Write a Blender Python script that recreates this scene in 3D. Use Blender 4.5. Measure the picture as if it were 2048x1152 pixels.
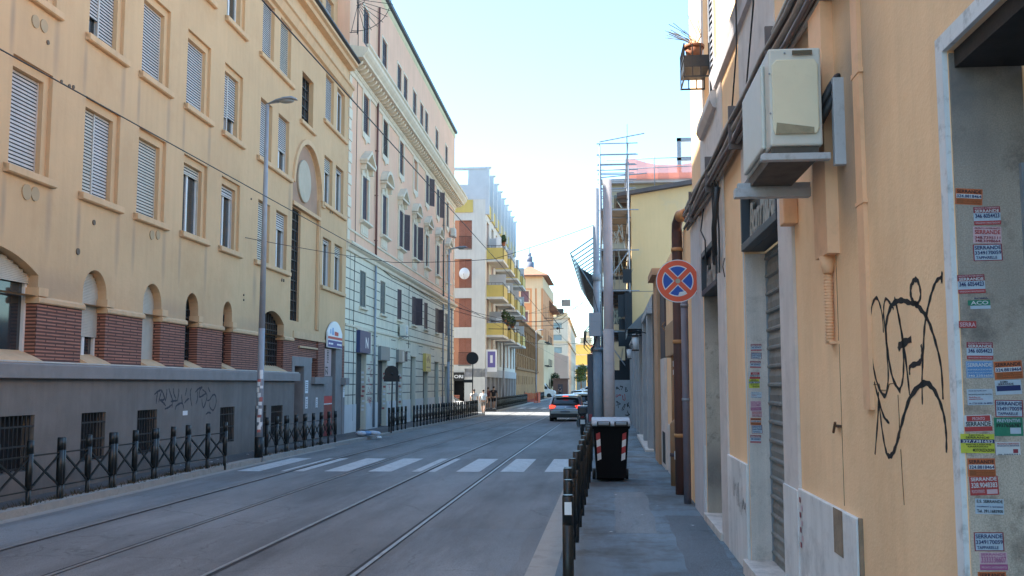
import bpy, bmesh, math, random
from mathutils import Vector, Matrix
random.seed(7)
for o in list(bpy.data.objects): bpy.data.objects.remove(o)
S = bpy.context.scene
COL = S.collection
R = math.radians
# ------------------------------------------------------------ camera, sky, sun, exposure
FPX, HZ = 1950.0, 1.75                      # focal length in photo pixels, eye height
PITCH = math.atan(192/FPX); YAW = math.atan(196*math.cos(PITCH)/FPX)
cam = bpy.data.cameras.new('camera'); co = bpy.data.objects.new('camera', cam); COL.objects.link(co)
cam.sensor_width = 36; cam.lens = 36*FPX/2048; cam.clip_start = .05; cam.clip_end = 3000
co.location = (0, 0, HZ); co.rotation_euler = (R(90)+PITCH, 0, YAW)
S.camera = co
SUN_EL, SUN_AZ = 48, 274                    # azimuth clockwise from +Y (the street runs along +Y)
w = bpy.data.worlds.new('World'); S.world = w; w.use_nodes = True
nt = w.node_tree; bg = nt.nodes['Background']; sky = nt.nodes.new('ShaderNodeTexSky')
sky.sky_type = 'NISHITA'; sky.sun_disc = False; sky.sun_elevation = R(SUN_EL); sky.sun_rotation = R(SUN_AZ)
sky.air_density = 1.0; sky.dust_density = 0.8; sky.ozone_density = 1.0
tint = nt.nodes.new('ShaderNodeMixRGB'); tint.blend_type = 'MULTIPLY'; tint.inputs[0].default_value = 1; tint.inputs[2].default_value = (.77, .97, 1, 1)
nt.links.new(sky.outputs[0], tint.inputs[1]); nt.links.new(tint.outputs[0], bg.inputs[0]); bg.inputs[1].default_value = 0.14
sl = bpy.data.lights.new('sun', 'SUN'); sl.energy = 5.0; sl.angle = R(.5); sl.color = (1, .93, .82)
so = bpy.data.objects.new('sun', sl); COL.objects.link(so)
sd = Vector((math.sin(R(SUN_AZ))*math.cos(R(SUN_EL)), math.cos(R(SUN_AZ))*math.cos(R(SUN_EL)), math.sin(R(SUN_EL))))
so.rotation_euler = sd.to_track_quat('Z', 'Y').to_euler()
S.view_settings.view_transform = 'Standard'; S.view_settings.look = 'None'
S.view_settings.exposure = 1.97; S.view_settings.gamma = 1
S.render.engine = 'CYCLES'
S.cycles.max_bounces = 8; S.cycles.diffuse_bounces = 5

# ------------------------------------------------------------ survey: from photo pixels to real planes
_f = Vector((-math.sin(YAW)*math.cos(PITCH), math.cos(YAW)*math.cos(PITCH), math.sin(PITCH)))
_r = Vector((math.cos(YAW), math.sin(YAW), 0)); _u = _r.cross(_f)
def ray(u, v): return _f + _r*((u-1024)/FPX) + _u*((576-v)/FPX)
def vpang(u): return math.atan((u-1024)*math.cos(PITCH)/FPX) - YAW
class Facade:                               # local x along the wall, y into the building, z up
    def __init__(s, ox, oy, ang):
        s.o = Vector((ox, oy, 0)); s.d = Vector((math.sin(ang), math.cos(ang), 0)); s.n = Vector((-s.d.y, s.d.x, 0))
        s.rz = math.atan2(s.d.y, s.d.x)
    def px(s, u, v, off=0):
        r = ray(u, v); o = s.o + s.n*off; t = o.dot(s.n)/r.dot(s.n); p = r*t
        return (p-o).dot(s.d), HZ+p.z
    def jamb(s, u, v, x):                   # on the plane local x = const: (y, z)
        r = ray(u, v); o = s.o + s.d*x; t = o.dot(s.d)/r.dot(s.d); p = r*t
        return (p-o).dot(s.n), HZ+p.z
    def at(s, x, y=0, z=0): return s.o + s.d*x + s.n*y + Vector((0, 0, z))
def drop(Y):                                # the street falls gently away from the camera
    if Y < 25: return 0.0
    return -0.2*min(1, (Y-25)/35)

# ------------------------------------------------------------ objects
def tag(o, label=None, cat=None, group=None, kind=None):
    if label: o['label'] = label
    if cat: o['category'] = cat
    if group: o['group'] = group
    if kind: o['kind'] = kind
    return o
def thing(name, label, cat, loc=(0,0,0), rz=0, group=None):
    o = bpy.data.objects.new(name, None); COL.objects.link(o)
    o.empty_display_size = .2
    o.location = loc; o.rotation_euler = (0, 0, rz)
    return tag(o, label, cat, group)
def copy_tree(o, parent=None):
    c = o.copy(); COL.objects.link(c)
    if parent: c.parent = parent
    for ch in o.children: copy_tree(ch, c)
    return c
def rot2(p, a): return (p[0]*math.cos(a)-p[1]*math.sin(a), p[0]*math.sin(a)+p[1]*math.cos(a))
SPLIT = {'arms','base_sleeve','rail','brace','baseband','frame_bar','brick_pier','capital_band','sloping_sill','plinth','wall_bracket','door_guide','roof_pier','door_frame','threshold','stone_pier','base_block','quoin','pilaster','balcony_parapet','roof_parapet','string_course','string_course','bracket','trim','base_render','collar','netting','reflector_strip','handle','post','stake','window_surround','cornice','plinth_edge','awning_arm','shop_panel','ledge_coping','downpipe','vent_cap','penthouse_wall','side_roof','planks','walkway_boards','loose_cable','painted_conduit','sticker','arcade','mirror','lettering','sign_lettering','vent_slot','screw','core','parapet','step','roof','wall_cable','refrigerant_hose','crack','crack_line'}
class MB:
    def __init__(s): s.v = []; s.f = []; s.m = []; s.s = []
    def poly(s, pts, m=0, sm=False):
        b = len(s.v); s.v += [tuple(p) for p in pts]; s.f.append(tuple(range(b, b+len(pts)))); s.m.append(m); s.s.append(sm); return s
    def box(s, x0, x1, y0, y1, z0, z1, m=0):
        b = len(s.v)
        s.v += [(x0,y0,z0),(x1,y0,z0),(x1,y1,z0),(x0,y1,z0),(x0,y0,z1),(x1,y0,z1),(x1,y1,z1),(x0,y1,z1)]
        for q in ((0,3,2,1),(4,5,6,7),(0,1,5,4),(1,2,6,5),(2,3,7,6),(3,0,4,7)):
            s.f.append(tuple(b+i for i in q)); s.m.append(m); s.s.append(False)
        return s
    def prism(s, pts, axis, a, b, m=0, sm=False):   # 2-D outline swept along an axis
        def P(p, t):
            return {'x': (t, p[0], p[1]), 'y': (p[0], t, p[1]), 'z': (p[0], p[1], t)}[axis]
        n = len(pts); k = len(s.v)
        s.v += [P(p, a) for p in pts] + [P(p, b) for p in pts]
        s.f.append(tuple(k+i for i in range(n))); s.m.append(m); s.s.append(False)
        s.f.append(tuple(k+n+i for i in reversed(range(n)))); s.m.append(m); s.s.append(False)
        for i in range(n):
            j = (i+1) % n; s.f.append((k+i, k+n+i, k+n+j, k+j)); s.m.append(m); s.s.append(sm)
        return s
    def tube(s, pts, r, n=8, m=0, caps=True, r1=None, rs=None):
        pts = [Vector(p) for p in pts]; k = len(s.v); N = len(pts)
        up = None
        for i, p in enumerate(pts):
            t = (pts[min(i+1, N-1)] - pts[max(i-1, 0)]).normalized()
            if up is None: up = Vector((0,0,1)) if abs(t.z) < .9 else Vector((1,0,0))
            a = t.cross(up).normalized(); b = a.cross(t).normalized(); up = b
            rr = rs[i] if rs else (r if r1 is None else r+(r1-r)*i/(N-1))
            for j in range(n):
                q = 2*math.pi*(j+.5)/n
                s.v.append(tuple(p + a*math.cos(q)*rr + b*math.sin(q)*rr))
        for i in range(N-1):
            for j in range(n):
                j2 = (j+1) % n
                s.f.append((k+i*n+j, k+i*n+j2, k+(i+1)*n+j2, k+(i+1)*n+j)); s.m.append(m); s.s.append(n > 5)
        if caps:
            s.f.append(tuple(k+j for j in reversed(range(n)))); s.m.append(m); s.s.append(False)
            s.f.append(tuple(k+(N-1)*n+j for j in range(n))); s.m.append(m); s.s.append(False)
        return s
    def bar(s, p, q, w, h=None, m=0):               # rectangular bar between two points
        h = h or w
        p, q = Vector(p), Vector(q); t = (q-p).normalized(); up = Vector((0,0,1)) if abs(t.z) < .95 else Vector((0,1,0))
        a = t.cross(up).normalized()*w/2; b = a.cross(t).normalized()*h/2; k = len(s.v)
        for c in (p, q):
            for d in (-a-b, a-b, a+b, -a+b): s.v.append(tuple(c+d))
        for f in ((3,2,1,0),(4,5,6,7),(0,1,5,4),(1,2,6,5),(2,3,7,6),(3,0,4,7)):
            s.f.append(tuple(k+i for i in f)); s.m.append(m); s.s.append(False)
        return s
    def ball(s, c, r, m=0, n=12, k=8, sc=(1,1,1)):
        b = len(s.v)
        for i in range(k+1):
            t = math.pi*i/k
            for j in range(n):
                q = 2*math.pi*j/n
                s.v.append((c[0]+r*sc[0]*math.sin(t)*math.cos(q), c[1]+r*sc[1]*math.sin(t)*math.sin(q), c[2]+r*sc[2]*math.cos(t)))
        for i in range(k):
            for j in range(n):
                j2 = (j+1) % n
                s.f.append((b+i*n+j, b+(i+1)*n+j, b+(i+1)*n+j2, b+i*n+j2)); s.m.append(m); s.s.append(True)
        return s
    def add(s, o, M=None, m=None):
        k = len(s.v); s.v += [tuple(M @ Vector(p)) if M else p for p in o.v]
        s.f += [tuple(k+i for i in f) for f in o.f]; s.m += [m if m is not None else x for x in o.m]; s.s += o.s
        return s
    def pieces(s, gap=.015):
        par = list(range(len(s.v)))
        def fd(a):
            while par[a] != a: par[a] = par[par[a]]; a = par[a]
            return a
        for f in s.f:
            for i in f[1:]: par[fd(i)] = fd(f[0])
        box = {}
        for f in s.f:
            r_ = fd(f[0])
            for i in f:
                p = s.v[i]; b = box.setdefault(r_, [1e9]*3+[-1e9]*3)
                for k in range(3): b[k] = min(b[k], p[k]-gap); b[k+3] = max(b[k+3], p[k]+gap)
        ks = list(box)
        for a in range(len(ks)):
            for c in range(a):
                A, B = box[ks[a]], box[ks[c]]
                if all(A[k] <= B[k+3] and B[k] <= A[k+3] for k in range(3)): par[fd(ks[a])] = fd(ks[c])
        out = {}
        for n, f in enumerate(s.f):
            o = out.setdefault(fd(f[0]), MB()); b = len(o.v); o.v += [s.v[i] for i in f]; o.f.append(tuple(range(b, b+len(f)))); o.m.append(s.m[n]); o.s.append(s.s[n])
        for o in out.values():                       # weld the copied corners again
            idx = {}; nv = []; mp = []
            for p in o.v:
                q_ = tuple(round(c, 5) for c in p)
                if q_ not in idx: idx[q_] = len(nv); nv.append(p)
                mp.append(idx[q_])
            o.v = nv; o.f = [tuple(mp[i] for i in f) for f in o.f]
        return list(out.values())
    def build(s, name, mats, parent=None, bevel=0, weld=False):
        if name in SPLIT:
            ps = s.pieces()
            if 1 < len(ps) <= 60: return [p._build(name, mats, parent, bevel) for p in ps][0]
        return s._build(name, mats, parent, bevel)
    def _build(s, name, mats, parent=None, bevel=0):
        me = bpy.data.meshes.new(name); me.from_pydata(s.v, [], s.f)
        if not isinstance(mats, (list, tuple)): mats = [mats]
        for m in mats: me.materials.append(m)
        me.polygons.foreach_set('material_index', s.m); me.polygons.foreach_set('use_smooth', s.s)
        me.update()
        o = bpy.data.objects.new(name, me); COL.objects.link(o)
        if parent: o.parent = parent
        if bevel:
            md = o.modifiers.new('bevel', 'BEVEL'); md.width = bevel; md.segments = 2; md.limit_method = 'ANGLE'; md.angle_limit = R(40)
        return o
def wall(mb, x0, x1, z0, z1, opens, y=0.0, m=0, mr=None, depth=.2):
    """A wall sheet with real openings and reveals; an opening is (x0,x1,z0,z1[,arch rise[,depth]])."""
    ops = []
    for o in opens:
        o = tuple(o) + (0, depth)[len(o)-4:] if len(o) < 6 else tuple(o); ops.append(o)
    xs = sorted({x0, x1} | {c for o in ops for c in o[:2]}); zs = sorted({z0, z1} | {c for o in ops for c in o[2:4]})
    xs = [x for x in xs if x0-1e-6 <= x <= x1+1e-6]; zs = [z for z in zs if z0-1e-6 <= z <= z1+1e-6]
    mr = m if mr is None else mr
    for i in range(len(xs)-1):
        for j in range(len(zs)-1):
            cx, cz = (xs[i]+xs[i+1])/2, (zs[j]+zs[j+1])/2
            if any(o[0] < cx < o[1] and o[2] < cz < o[3] for o in ops): continue
            mb.poly([(xs[i],y,zs[j]),(xs[i+1],y,zs[j]),(xs[i+1],y,zs[j+1]),(xs[i],y,zs[j+1])], m)
    for a, b, c, d, rise, dp in ops:
        Y = y+dp; zs_ = d-rise
        mb.poly([(a,y,c),(a,y,zs_),(a,Y,zs_),(a,Y,c)], mr); mb.poly([(b,y,c),(b,Y,c),(b,Y,zs_),(b,y,zs_)], mr)
        mb.poly([(a,y,c),(a,Y,c),(b,Y,c),(b,y,c)], mr)
        if rise <= 0: mb.poly([(a,y,d),(b,y,d),(b,Y,d),(a,Y,d)], mr)
        else:
            arc = arch_pts(a, b, zs_, rise, 14)
            for k in range(len(arc)-1):
                p, q = arc[k], arc[k+1]
                mb.poly([(p[0],y,p[1]),(q[0],y,q[1]),(q[0],y,d+1e-4),(p[0],y,d+1e-4)], m)
                mb.poly([(p[0],y,p[1]),(p[0],Y,p[1]),(q[0],Y,q[1]),(q[0],y,q[1])], mr, True)
    return mb
def arch_pts(a, b, zs, rise, n):
    w = (b-a)/2; c = (a+b)/2
    if rise >= w*.98: return [(c-w*math.cos(math.pi*k/n), zs+rise*math.sin(math.pi*k/n)) for k in range(n+1)]
    rad = (w*w+rise*rise)/(2*rise); h = math.asin(w/rad)
    return [(c+rad*math.sin(-h+2*h*k/n), zs+rise-rad+rad*math.cos(-h+2*h*k/n)) for k in range(n+1)]
def slats(mb, x0, x1, z0, z1, y, pitch=.055, m=0, tilt=.010, g2=0):
    n = max(2, int((z1-z0)/pitch)); p = (z1-z0)/n
    for i in range(n):
        a = z0+i*p; g = .25 if g2 else .12
        mb.poly([(x0,y-tilt,a+g*p),(x1,y-tilt,a+g*p),(x1,y,a+p),(x0,y,a+p)], m)
        mb.poly([(x0,y+.004,a),(x1,y+.004,a),(x1,y-tilt,a+g*p),(x0,y-tilt,a+g*p)], m+g2)
    return mb

# ------------------------------------------------------------ materials
MATS = {}
def nd(nt, t, **k):
    n = nt.nodes.new(t)
    for a, b in k.items():
        if a.startswith('i_'):
            n.inputs[int(a[2:]) if a[2:].isdigit() else a[2:]].default_value = b
        else: setattr(n, a, b)
    return n
def mat(name, col, rough=.8, var=.10, scale=1.2, bump=.15, bscale=70, streak=0, speck=0, metal=0, dirt=None, dirt_amt=.0, dscale=2.0, spec=None, coat=0, emit=None, bump2=0, dark_marks=None):
    if name in MATS: return MATS[name]
    m = bpy.data.materials.new(name); m.use_nodes = True; nt = m.node_tree; L = nt.links.new
    b = nt.nodes['Principled BSDF']; b.inputs['Roughness'].default_value = rough; b.inputs['Metallic'].default_value = metal
    if spec is not None: b.inputs['Specular IOR Level'].default_value = spec
    if coat: b.inputs['Coat Weight'].default_value = coat; b.inputs['Coat Roughness'].default_value = .08
    tc = nd(nt, 'ShaderNodeTexCoord'); c = tuple(col)+(1,)
    n1 = nd(nt, 'ShaderNodeTexNoise', i_Scale=scale, i_Detail=8.0, i_Roughness=.6); L(tc.outputs['Object'], n1.inputs['Vector'])
    def shade(k): return tuple(min(1, x*k) for x in col)+(1,)
    rp = nd(nt, 'ShaderNodeValToRGB'); rp.color_ramp.elements[0].position = .3; rp.color_ramp.elements[1].position = .7
    rp.color_ramp.elements[0].color = shade(1-var); rp.color_ramp.elements[1].color = shade(1+var)
    L(n1.outputs[0], rp.inputs[0]); out = rp.outputs[0]
    if streak:
        mp = nd(nt, 'ShaderNodeMapping'); mp.inputs['Scale'].default_value = (3.5, 3.5, .22); L(tc.outputs['Object'], mp.inputs[0])
        n2 = nd(nt, 'ShaderNodeTexNoise', i_Scale=1.6, i_Detail=7.0, i_Roughness=.65); L(mp.outputs[0], n2.inputs['Vector'])
        r2 = nd(nt, 'ShaderNodeValToRGB'); r2.color_ramp.elements[0].position = .42; r2.color_ramp.elements[1].position = .72
        r2.color_ramp.elements[0].color = (0,0,0,1); r2.color_ramp.elements[1].color = (streak,)*3+(1,)
        L(n2.outputs[0], r2.inputs[0]); mx = nd(nt, 'ShaderNodeMixRGB', blend_type='MIX'); L(r2.outputs[0], mx.inputs[0]); L(out, mx.inputs[1])
        mx.inputs[2].default_value = tuple(x*.55 for x in col)+(1,); out = mx.outputs[0]
    if dirt_amt:
        n3 = nd(nt, 'ShaderNodeTexNoise', i_Scale=dscale, i_Detail=9.0, i_Roughness=.72); L(tc.outputs['Object'], n3.inputs['Vector'])
        r3 = nd(nt, 'ShaderNodeValToRGB'); r3.color_ramp.elements[0].position = .52; r3.color_ramp.elements[1].position = .68
        r3.color_ramp.elements[0].color = (0,0,0,1); r3.color_ramp.elements[1].color = (dirt_amt,)*3+(1,)
        L(n3.outputs[0], r3.inputs[0]); mx = nd(nt, 'ShaderNodeMixRGB'); L(r3.outputs[0], mx.inputs[0]); L(out, mx.inputs[1])
        mx.inputs[2].default_value = tuple(dirt or tuple(x*.4 for x in col))+(1,); out = mx.outputs[0]
    if speck:
        n4 = nd(nt, 'ShaderNodeTexNoise', i_Scale=180.0, i_Detail=2.0); L(tc.outputs['Object'], n4.inputs['Vector'])
        r4 = nd(nt, 'ShaderNodeValToRGB'); r4.color_ramp.elements[0].position = .35; r4.color_ramp.elements[1].position = .65
        r4.color_ramp.elements[0].color = (1-speck,)*3+(1,); r4.color_ramp.elements[1].color = (1+speck,)*3+(1,)
        L(n4.outputs[0], r4.inputs[0]); mx = nd(nt, 'ShaderNodeMixRGB', blend_type='MULTIPLY'); mx.inputs[0].default_value = 1; L(out, mx.inputs[1]); L(r4.outputs[0], mx.inputs[2]); out = mx.outputs[0]
    for (sx_, sy_, sz_, ax_, az_, fac) in (dark_marks or []):          # dark marks, sooty by the air conditioner, each with its place and size
        mp = nd(nt, 'ShaderNodeMapping'); mp.inputs['Location'].default_value = (-sx_/ax_, 0, -sz_/az_); mp.inputs['Scale'].default_value = (1/ax_, .3, 1/az_); L(tc.outputs['Object'], mp.inputs[0])
        gt = nd(nt, 'ShaderNodeTexGradient', gradient_type='SPHERICAL'); L(mp.outputs[0], gt.inputs[0])
        rs_ = nd(nt, 'ShaderNodeValToRGB'); rs_.color_ramp.elements[0].position = 0; rs_.color_ramp.elements[1].position = .8; rs_.color_ramp.elements[1].color = (fac,)*3+(1,); L(gt.outputs[0], rs_.inputs[0])
        mt_ = nd(nt, 'ShaderNodeMath', operation='MULTIPLY'); L(rs_.outputs[0], mt_.inputs[0]); mr_ = nd(nt, 'ShaderNodeMath', operation='MULTIPLY_ADD'); L(n1.outputs[0], mr_.inputs[0]); mr_.inputs[1].default_value = 1.6; mr_.inputs[2].default_value = .1; L(mr_.outputs[0], mt_.inputs[1])
        mx = nd(nt, 'ShaderNodeMixRGB'); L(mt_.outputs[0], mx.inputs[0]); L(out, mx.inputs[1]); mx.inputs[2].default_value = (.16,.14,.13,1); out = mx.outputs[0]
    L(out, b.inputs['Base Color'])
    if bump:
        n5 = nd(nt, 'ShaderNodeTexNoise', i_Scale=float(bscale), i_Detail=5.0); L(tc.outputs['Object'], n5.inputs['Vector'])
        bp = nd(nt, 'ShaderNodeBump'); bp.inputs['Strength'].default_value = bump; bp.inputs['Distance'].default_value = .01
        L(n5.outputs[0], bp.inputs['Height']); L(bp.outputs[0], b.inputs['Normal'])
        if bump2:
            n6 = nd(nt, 'ShaderNodeTexNoise', i_Scale=4.0, i_Detail=6.0, i_Roughness=.6); L(tc.outputs['Object'], n6.inputs['Vector'])
            b6 = nd(nt, 'ShaderNodeBump'); b6.inputs['Strength'].default_value = bump2; b6.inputs['Distance'].default_value = .03
            L(n6.outputs[0], b6.inputs['Height']); L(bp.outputs[0], b6.inputs['Normal']); L(b6.outputs[0], b.inputs['Normal'])
    if emit:
        b.inputs['Emission Color'].default_value = tuple(emit[0])+(1,); b.inputs['Emission Strength'].default_value = emit[1]
    MATS[name] = m; return m
def brick_mat(name, c1, c2, mortar, bw=.24, bh=.055, mo=.010, bump=.6):
    m = bpy.data.materials.new(name); m.use_nodes = True; nt = m.node_tree; L = nt.links.new; b = nt.nodes['Principled BSDF']
    b.inputs['Roughness'].default_value = .85
    tc = nd(nt, 'ShaderNodeTexCoord'); sp = nd(nt, 'ShaderNodeSeparateXYZ'); L(tc.outputs['Object'], sp.inputs[0])
    ad = nd(nt, 'ShaderNodeMath', operation='ADD'); L(sp.outputs[0], ad.inputs[0]); L(sp.outputs[1], ad.inputs[1])
    cb = nd(nt, 'ShaderNodeCombineXYZ'); L(ad.outputs[0], cb.inputs[0]); L(sp.outputs[2], cb.inputs[1])
    br = nd(nt, 'ShaderNodeTexBrick'); L(cb.outputs[0], br.inputs['Vector'])
    br.inputs['Scale'].default_value = 1; br.inputs['Brick Width'].default_value = bw; br.inputs['Row Height'].default_value = bh
    br.inputs['Mortar Size'].default_value = mo; br.inputs['Mortar Smooth'].default_value = .3
    br.inputs['Color1'].default_value = tuple(c1)+(1,); br.inputs['Color2'].default_value = tuple(c2)+(1,); br.inputs['Mortar'].default_value = tuple(mortar)+(1,)
    n = nd(nt, 'ShaderNodeTexNoise', i_Scale=5.0, i_Detail=6.0); L(tc.outputs['Object'], n.inputs['Vector'])
    mx = nd(nt, 'ShaderNodeMixRGB', blend_type='MULTIPLY'); mx.inputs[0].default_value = .6
    rp = nd(nt, 'ShaderNodeValToRGB'); rp.color_ramp.elements[0].color = (.55,.55,.55,1); rp.color_ramp.elements[1].color = (1.35,1.3,1.25,1); L(n.outputs[0], rp.inputs[0])
    L(br.outputs[0], mx.inputs[1]); L(rp.outputs[0], mx.inputs[2]); L(mx.outputs[0], b.inputs['Base Color'])
    bp = nd(nt, 'ShaderNodeBump'); bp.inputs['Strength'].default_value = bump; bp.inputs['Distance'].default_value = .012; bp.invert = True
    L(br.outputs['Fac'], bp.inputs['Height']); L(bp.outputs[0], b.inputs['Normal'])
    return m
def glass_mat(name, tint=(.03,.035,.04), rough=.08):
    m = bpy.data.materials.new(name); m.use_nodes = True; b = m.node_tree.nodes['Principled BSDF']
    b.inputs['Base Color'].default_value = tuple(tint)+(1,); b.inputs['Roughness'].default_value = rough; b.inputs['Specular IOR Level'].default_value = .6
    return m
M = dict(
 yplaster=mat('yellow_plaster', (.60,.382,.212), .9, .09, .35, .25, 45, streak=.16, dirt=(.50,.29,.145), dirt_amt=.55, dscale=.38, bump2=.35, dark_marks=[(14.41,0,4.55,.10,.75,.42),(15.72,0,4.60,.13,.9,.36),(14.41,0,7.50,.10,.75,.42),(15.72,0,7.55,.13,.9,.36),(16.71,0,4.55,.10,.75,.42),(18.20,0,4.60,.13,.9,.36),(16.71,0,7.50,.10,.75,.42),(18.20,0,7.55,.13,.9,.36),(18.89,0,4.55,.10,.75,.42),(20.34,0,4.60,.13,.9,.36),(18.89,0,7.50,.10,.75,.42),(20.34,0,7.55,.13,.9,.36),(21.18,0,4.55,.10,.75,.42),(22.72,0,4.60,.13,.9,.36),(21.18,0,7.50,.10,.75,.42),(22.72,0,7.55,.13,.9,.36),(16.0,0,3.4,1.6,.35,.3),(21,0,3.35,2.0,.3,.28),(27,0,3.3,3,.3,.3),(26.3,0,4.4,.2,.8,.4),(29.4,0,7.4,.2,.9,.4)]),
 ytrim=mat('yellow_trim', (.63,.405,.23), .85, .06, 2, .15, 60, streak=.3),
 greypl=mat('grey_plinth_render', (.20,.178,.160), .9, .15, 1.5, .6, 90, streak=.35, dirt=(.20,.20,.20), dirt_amt=.25),
 stoneg=mat('grey_stone', (.24,.22,.21), .8, .12, 3, .2, 60),
 stonew=mat('pale_stone', (.55,.52,.47), .8, .12, 4, .2, 60, dirt_amt=.3),
 oplaster=mat('orange_plaster', (.93,.605,.345), .88, .07, .9, .25, 60, streak=.16, dirt=(.74,.44,.22), dirt_amt=.4, dscale=1.1, bump2=.3, dark_marks=[(-5.25,0,3.35,.55,.9,.75),(-5.5,0,2.9,.4,.5,.5),(-6.6,0,4.0,2.5,.35,.5),(-11,0,4.1,4,.4,.5),(-14,0,.6,1.2,1.2,.6),(-4.05,0,.2,.25,1.2,.3)]),
 otrim=mat('orange_pipe_paint', (.86,.50,.28), .7, .08, 3, .1, 60, dirt_amt=.2, dscale=5),
 lilac=mat('lilac_painted_frame', (.66,.59,.55), .85, .08, 3, .15, 60, streak=.25, dirt=(.25,.22,.22), dirt_amt=.25, dscale=4),
 marble=mat('dirty_marble', (.70,.61,.55), .6, .12, 2.5, .12, 50, streak=.5, dirt=(.16,.13,.11), dirt_amt=.5, dscale=3.0, speck=.1),
 marbleb=mat('grimy_travertine', (.56,.46,.37), .65, .16, 3.5, .15, 50, streak=.5, dirt=(.12,.09,.07), dirt_amt=.8, dscale=4.5, speck=.18, dark_marks=[(-3.88,.2,3.05,2.0,.8,1.0),(-3.88,.25,2.1,2.0,.5,.5),(-13.03,.1,2.9,2,.7,.9),(-13.03,.1,.6,2,.5,.7)]),  # jamb slabs darkened at the top and in lower patches
 pink=mat('pink_plaster', (.78,.47,.325), .88, .07, .5, .15, 50, streak=.22, dirt=(.62,.50,.30), dirt_amt=.5, dscale=.25),
 rustic=mat('pale_green_render', (.70,.64,.51), .88, .08, .8, .2, 60, streak=.35, dirt=(.30,.32,.28), dirt_amt=.3, dscale=1.2),
 cream=mat('cream_stone_trim', (.70,.61,.48), .85, .08, 2, .15, 60, streak=.3),
 groove=mat('dark_joint', (.06,.062,.058), .9, .1),
 shutd=mat('dark_shutter_paint', (.075,.055,.065), .6, .15, 6, .05),
 shutg=mat('grey_green_shutter', (.10,.12,.115), .6, .15, 6, .05),
 rollw=mat('white_roller_slats', (.52,.465,.43), .5, .12, .8, 0, streak=.35),
 rollc=mat('cream_roller_slats', (.50,.44,.36), .55, .08, 4, 0, streak=.2),
 pvc=mat('white_window_frame', (.70,.70,.70), .4, .03, 4, 0),
 glass=glass_mat('window_glass'),
 dark=mat('dark_interior', (.012,.012,.014), .9, .1, 2, 0),
 iron=mat('black_iron', (.02,.02,.022), .5, .2, 20, .1, 80, dirt=(.06,.035,.02), dirt_amt=.3, dscale=15),
 postg=mat('green_black_cast_iron', (.008,.010,.010), .40, .3, 12, .1, 60, dirt=(.05,.045,.04), dirt_amt=.3, dscale=10),
 asphalt=None,
 slot=mat('shutter_gap', (.05,.05,.06), .9, .1, 4, 0),
 galv=mat('galvanised_steel', (.25,.275,.31), .55, .12, 8, .05, metal=.25),
 lampg=mat('grey_lamp_paint', (.30,.31,.34), .5, .10, 4, .05),
 concrete=mat('pole_concrete', (.34,.33,.345), .85, .1, 3, .15, 80, streak=.3),
 white=mat('white_paint', (.75,.75,.75), .5, .04, 4, 0),
 black=mat('black_plastic', (.015,.015,.016), .45, .2, 8, .05),
 redw=mat('red_paint', (.55,.05,.04), .5, .08, 6, 0),
 cable=mat('black_cable', (.02,.02,.022), .6, .1, 6, 0),
 brick=brick_mat('thin_red_brick', (.44,.19,.13), (.36,.15,.10), (.10,.045,.035), .62, .058, .017, 1.0),
)
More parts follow.
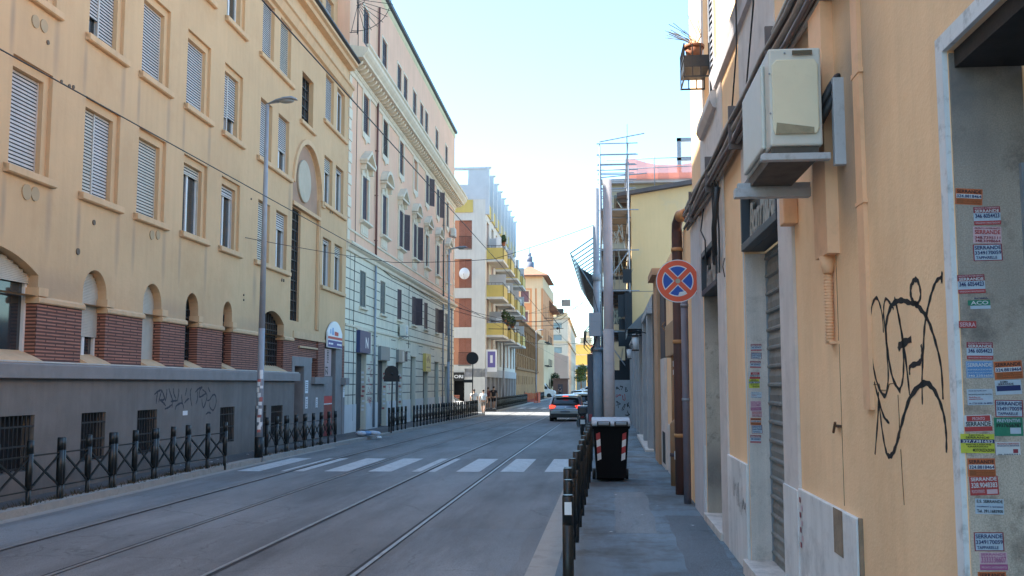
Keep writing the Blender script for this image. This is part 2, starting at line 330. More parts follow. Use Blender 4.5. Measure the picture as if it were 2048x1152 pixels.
# ============================================================ the setting: ground, road, pavements
def road_mat(name, base, side=False):
    m = bpy.data.materials.new(name); m.use_nodes = True; nt = m.node_tree; L = nt.links.new; b = nt.nodes['Principled BSDF']
    tc = nd(nt, 'ShaderNodeTexCoord')
    def noise(sc, det, rough=.6, map_=None):
        n = nd(nt, 'ShaderNodeTexNoise', i_Scale=float(sc), i_Detail=float(det), i_Roughness=rough)
        if map_:
            mp = nd(nt, 'ShaderNodeMapping'); mp.inputs['Scale'].default_value = map_; L(tc.outputs['Object'], mp.inputs[0]); L(mp.outputs[0], n.inputs['Vector'])
        else: L(tc.outputs['Object'], n.inputs['Vector'])
        return n
    def ramp(src, p0, p1, c0, c1):
        r = nd(nt, 'ShaderNodeValToRGB'); r.color_ramp.elements[0].position = p0; r.color_ramp.elements[1].position = p1
        r.color_ramp.elements[0].color = tuple(c0)+(1,); r.color_ramp.elements[1].color = tuple(c1)+(1,); L(src, r.inputs[0]); return r.outputs[0]
    def mul(a, bb, f=1.0):
        x = nd(nt, 'ShaderNodeMixRGB', blend_type='MULTIPLY'); x.inputs[0].default_value = f; L(a, x.inputs[1]); L(bb, x.inputs[2]); return x.outputs[0]
    c = ramp(noise(.35, 8, .6, (1, .35, 1)).outputs[0], .35, .68, [x*.66 for x in base], [x*1.32 for x in base])
    c = mul(c, ramp(noise(140, 3, .7).outputs[0], .35, .65, (.40,)*3, (1.75,)*3))
    c = mul(c, ramp(noise(1.2, 9, .7, (1, .12, 1)).outputs[0], .45, .75, (1,)*3, (.52,.51,.52)))      # wheel-worn lengthways stains
    c = mul(c, ramp(noise(5, 8, .75).outputs[0], .60, .72, (1,)*3, (.60,.55,.50)))
    if side: c = mul(c, ramp(noise(.9, 7, .7).outputs[0], .46, .62, (1,)*3, (.62,.52,.46)))
    vo = nd(nt, 'ShaderNodeTexVoronoi', feature='DISTANCE_TO_EDGE', i_Scale=.55); nz = noise(2.2, 6)
    mp = nd(nt, 'ShaderNodeMixRGB', blend_type='ADD'); mp.inputs[0].default_value = .45; L(tc.outputs['Object'], mp.inputs[1]); L(nz.outputs['Color'], mp.inputs[2]); L(mp.outputs[0], vo.inputs['Vector'])
    ck = ramp(vo.outputs['Distance'], .0, .010, (.62,)*3, (1,)*3)
    msk = ramp(noise(.25, 3).outputs[0], .50, .56, (0,)*3, (1,)*3)
    x = nd(nt, 'ShaderNodeMixRGB', blend_type='MULTIPLY'); L(msk, x.inputs[0]); L(c, x.inputs[1]); L(ck, x.inputs[2]); c = x.outputs[0]
    L(c, b.inputs['Base Color']); b.inputs['Roughness'].default_value = .82
    bp = nd(nt, 'ShaderNodeBump'); bp.inputs['Strength'].default_value = .5; bp.inputs['Distance'].default_value = .008
    L(noise(110, 4, .7).outputs[0], bp.inputs['Height']); L(bp.outputs[0], b.inputs['Normal'])
    return m
M['asphalt'] = road_mat('road_asphalt', (.178,.184,.187))
M['pave'] = road_mat('pavement_asphalt', (.158,.203,.238), True)
M['pavel'] = road_mat('left_pavement_asphalt', (.095,.088,.085))
M['kerb'] = mat('travertine_kerb', (.33,.31,.28), .85, .15, 3, .3, 60, dirt=(.16,.14,.12), dirt_amt=.6, dscale=3, speck=.15)
M['rail'] = mat('worn_rail_steel', (.30,.31,.32), .45, .25, 5, .02, metal=.6)
M['rgroove'] = mat('rail_groove', (.022,.022,.024), .9, .2, 5, 0)
M['paintw'] = mat('worn_road_paint', (.50,.51,.51), .75, .10, 4, .3, 110, dirt=(.12,.12,.13), dirt_amt=.55, dscale=7, speck=.3)
M['ground'] = mat('ground_asphalt', (.09,.09,.095), .9, .15, .6, .2, 60)
ZR, ZL = -.18, -.06
Ys = [-12, 0, 12, 25, 30, 35, 40, 45, 50, 55, 60, 67, 76, 100, 145, 200, 320]
def strip(name, mtl, x0, x1, z, y0=-12, y1=320, x0e=None, x1e=None, skirt=False, kind='structure', th=.0):
    mb = MB(); ys = sorted({y0, y1} | {y for y in Ys if y0 < y < y1})
    fx0 = (lambda y: x0+(x0e-x0)*(y-y0)/(y1-y0)) if x0e is not None else (lambda y: x0)
    fx1 = (lambda y: x1+(x1e-x1)*(y-y0)/(y1-y0)) if x1e is not None else (lambda y: x1)
    for a, b in zip(ys, ys[1:]):
        za, zb = z+drop(a), z+drop(b)
        mb.poly([(fx0(a),a,za),(fx1(a),a,za),(fx1(b),b,zb),(fx0(b),b,zb)])
        if skirt:
            for fx in (fx0, fx1): mb.poly([(fx(a),a,za-.3),(fx(a),a,za),(fx(b),b,zb),(fx(b),b,zb-.3)])
    if skirt:
        for y in (y0, y1): mb.poly([(fx0(y),y,z+drop(y)-.3),(fx1(y),y,z+drop(y)-.3),(fx1(y),y,z+drop(y)),(fx0(y),y,z+drop(y))])
    o = mb.build(name, mtl); tag(o, kind=kind); return o
g = MB(); gy = [-60, 25, 60, 1500]
for a, b in zip(gy, gy[1:]): g.poly([(-700,a,-.205+drop(a)),(700,a,-.205+drop(a)),(700,b,-.205+drop(b)),(-700,b,-.205+drop(b))])
tag(g.build('ground', M['ground']), kind='structure')
strip('road', M['asphalt'], -8.6, -.80, ZR)
strip('pavement_right', M['pave'], -.52, 2.4, 0, -12, 52, skirt=True)
strip('kerb_right', M['kerb'], -.80, -.517, -.004, -12, 110, skirt=True)
strip('pavement_left', M['pavel'], -12.6, -8.82, ZL, -12, 67.2, skirt=True)
strip('kerb_left', M['kerb'], -8.82, -8.60, ZL-.005, -12, 67.2, skirt=True)
strip('gutter_left', M['kerb'], -8.60, -8.30, ZR+.004, -12, 30, x0e=-8.6, x1e=-8.45)
strip('pavement_left_far', M['pavel'], -11.5, -8.82, ZL, 76, 170, skirt=True)
strip('kerb_left_far', M['kerb'], -8.82, -8.60, ZL-.005, 76, 170, skirt=True)
strip('side_street', M['asphalt'], -80, -8.6, ZR, 67.2, 76)
# tram rails: four rails let into the road, each with its dark groove
tr = [(-7.10, -5.66), (-4.10, -2.60)]
for k, (a, b) in enumerate(tr):
    t = thing('tram_track', ['worn tram track nearest the left pavement, sunk in the asphalt', 'bright tram track running down the middle of the road under the car'][k], 'tram track', (0,0,0), 0, 'tram tracks in the road')
    for x, sgn in ((a, 1), (b, -1)):
        mb = MB(); ys = [-12, 25, 60, 320]
        for y0, y1 in zip(ys, ys[1:]):
            for xa, xb, zz, mi in ((x-.024, x+.024, .010, 0), (x+sgn*.024, x+sgn*.075, .004, 1), (x-sgn*.024, x-sgn*.040, .004, 1)):
                mb.poly([(xa,y0,ZR+drop(y0)+zz),(xb,y0,ZR+drop(y0)+zz),(xb,y1,ZR+drop(y1)+zz),(xa,y1,ZR+drop(y1)+zz)], mi)
            for xa in (x-.024, x+.024): mb.poly([(xa,y0,ZR+drop(y0)),(xa,y0,ZR+drop(y0)+.01),(xa,y1,ZR+drop(y1)+.01),(xa,y1,ZR+drop(y1))], 0)
        mb.build('rail', [M['rail'], M['rgroove']], t)
mb = MB()
for k in range(8):
    x = -8.28+.975*k; ya = 21.25+.07*k; yb = 25.1+.05*k
    segs = [(x, x+.52)]
    for r_ in (-7.10, -5.66, -4.10, -2.60):                      # the paint stops at the rails
        out = []
        for p, q in segs:
            if p < r_-.09 and q > r_+.09: out += [(p, r_-.09), (r_+.09, q)]
            elif p < r_+.09 and q > r_-.09:
                if p < r_-.09: out.append((p, r_-.09))
                elif q > r_+.09: out.append((r_+.09, q))
            else: out.append((p, q))
        segs = out
    for p, q in segs:
        mb.poly([(p,ya,ZR+.0045),(q,ya,ZR+.0045),(q,yb,ZR+drop(yb)+.0055),(p,yb,ZR+drop(yb)+.0055)])
tag(mb.build('crosswalk', M['paintw']), kind='structure')
mb = MB()
for k in range(7):
    x = -8.0+1.0*k; mb.poly([(x,84,ZR-.2+.006),(x+.5,84,ZR-.2+.006),(x+.5,88.5,ZR-.2+.006),(x,88.5,ZR-.2+.006)])
tag(mb.build('crosswalk_far', M['paintw']), kind='structure')
mb = MB(); mb.poly([(-1.15,16.9,ZR+.0085),(-.82,16.9,ZR+.0085),(-.82,40,ZR-.08),(-1.15,40,ZR-.08)])
# patched asphalt on the road
M['patch'] = road_mat('patched_asphalt', (.125,.14,.155)); M['patchl'] = road_mat('pale_patched_asphalt', (.185,.20,.21))
for nm, x0, x1, y0, y1, mt in (('asphalt_patch', -2.45, -1.05, 4.0, 13.2, 'patchl'), ('asphalt_patch_strip', -8.2, -7.3, 9.0, 19.0, 'patchl'), ('asphalt_patch_far', -5.5, -3.0, 44, 52, 'patchl')):
    m2 = MB(); ys = [y0+(y1-y0)*i/8 for i in range(9)]
    for a, b in zip(ys, ys[1:]): m2.poly([(x0+.02*math.sin(a*5),a,ZR+drop(a)+.003),(x1+.03*math.sin(a*3),a,ZR+drop(a)+.003),(x1+.03*math.sin(b*3),b,ZR+drop(b)+.003),(x0+.02*math.sin(b*5),b,ZR+drop(b)+.003)])
    tag(m2.build(nm, M[mt]), kind='structure')

for nm, x0, x1, y0, y1, mt in (('pavement_patch', .72, 1.18, 7.2, 13.4, 'patch'), ('pavement_patch_pale', .05, .55, 11.8, 16.2, 'patchl')):
    m2 = MB(); ys = [y0+(y1-y0)*i/10 for i in range(11)]
    for a, b in zip(ys, ys[1:]): m2.poly([(x0+.015*math.sin(a*5),a,.003),(x1+.02*math.sin(a*3),a,.003),(x1+.02*math.sin(b*3),b,.003),(x0+.015*math.sin(b*5),b,.003)])
    tag(m2.build(nm, M[mt]), kind='structure')
# ============================================================ text and strokes
_tc = {}
def text_geo(s, bold=0.0, shear=0.0):
    k = (s, bold, shear)
    if k not in _tc:
        cu = bpy.data.curves.new('t', 'FONT'); cu.body = s; cu.offset = bold; cu.shear = shear; cu.resolution_u = 3
        ob = bpy.data.objects.new('t', cu); COL.objects.link(ob)
        me = bpy.data.meshes.new_from_object(ob.evaluated_get(bpy.context.evaluated_depsgraph_get()))
        bpy.data.objects.remove(ob)
        vs = [(v.co.x, v.co.y) for v in me.vertices]; fs = [tuple(p.vertices) for p in me.polygons]; bpy.data.meshes.remove(me)
        x0 = min(v[0] for v in vs); x1 = max(v[0] for v in vs); y0 = min(v[1] for v in vs); y1 = max(v[1] for v in vs)
        _tc[k] = ([((v[0]-x0)/(x1-x0), (v[1]-y0)/(y1-y0)) for v in vs], fs)
    return _tc[k]
def put_text(mb, s, fn, x0, x1, z0, z1, m, bold=.0, shear=0):
    """Lay text in the rectangle x0..x1, z0..z1 of a surface; fn(x, z) gives the 3-D point."""
    vs, fs = text_geo(s, bold, shear); b = len(mb.v)
    mb.v += [tuple(fn(x0+(x1-x0)*p[0], z0+(z1-z0)*p[1])) for p in vs]
    for f in fs: mb.f.append(tuple(b+i for i in f)); mb.m.append(m); mb.s.append(False)
def smooth(pts, n=6):
    out = []; P = [pts[0]]+list(pts)+[pts[-1]]
    for i in range(1, len(P)-2):
        for k in range(n):
            t = k/n; a, b, c, d = P[i-1], P[i], P[i+1], P[i+2]
            out.append(tuple(.5*((2*b[j])+(-a[j]+c[j])*t+(2*a[j]-5*b[j]+4*c[j]-d[j])*t*t+(-a[j]+3*b[j]-3*c[j]+d[j])*t**3) for j in range(2)))
    out.append(tuple(pts[-1][:2])); return out
def stroke(mb, pts, wdt, fn, m=0):
    p = smooth(pts); L_ = []; n = len(p)
    for i in range(n):
        a, b = p[max(0, i-1)], p[min(n-1, i+1)]; dx, dz = b[0]-a[0], b[1]-a[1]; l = math.hypot(dx, dz) or 1
        w_ = wdt*(.65+.35*math.sin(math.pi*i/(n-1)))/2*(1+.25*math.sin(i*1.7))
        L_.append(((p[i][0]-dz/l*w_, p[i][1]+dx/l*w_), (p[i][0]+dz/l*w_, p[i][1]-dx/l*w_)))
    for a, b in zip(L_, L_[1:]): mb.poly([fn(*a[0]), fn(*a[1]), fn(*b[1]), fn(*b[0])], m)

# ============================================================ LEFT: yellow apartment block
aL = vpang(1155); LY = Facade(-math.cos(aL)*8.9, math.sin(aL)*8.9, aL)
ZG = -.08
yb = thing('apartment_building', 'yellow apartment block with brick piers over a grey plinth, left of the street', 'building', LY.o, LY.rz)
def win_frame(root, x0, x1, z0, z1, y, kind, shm, fr=None, sill=None):
    """window (frame) > pane, roller_shutter. kind: fraction of the height the shutter covers, or 'leaf'."""
    fr = fr or M['pvc']; f = MB(); t = .055
    f.box(x0, x0+t, y-.03, y+.03, z0, z1).box(x1-t, x1, y-.03, y+.03, z0, z1).box(x0+t, x1-t, y-.03, y+.03, z0, z0+t).box(x0+t, x1-t, y-.03, y+.03, z1-t, z1)
    xm = (x0+x1)/2; f.box(xm-.04, xm+.04, y-.026, y+.026, z0+t, z1-t)
    wo = f.build('window', fr, root)
    p = MB().poly([(x0+t,y+.005,z0+t),(x1-t,y+.005,z0+t),(x1-t,y+.005,z1-t),(x0+t,y+.005,z1-t)]); p.build('pane', M['glass'], wo)
    if kind:
        s = MB(); slats(s, x0+.01, x1-.01, z1-(z1-z0)*kind+.02, z1-.01, y-.05, .062, 0, .014, 1)
        s.box(x0+.012, x1-.012, y-.062, y-.045, z1-(z1-z0)*kind, z1-(z1-z0)*kind+.03)
        s.box(x0+.001, x0+.03, y-.068, y-.034, z0+.002, z1-.004).box(x1-.03, x1-.001, y-.068, y-.034, z0+.002, z1-.004)
        s.build('roller_shutter', [shm, M['slot']], wo)
    return wo
def back_panel(root, x0, x1, z0, z1, y): return MB().poly([(x0,y,z0),(x1,y,z0),(x1,y,z1),(x0,y,z1)])
cols = [(-2.3,-1.3),(.1,1.1),(2.5,3.5),(4.9,5.9),(7.3,8.3),(9.7,10.7),(12.1,13.1),(14.58,15.5),(16.88,17.98),(19.06,20.12),(21.35,22.5),(23.72,24.8)]
flo = [(5.2,6.82),(8.14,9.76),(11.12,12.74)]
dbl = [(26.45,27.5),(28.1,29.2)]; rgt = [(33.45,34.6),(35.1,36.3)]
opens = []; rec = []
D1 = .07; wins = []
for z0, z1 in flo:
    for c in cols: opens.append((c[0]-.10, c[1]+.16, z0, z1+.16, 0, D1)); wins.append((c, z0, z1))
for z0, z1 in flo:
    for c in dbl+rgt: opens.append((c[0], c[1], z0, z1+.1, 0, .20)); rec.append((c, z0, z1+.1))
# ground floor: arched windows over the brick band (the band itself is separate)
archw = [(16.97,17.86,3.85),(19.43,20.32,3.85),(21.62,22.36,3.85),(23.98,24.62,3.85)]
for a, b, t in archw: opens.append((a, b, 3.2, t, (b-a)/2, .22))
opens += [(12.6,15.5,3.2,3.90,.36,.22), (26.9,29.1,3.2,3.88,.34,.22)]
stair = [(29.9,31.0,3.75,7.35),(30.5,31.85,10.3,11.95)]
opens += [(29.7,33.1,3.55,9.75,1.65,.10), stair[1]+(0,.22)]
opens += [(33.95,36.55,3.2,3.9,.5,.3)]
W0 = MB(); wall(W0, -5, 36.9, 3.2, 13.3, opens, 0, 0)
W0.poly([(36.9,0,3.2),(36.9,9,3.2),(36.9,9,13.3),(36.9,0,13.3)]); W0.poly([(-5,9,-.4),(36.9,9,-.4),(36.9,9,17.4),(-5,9,17.4)]); W0.poly([(36.9,0,-.4),(36.9,9,-.4),(36.9,9,3.2),(36.9,0,3.2)])
W0.poly([(-5,0,0),(-5,12,0),(-5,12,16),(-5,0,16)])  # unseen near end, cut short so sunlit ground behind the camera bounces light in
# inner skins behind the shallow surrounds
for (c, z0, z1) in wins: wall(W0, c[0]-.10, c[1]+.16, z0, z1+.16, [(c[0], c[1], z0+.001, z1, 0, .16)], D1)
wall(W0, 29.7, 33.1, 3.55, 9.75, [(29.9,31.0,3.75,7.35,0,.15)], .10)
W0.build('wall', M['yplaster'], yb)
# attic storey set back above the cornice
A0 = MB(); wall(A0, -5, 36.9, 13.3, 17.4, [(c[0], c[1], 14.9, 16.5, 0, .2) for c in cols+dbl+rgt], .5); A0.poly([(36.9,.5,13.3),(36.9,9,13.3),(36.9,9,17.4),(36.9,.5,17.4)])
A0.poly([(-5,.5,17.4),(36.9,.5,17.4),(36.9,9,17.4),(-5,9,17.4)])
A0.box(-5, 10.5, .7, 9, 17.4, 18.6)  # unseen taller stretch, added to keep the sun off the near right wall
A0.build('attic', M['yplaster'], yb)
for c in cols+dbl+rgt: win_frame(yb, c[0], c[1], 14.9, 16.5, .68, .3, M['rollw'])
cn = MB(); cn.prism([(0,12.95),(-.10,12.98),(-.14,13.10),(-.18,13.22),(-.24,13.25),(-.25,13.34),(0,13.34)], 'x', 25, 36.92)
cn.prism([(0,14.02),(-.22,14.05),(-.26,14.16),(-.36,14.20),(-.36,14.30),(.5,14.34),(.5,14.02)], 'x', -5, 36.95)
cn.prism([(0,13.34),(0,14.02),(.5,14.02),(.5,13.34)], 'x', 25, 36.92)
cn.build('cornice', M['ytrim'], yb)
MB().prism([(-.36,14.304),(-.45,14.36),(-.45,14.42),(-.35,14.42),(-.30,14.335)], 'x', -5, 36.95).build('gutter', M['iron'], yb)
# sills
def sill(root, x0, x1, z, d=.10, h=.13, m='ytrim'): MB().prism([(.06,z),(-d,z-.02),(-d,z-h),(-d+.03,z-h-.02),(0,z-h-.02),(0,z-.002)], 'x', x0, x1).build('sill', M[m], root, bevel=.006)
for c, z0, z1 in wins:
    if c[0] > 14: sill(yb, c[0]-.22, c[1]+.28, z0)
for z0, z1 in flo:
    sill(yb, 26.2, 29.45, z0); sill(yb, 33.2, 36.6, z0)
sill(yb, 30.3, 32.05, 10.3)
kinds = {(14.58,5.2):1, (16.88,5.2):'split', (19.06,5.2):1, (21.35,5.2):.14, (23.72,5.2):.16, (14.58,8.14):1, (16.88,8.14):'split2', (19.06,8.14):1, (21.35,8.14):1, (23.72,8.14):'half', (23.72,11.12):.0}
for c, z0, z1 in wins:
    if c[0] < 12 : k = 1
    else: k = kinds.get((c[0], z0), 1)
    y = D1+.15
    if k in ('split', 'split2', 'half'):
        wo = win_frame(yb, c[0], c[1], z0+.01, z1, y, .0, None)
        xm = c[0]+(c[1]-c[0])*.45
        s = MB(); slats(s, c[0]+.02, xm, z0+(.05 if k == 'split' else .45), z1-.01, y-.05, .062, 0, .014, 1); s.build('roller_shutter', [M['rollc' if k == 'split' else 'rollw'], M['slot']], wo)
        s = MB(); slats(s, xm+.05, c[1]-.01, z0+(.03 if k != 'half' else .5), z1-.01, y-.06, .062, 0, .014, 1); s.box(xm, xm+.05, y-.075, y-.04, z0+.02, z1-.01); s.build('roller_shutter', [M['rollw'], M['slot']], wo)
    else: win_frame(yb, c[0], c[1], z0+.01, z1, y, k, M['rollw' if (c[0]*7+z0) % 2 > .8 else 'rollc'])
rk = [1, .3, .1, .25, 1, .6, .3, .1, 1, .9, .9, 0]
for i, (c, z0, z1) in enumerate(rec): win_frame(yb, c[0], c[1], z0+.003, z1-.01, .17, rk[i % len(rk)], M['rollw' if i % 3 else 'rollc'])
def grid_window(root, x0, x1, z0, z1, y, nx, nz, name='window', rise=0, fm='iron'):
    f = MB(); t = .03
    for i in range(nx+1):
        x = x0+(x1-x0)*i/nx; zt = z1
        if rise: zt = z1-rise+max(0, rise*(1-((x-(x0+x1)/2)/((x1-x0)/2))**2))
        if zt > z0: f.box(x-t/2, x+t/2, y-.02, y+.02, z0, zt)
    for j in range(nz+1):
        z = z0+(z1-rise-z0)*j/nz; f.box(x0, x1, y-.016, y+.016, z-t/2, z+t/2)
    wo = f.build(name, M[fm], root)
    a = arch_pts(x0, x1, z1-rise, rise, 12) if rise else [(x0,z1),(x1,z1)]
    MB().poly([(x0,y+.03,z0),(x1,y+.03,z0)]+[(p[0],y+.03,p[1]) for p in reversed(a)]).build('pane', M['glass'], wo)
    return wo
grid_window(yb, 29.9, 31.0, 3.76, 7.34, .20, 3, 11)
grid_window(yb, 30.5, 31.85, 10.31, 11.94, .18, 3, 5)
# roundel niche
rd = MB(); M['terr'] = mat('brown_render', (.36,.22,.15), .9, .1, 2, .2, 60)
ring = arch_pts(29.85, 32.9, 8.1, 1.5, 20)
rd.poly([(29.85,.092,7.42),(32.9,.092,7.42)]+[(p[0],.092,p[1]) for p in reversed(ring)])
rd.build('niche_panel', M['terr'], yb)
mo = MB(); a1 = arch_pts(29.62, 33.2, 8.1, 1.72, 24); a2 = arch_pts(29.78, 33.02, 8.1, 1.56, 24)
for i in range(24):
    p, q, r_, s_ = a1[i], a1[i+1], a2[i+1], a2[i]
    mo.poly([(p[0],-.07,p[1]),(q[0],-.07,q[1]),(r_[0],-.07,r_[1]),(s_[0],-.07,s_[1])]); mo.poly([(p[0],0,p[1]),(q[0],0,q[1]),(q[0],-.07,q[1]),(p[0],-.07,p[1])]); mo.poly([(s_[0],-.07,s_[1]),(r_[0],-.07,r_[1]),(r_[0],.1,r_[1]),(s_[0],.1,s_[1])])
mo.box(33.1, 33.45, -.07, .0, 7.9, 8.1).box(32.95, 33.03, -.0, .09, 3.6, 8.1)
mo.build('arch_moulding', M['ytrim'], yb)
rc = MB(); el = [(31.15+.74*math.cos(2*math.pi*k/32), 8.40+.70*math.sin(2*math.pi*k/32)) for k in range(32)]
rc.prism(el, 'y', .02, .09, 0); rc.build('roundel', mat('roundel_render', (.46,.39,.30), .85, .08, 2), yb, bevel=.02)
MB().box(29.72, 33.0, -.05, .09, 7.38, 7.50).build('string_course', M['ytrim'], yb)
# brick band, door surround, capitals
piers = [(15.5,16.97),(17.86,19.43),(20.32,21.62),(22.36,23.98),(24.62,26.9),(29.1,30.05)]
bk = MB()
for a, b in piers: bk.box(a, b, .0, .30, 2.02, 3.08)
bk.box(5.0, 12.6, 0, .55, 2.02, 3.08).box(-5, 2.4, 0, .55, 2.02, 3.08)
bk.box(30.05, 33.1, .06, .5, 2.62, 3.3).box(33.1, 33.95, 0, .5, 1.95, 3.3).box(36.55, 36.9, 0, .5, 1.95, 3.2)
bk.build('brick_pier', M['brick'], yb)
cp = MB()
for a, b in piers+[(5.0,12.6),(-5,2.4)]: cp.prism([(.28,3.08),(-.03,3.08),(-.05,3.10),(-.05,3.16),(-.005,3.2),(.28,3.2)], 'x', a-.03, b+.03)
for a, b in piers[:-1]: cp.box(a-.045, a+.25, -.045, .20, 3.2, 3.34); 
cp.box(30.05, 33.1, -.03, .06, 3.2, 3.42).box(30.9, 33.05, .0, .06, 2.92, 2.98).box(33.1, 33.95, -.03, .5, 3.2, 3.3)
cp.build('capital_band', M['ytrim'], yb)
# sloping sills between the piers + windows behind
ss = MB(); gaps = [(2.4,5.0),(12.6,15.5),(16.97,17.86),(19.43,20.32),(21.62,22.36),(23.98,24.62),(26.9,29.1)]
for a, b in gaps: ss.prism([(-.145,2.125),(-.02,2.19),(.28,2.32),(.28,2.02),(-.145,2.02)], 'x', a+.002, b-.002)
ss.build('sloping_sill', M['ytrim'], yb)
def arch_win(a, b, zt, rise, kind, y=.22):
    if kind == 'grid': grid_window(yb, a, b, 2.2, zt, y, max(2, int((b-a)/.22)), 7, rise=rise)
    else:
        f = MB(); t = .06
        f.box(a, a+t, y-.03, y+.03, 2.2, zt-rise).box(b-t, b, y-.03, y+.03, 2.2, zt-rise).box(a+t, b-t, y-.03, y+.03, 2.2, 2.27).box((a+b)/2-.05, (a+b)/2+.05, y-.028, y+.028, 2.27, zt-rise)
        wo = f.build('window', M['pvc'], yb); arc = arch_pts(a, b, zt-rise, rise, 14)
        MB().poly([(a,y+.02,2.2),(b,y+.02,2.2)]+[(p[0],y+.02,p[1]) for p in reversed(arc)]).build('pane', M['glass'], wo)
        s = MB(); zb = {'full': 2.24, 'most': 2.62, 'top': 3.4}[kind]; n = int((zt-zb)/.055); c, hw = (a+b)/2, (b-a)/2
        for i in range(n):
            z = zb+i*(zt-zb)/n; zt2 = z+(zt-zb)/n
            h = hw
            if zt2 > zt-rise: q = min(1, (zt2-(zt-rise))/rise); h = hw*math.sqrt(max(0, 1-q*q)) if rise > hw*.9 else hw*math.sqrt(max(0, 1-q))
            if h > .03: slats(s, c-h, c+h, z, zt2, y-.05, zt2-z, tilt=.009)
        s.build('roller_shutter', M['rollc'], wo)
arch_win(2.4, 5.0, 3.88, .34, 'top'); arch_win(12.6, 15.5, 3.90, .36, 'top')
for (a, b, t), k in zip(archw, ['most', 'full', 'grid', 'grid']): arch_win(a, b, t, (b-a)/2, k)
arch_win(26.9, 29.1, 3.88, .34, 'grid')
W1 = MB(); bas = [(14.45,15.5,.36,1.25),(17.02,17.92,.36,1.23),(19.25,20.18,.34,1.22),(23.84,24.86,.28,1.17),(26.5,27.45,.26,1.15),(27.9,29.0,.2,1.12),(11.8,12.8,.36,1.25),(9.4,10.3,.36,1.25)]
wall(W1, -5, 30.15, ZG-.4, 1.84, [b+(0,.25) for b in bas], -.05)
W1.poly([(30.15,-.05,ZG-.4),(30.15,.6,ZG-.4),(30.15,.6,2.0),(30.15,-.05,2.0)])
W1.build('plinth', M['greypl'], yb)
MB().prism([(.5,1.84),(-.17,1.84),(-.17,2.06),(-.15,2.09),(.5,2.02)], 'x', -5, 30.42).build('plinth_ledge', M['stoneg'], yb, bevel=.01)
lc = MB()
x = -5
while x < 30:
    nx = min(x+random.uniform(1.4, 2.3), 30.3); lc.prism([(.4,2.055),(-.155,2.095),(-.155,2.12),(.4,2.09)], 'x', x, nx-.01); x = nx
lc.build('ledge_coping', M['stonew'], yb)
for a, b, c, d in bas:
    gr = MB(); n = int((b-a)/.11)
    for i in range(1, n): gr.box(a+(b-a)*i/n-.009, a+(b-a)*i/n+.009, -.045, -.027, c+.02, d-.01)
    for z in (c+.05, c+(d-c)*.45, c+(d-c)*.8): gr.box(a+.01, b-.01, -.052, -.046, z-.014, z+.014)
    go = gr.build('window_grate', M['iron'], yb)
    MB().poly([(a,.15,c),(b,.15,c),(b,.15,d),(a,.15,d)]).build('pane', M['dark'], go)
# entrance door and shop front at the end of the block
dr = MB(); dr.prism([(30.02,0+ZG),(30.28,ZG),(30.28,2.32),(31.35,2.32),(31.35,ZG),(32.25,ZG),(32.25,2.45),(32.3,2.45),(32.3,2.62),(30.0,2.62),(30.0,2.45),(30.02,2.45)], 'y', -.02, .45)
dr.build('door_surround', M['stoneg'], yb, bevel=.008)
dd = MB(); dd.box(30.28, 31.35, .36, .40, ZG, 2.32); dd.box(30.36, 30.78, .34, .36, .3, 1.2).box(30.86, 31.28, .34, .36, .3, 1.2).box(30.36, 30.78, .34, .36, 1.3, 2.2).box(30.86, 31.28, .34, .36, 1.3, 2.2)
do = dd.build('door', mat('dark_door_paint', (.03,.028,.027), .5, .2, 6, .05), yb); MB().tube([(30.84,.33,1.05),(30.84,.29,1.05),(30.84,.29,1.25),(30.84,.33,1.25)], .012).build('handle', M['galv'], do)
pl = MB(); pl.box(32.25, 34.0, .0, .5, ZG-.3, 1.75).prism([(.5,1.75),(-.16,1.75),(-.16,1.98),(.5,1.98)], 'x', 32.22, 34.06); pl.box(36.5, 36.9, -.04, .5, ZG-.3, 1.95).box(35.55, 36.5, -.01, .42, ZG-.3, 3.15)
pl.prism([(.0,1.72),(-.2,1.72),(-.2,1.98),(.0,1.98)], 'x', 36.35, 36.95)
pl.build('stone_pier', M['stoneg'], yb, bevel=.008)
for x, z, w_, h, in ((31.5,1.45,.34,.42),(31.55,.95,.28,.38),(32.9,.95,.24,.34),(36.62,1.25,.22,.55)):
    p = MB(); yy = -.0255 if x < 32.2 else (-.006 if x < 34 else -.046); p.box(x, x+w_, yy, yy+.005, z, z+h)
    for k in range(5): p.box(x+.04, x+w_-.04-.03*(k % 3), yy-.0006, yy, z+h-.09-.06*k, z+h-.07-.06*k, 1)
    p.build('posted_notice', [M['white'], M['cable']], yb)
sh = MB(); sh.box(34.0, 36.15, .9, .95, ZG, 3.2); sh.box(33.96, 34.0, .3, .9, ZG, 3.2).box(34.0, 36.15, .3, .9, 3.14, 3.2)
sh.build('shop_recess', M['dark'], yb)
pn = MB(); pn.box(34.02, 35.2, .02, .06, ZG, 1.02, 0).box(34.02, 35.2, .018, .062, 1.025, 1.06, 1).box(34.02, 35.2, .02, .06, 1.065, 1.32, 5).box(34.02, 35.2, .02, .06, 1.325, 2.02, 2).box(34.02, 34.9, .0, .04, 2.03, 3.0, 3)
fnp = lambda x, z: (x-.1, -.0015, z)
def vert_text(mb, s, xa, xb, za, zb, m, fnb): put_text(mb, s, lambda x, z: fnb(xb-(xb-xa)*z, za+(zb-za)*x), 0, 1, 0, 1, m, .02)
vert_text(pn, 'ZI', 34.2, 34.55, 2.06, 2.36, 4, fnp); vert_text(pn, 'NIMI', 34.4, 34.62, 2.5, 2.95, 4, fnp)
SCR = mat('bright_red_band', (.50,.03,.04), .5, .1)
M['kred'] = mat('dark_red_panel', (.22,.02,.025), .5, .1); M['kpink'] = mat('pinkish_panel', (.45,.33,.32), .6, .08)
pn.build('shop_panel', [M['kred'], M['white'], M['stoneg'], M['kpink'], M['cable'], SCR], yb)
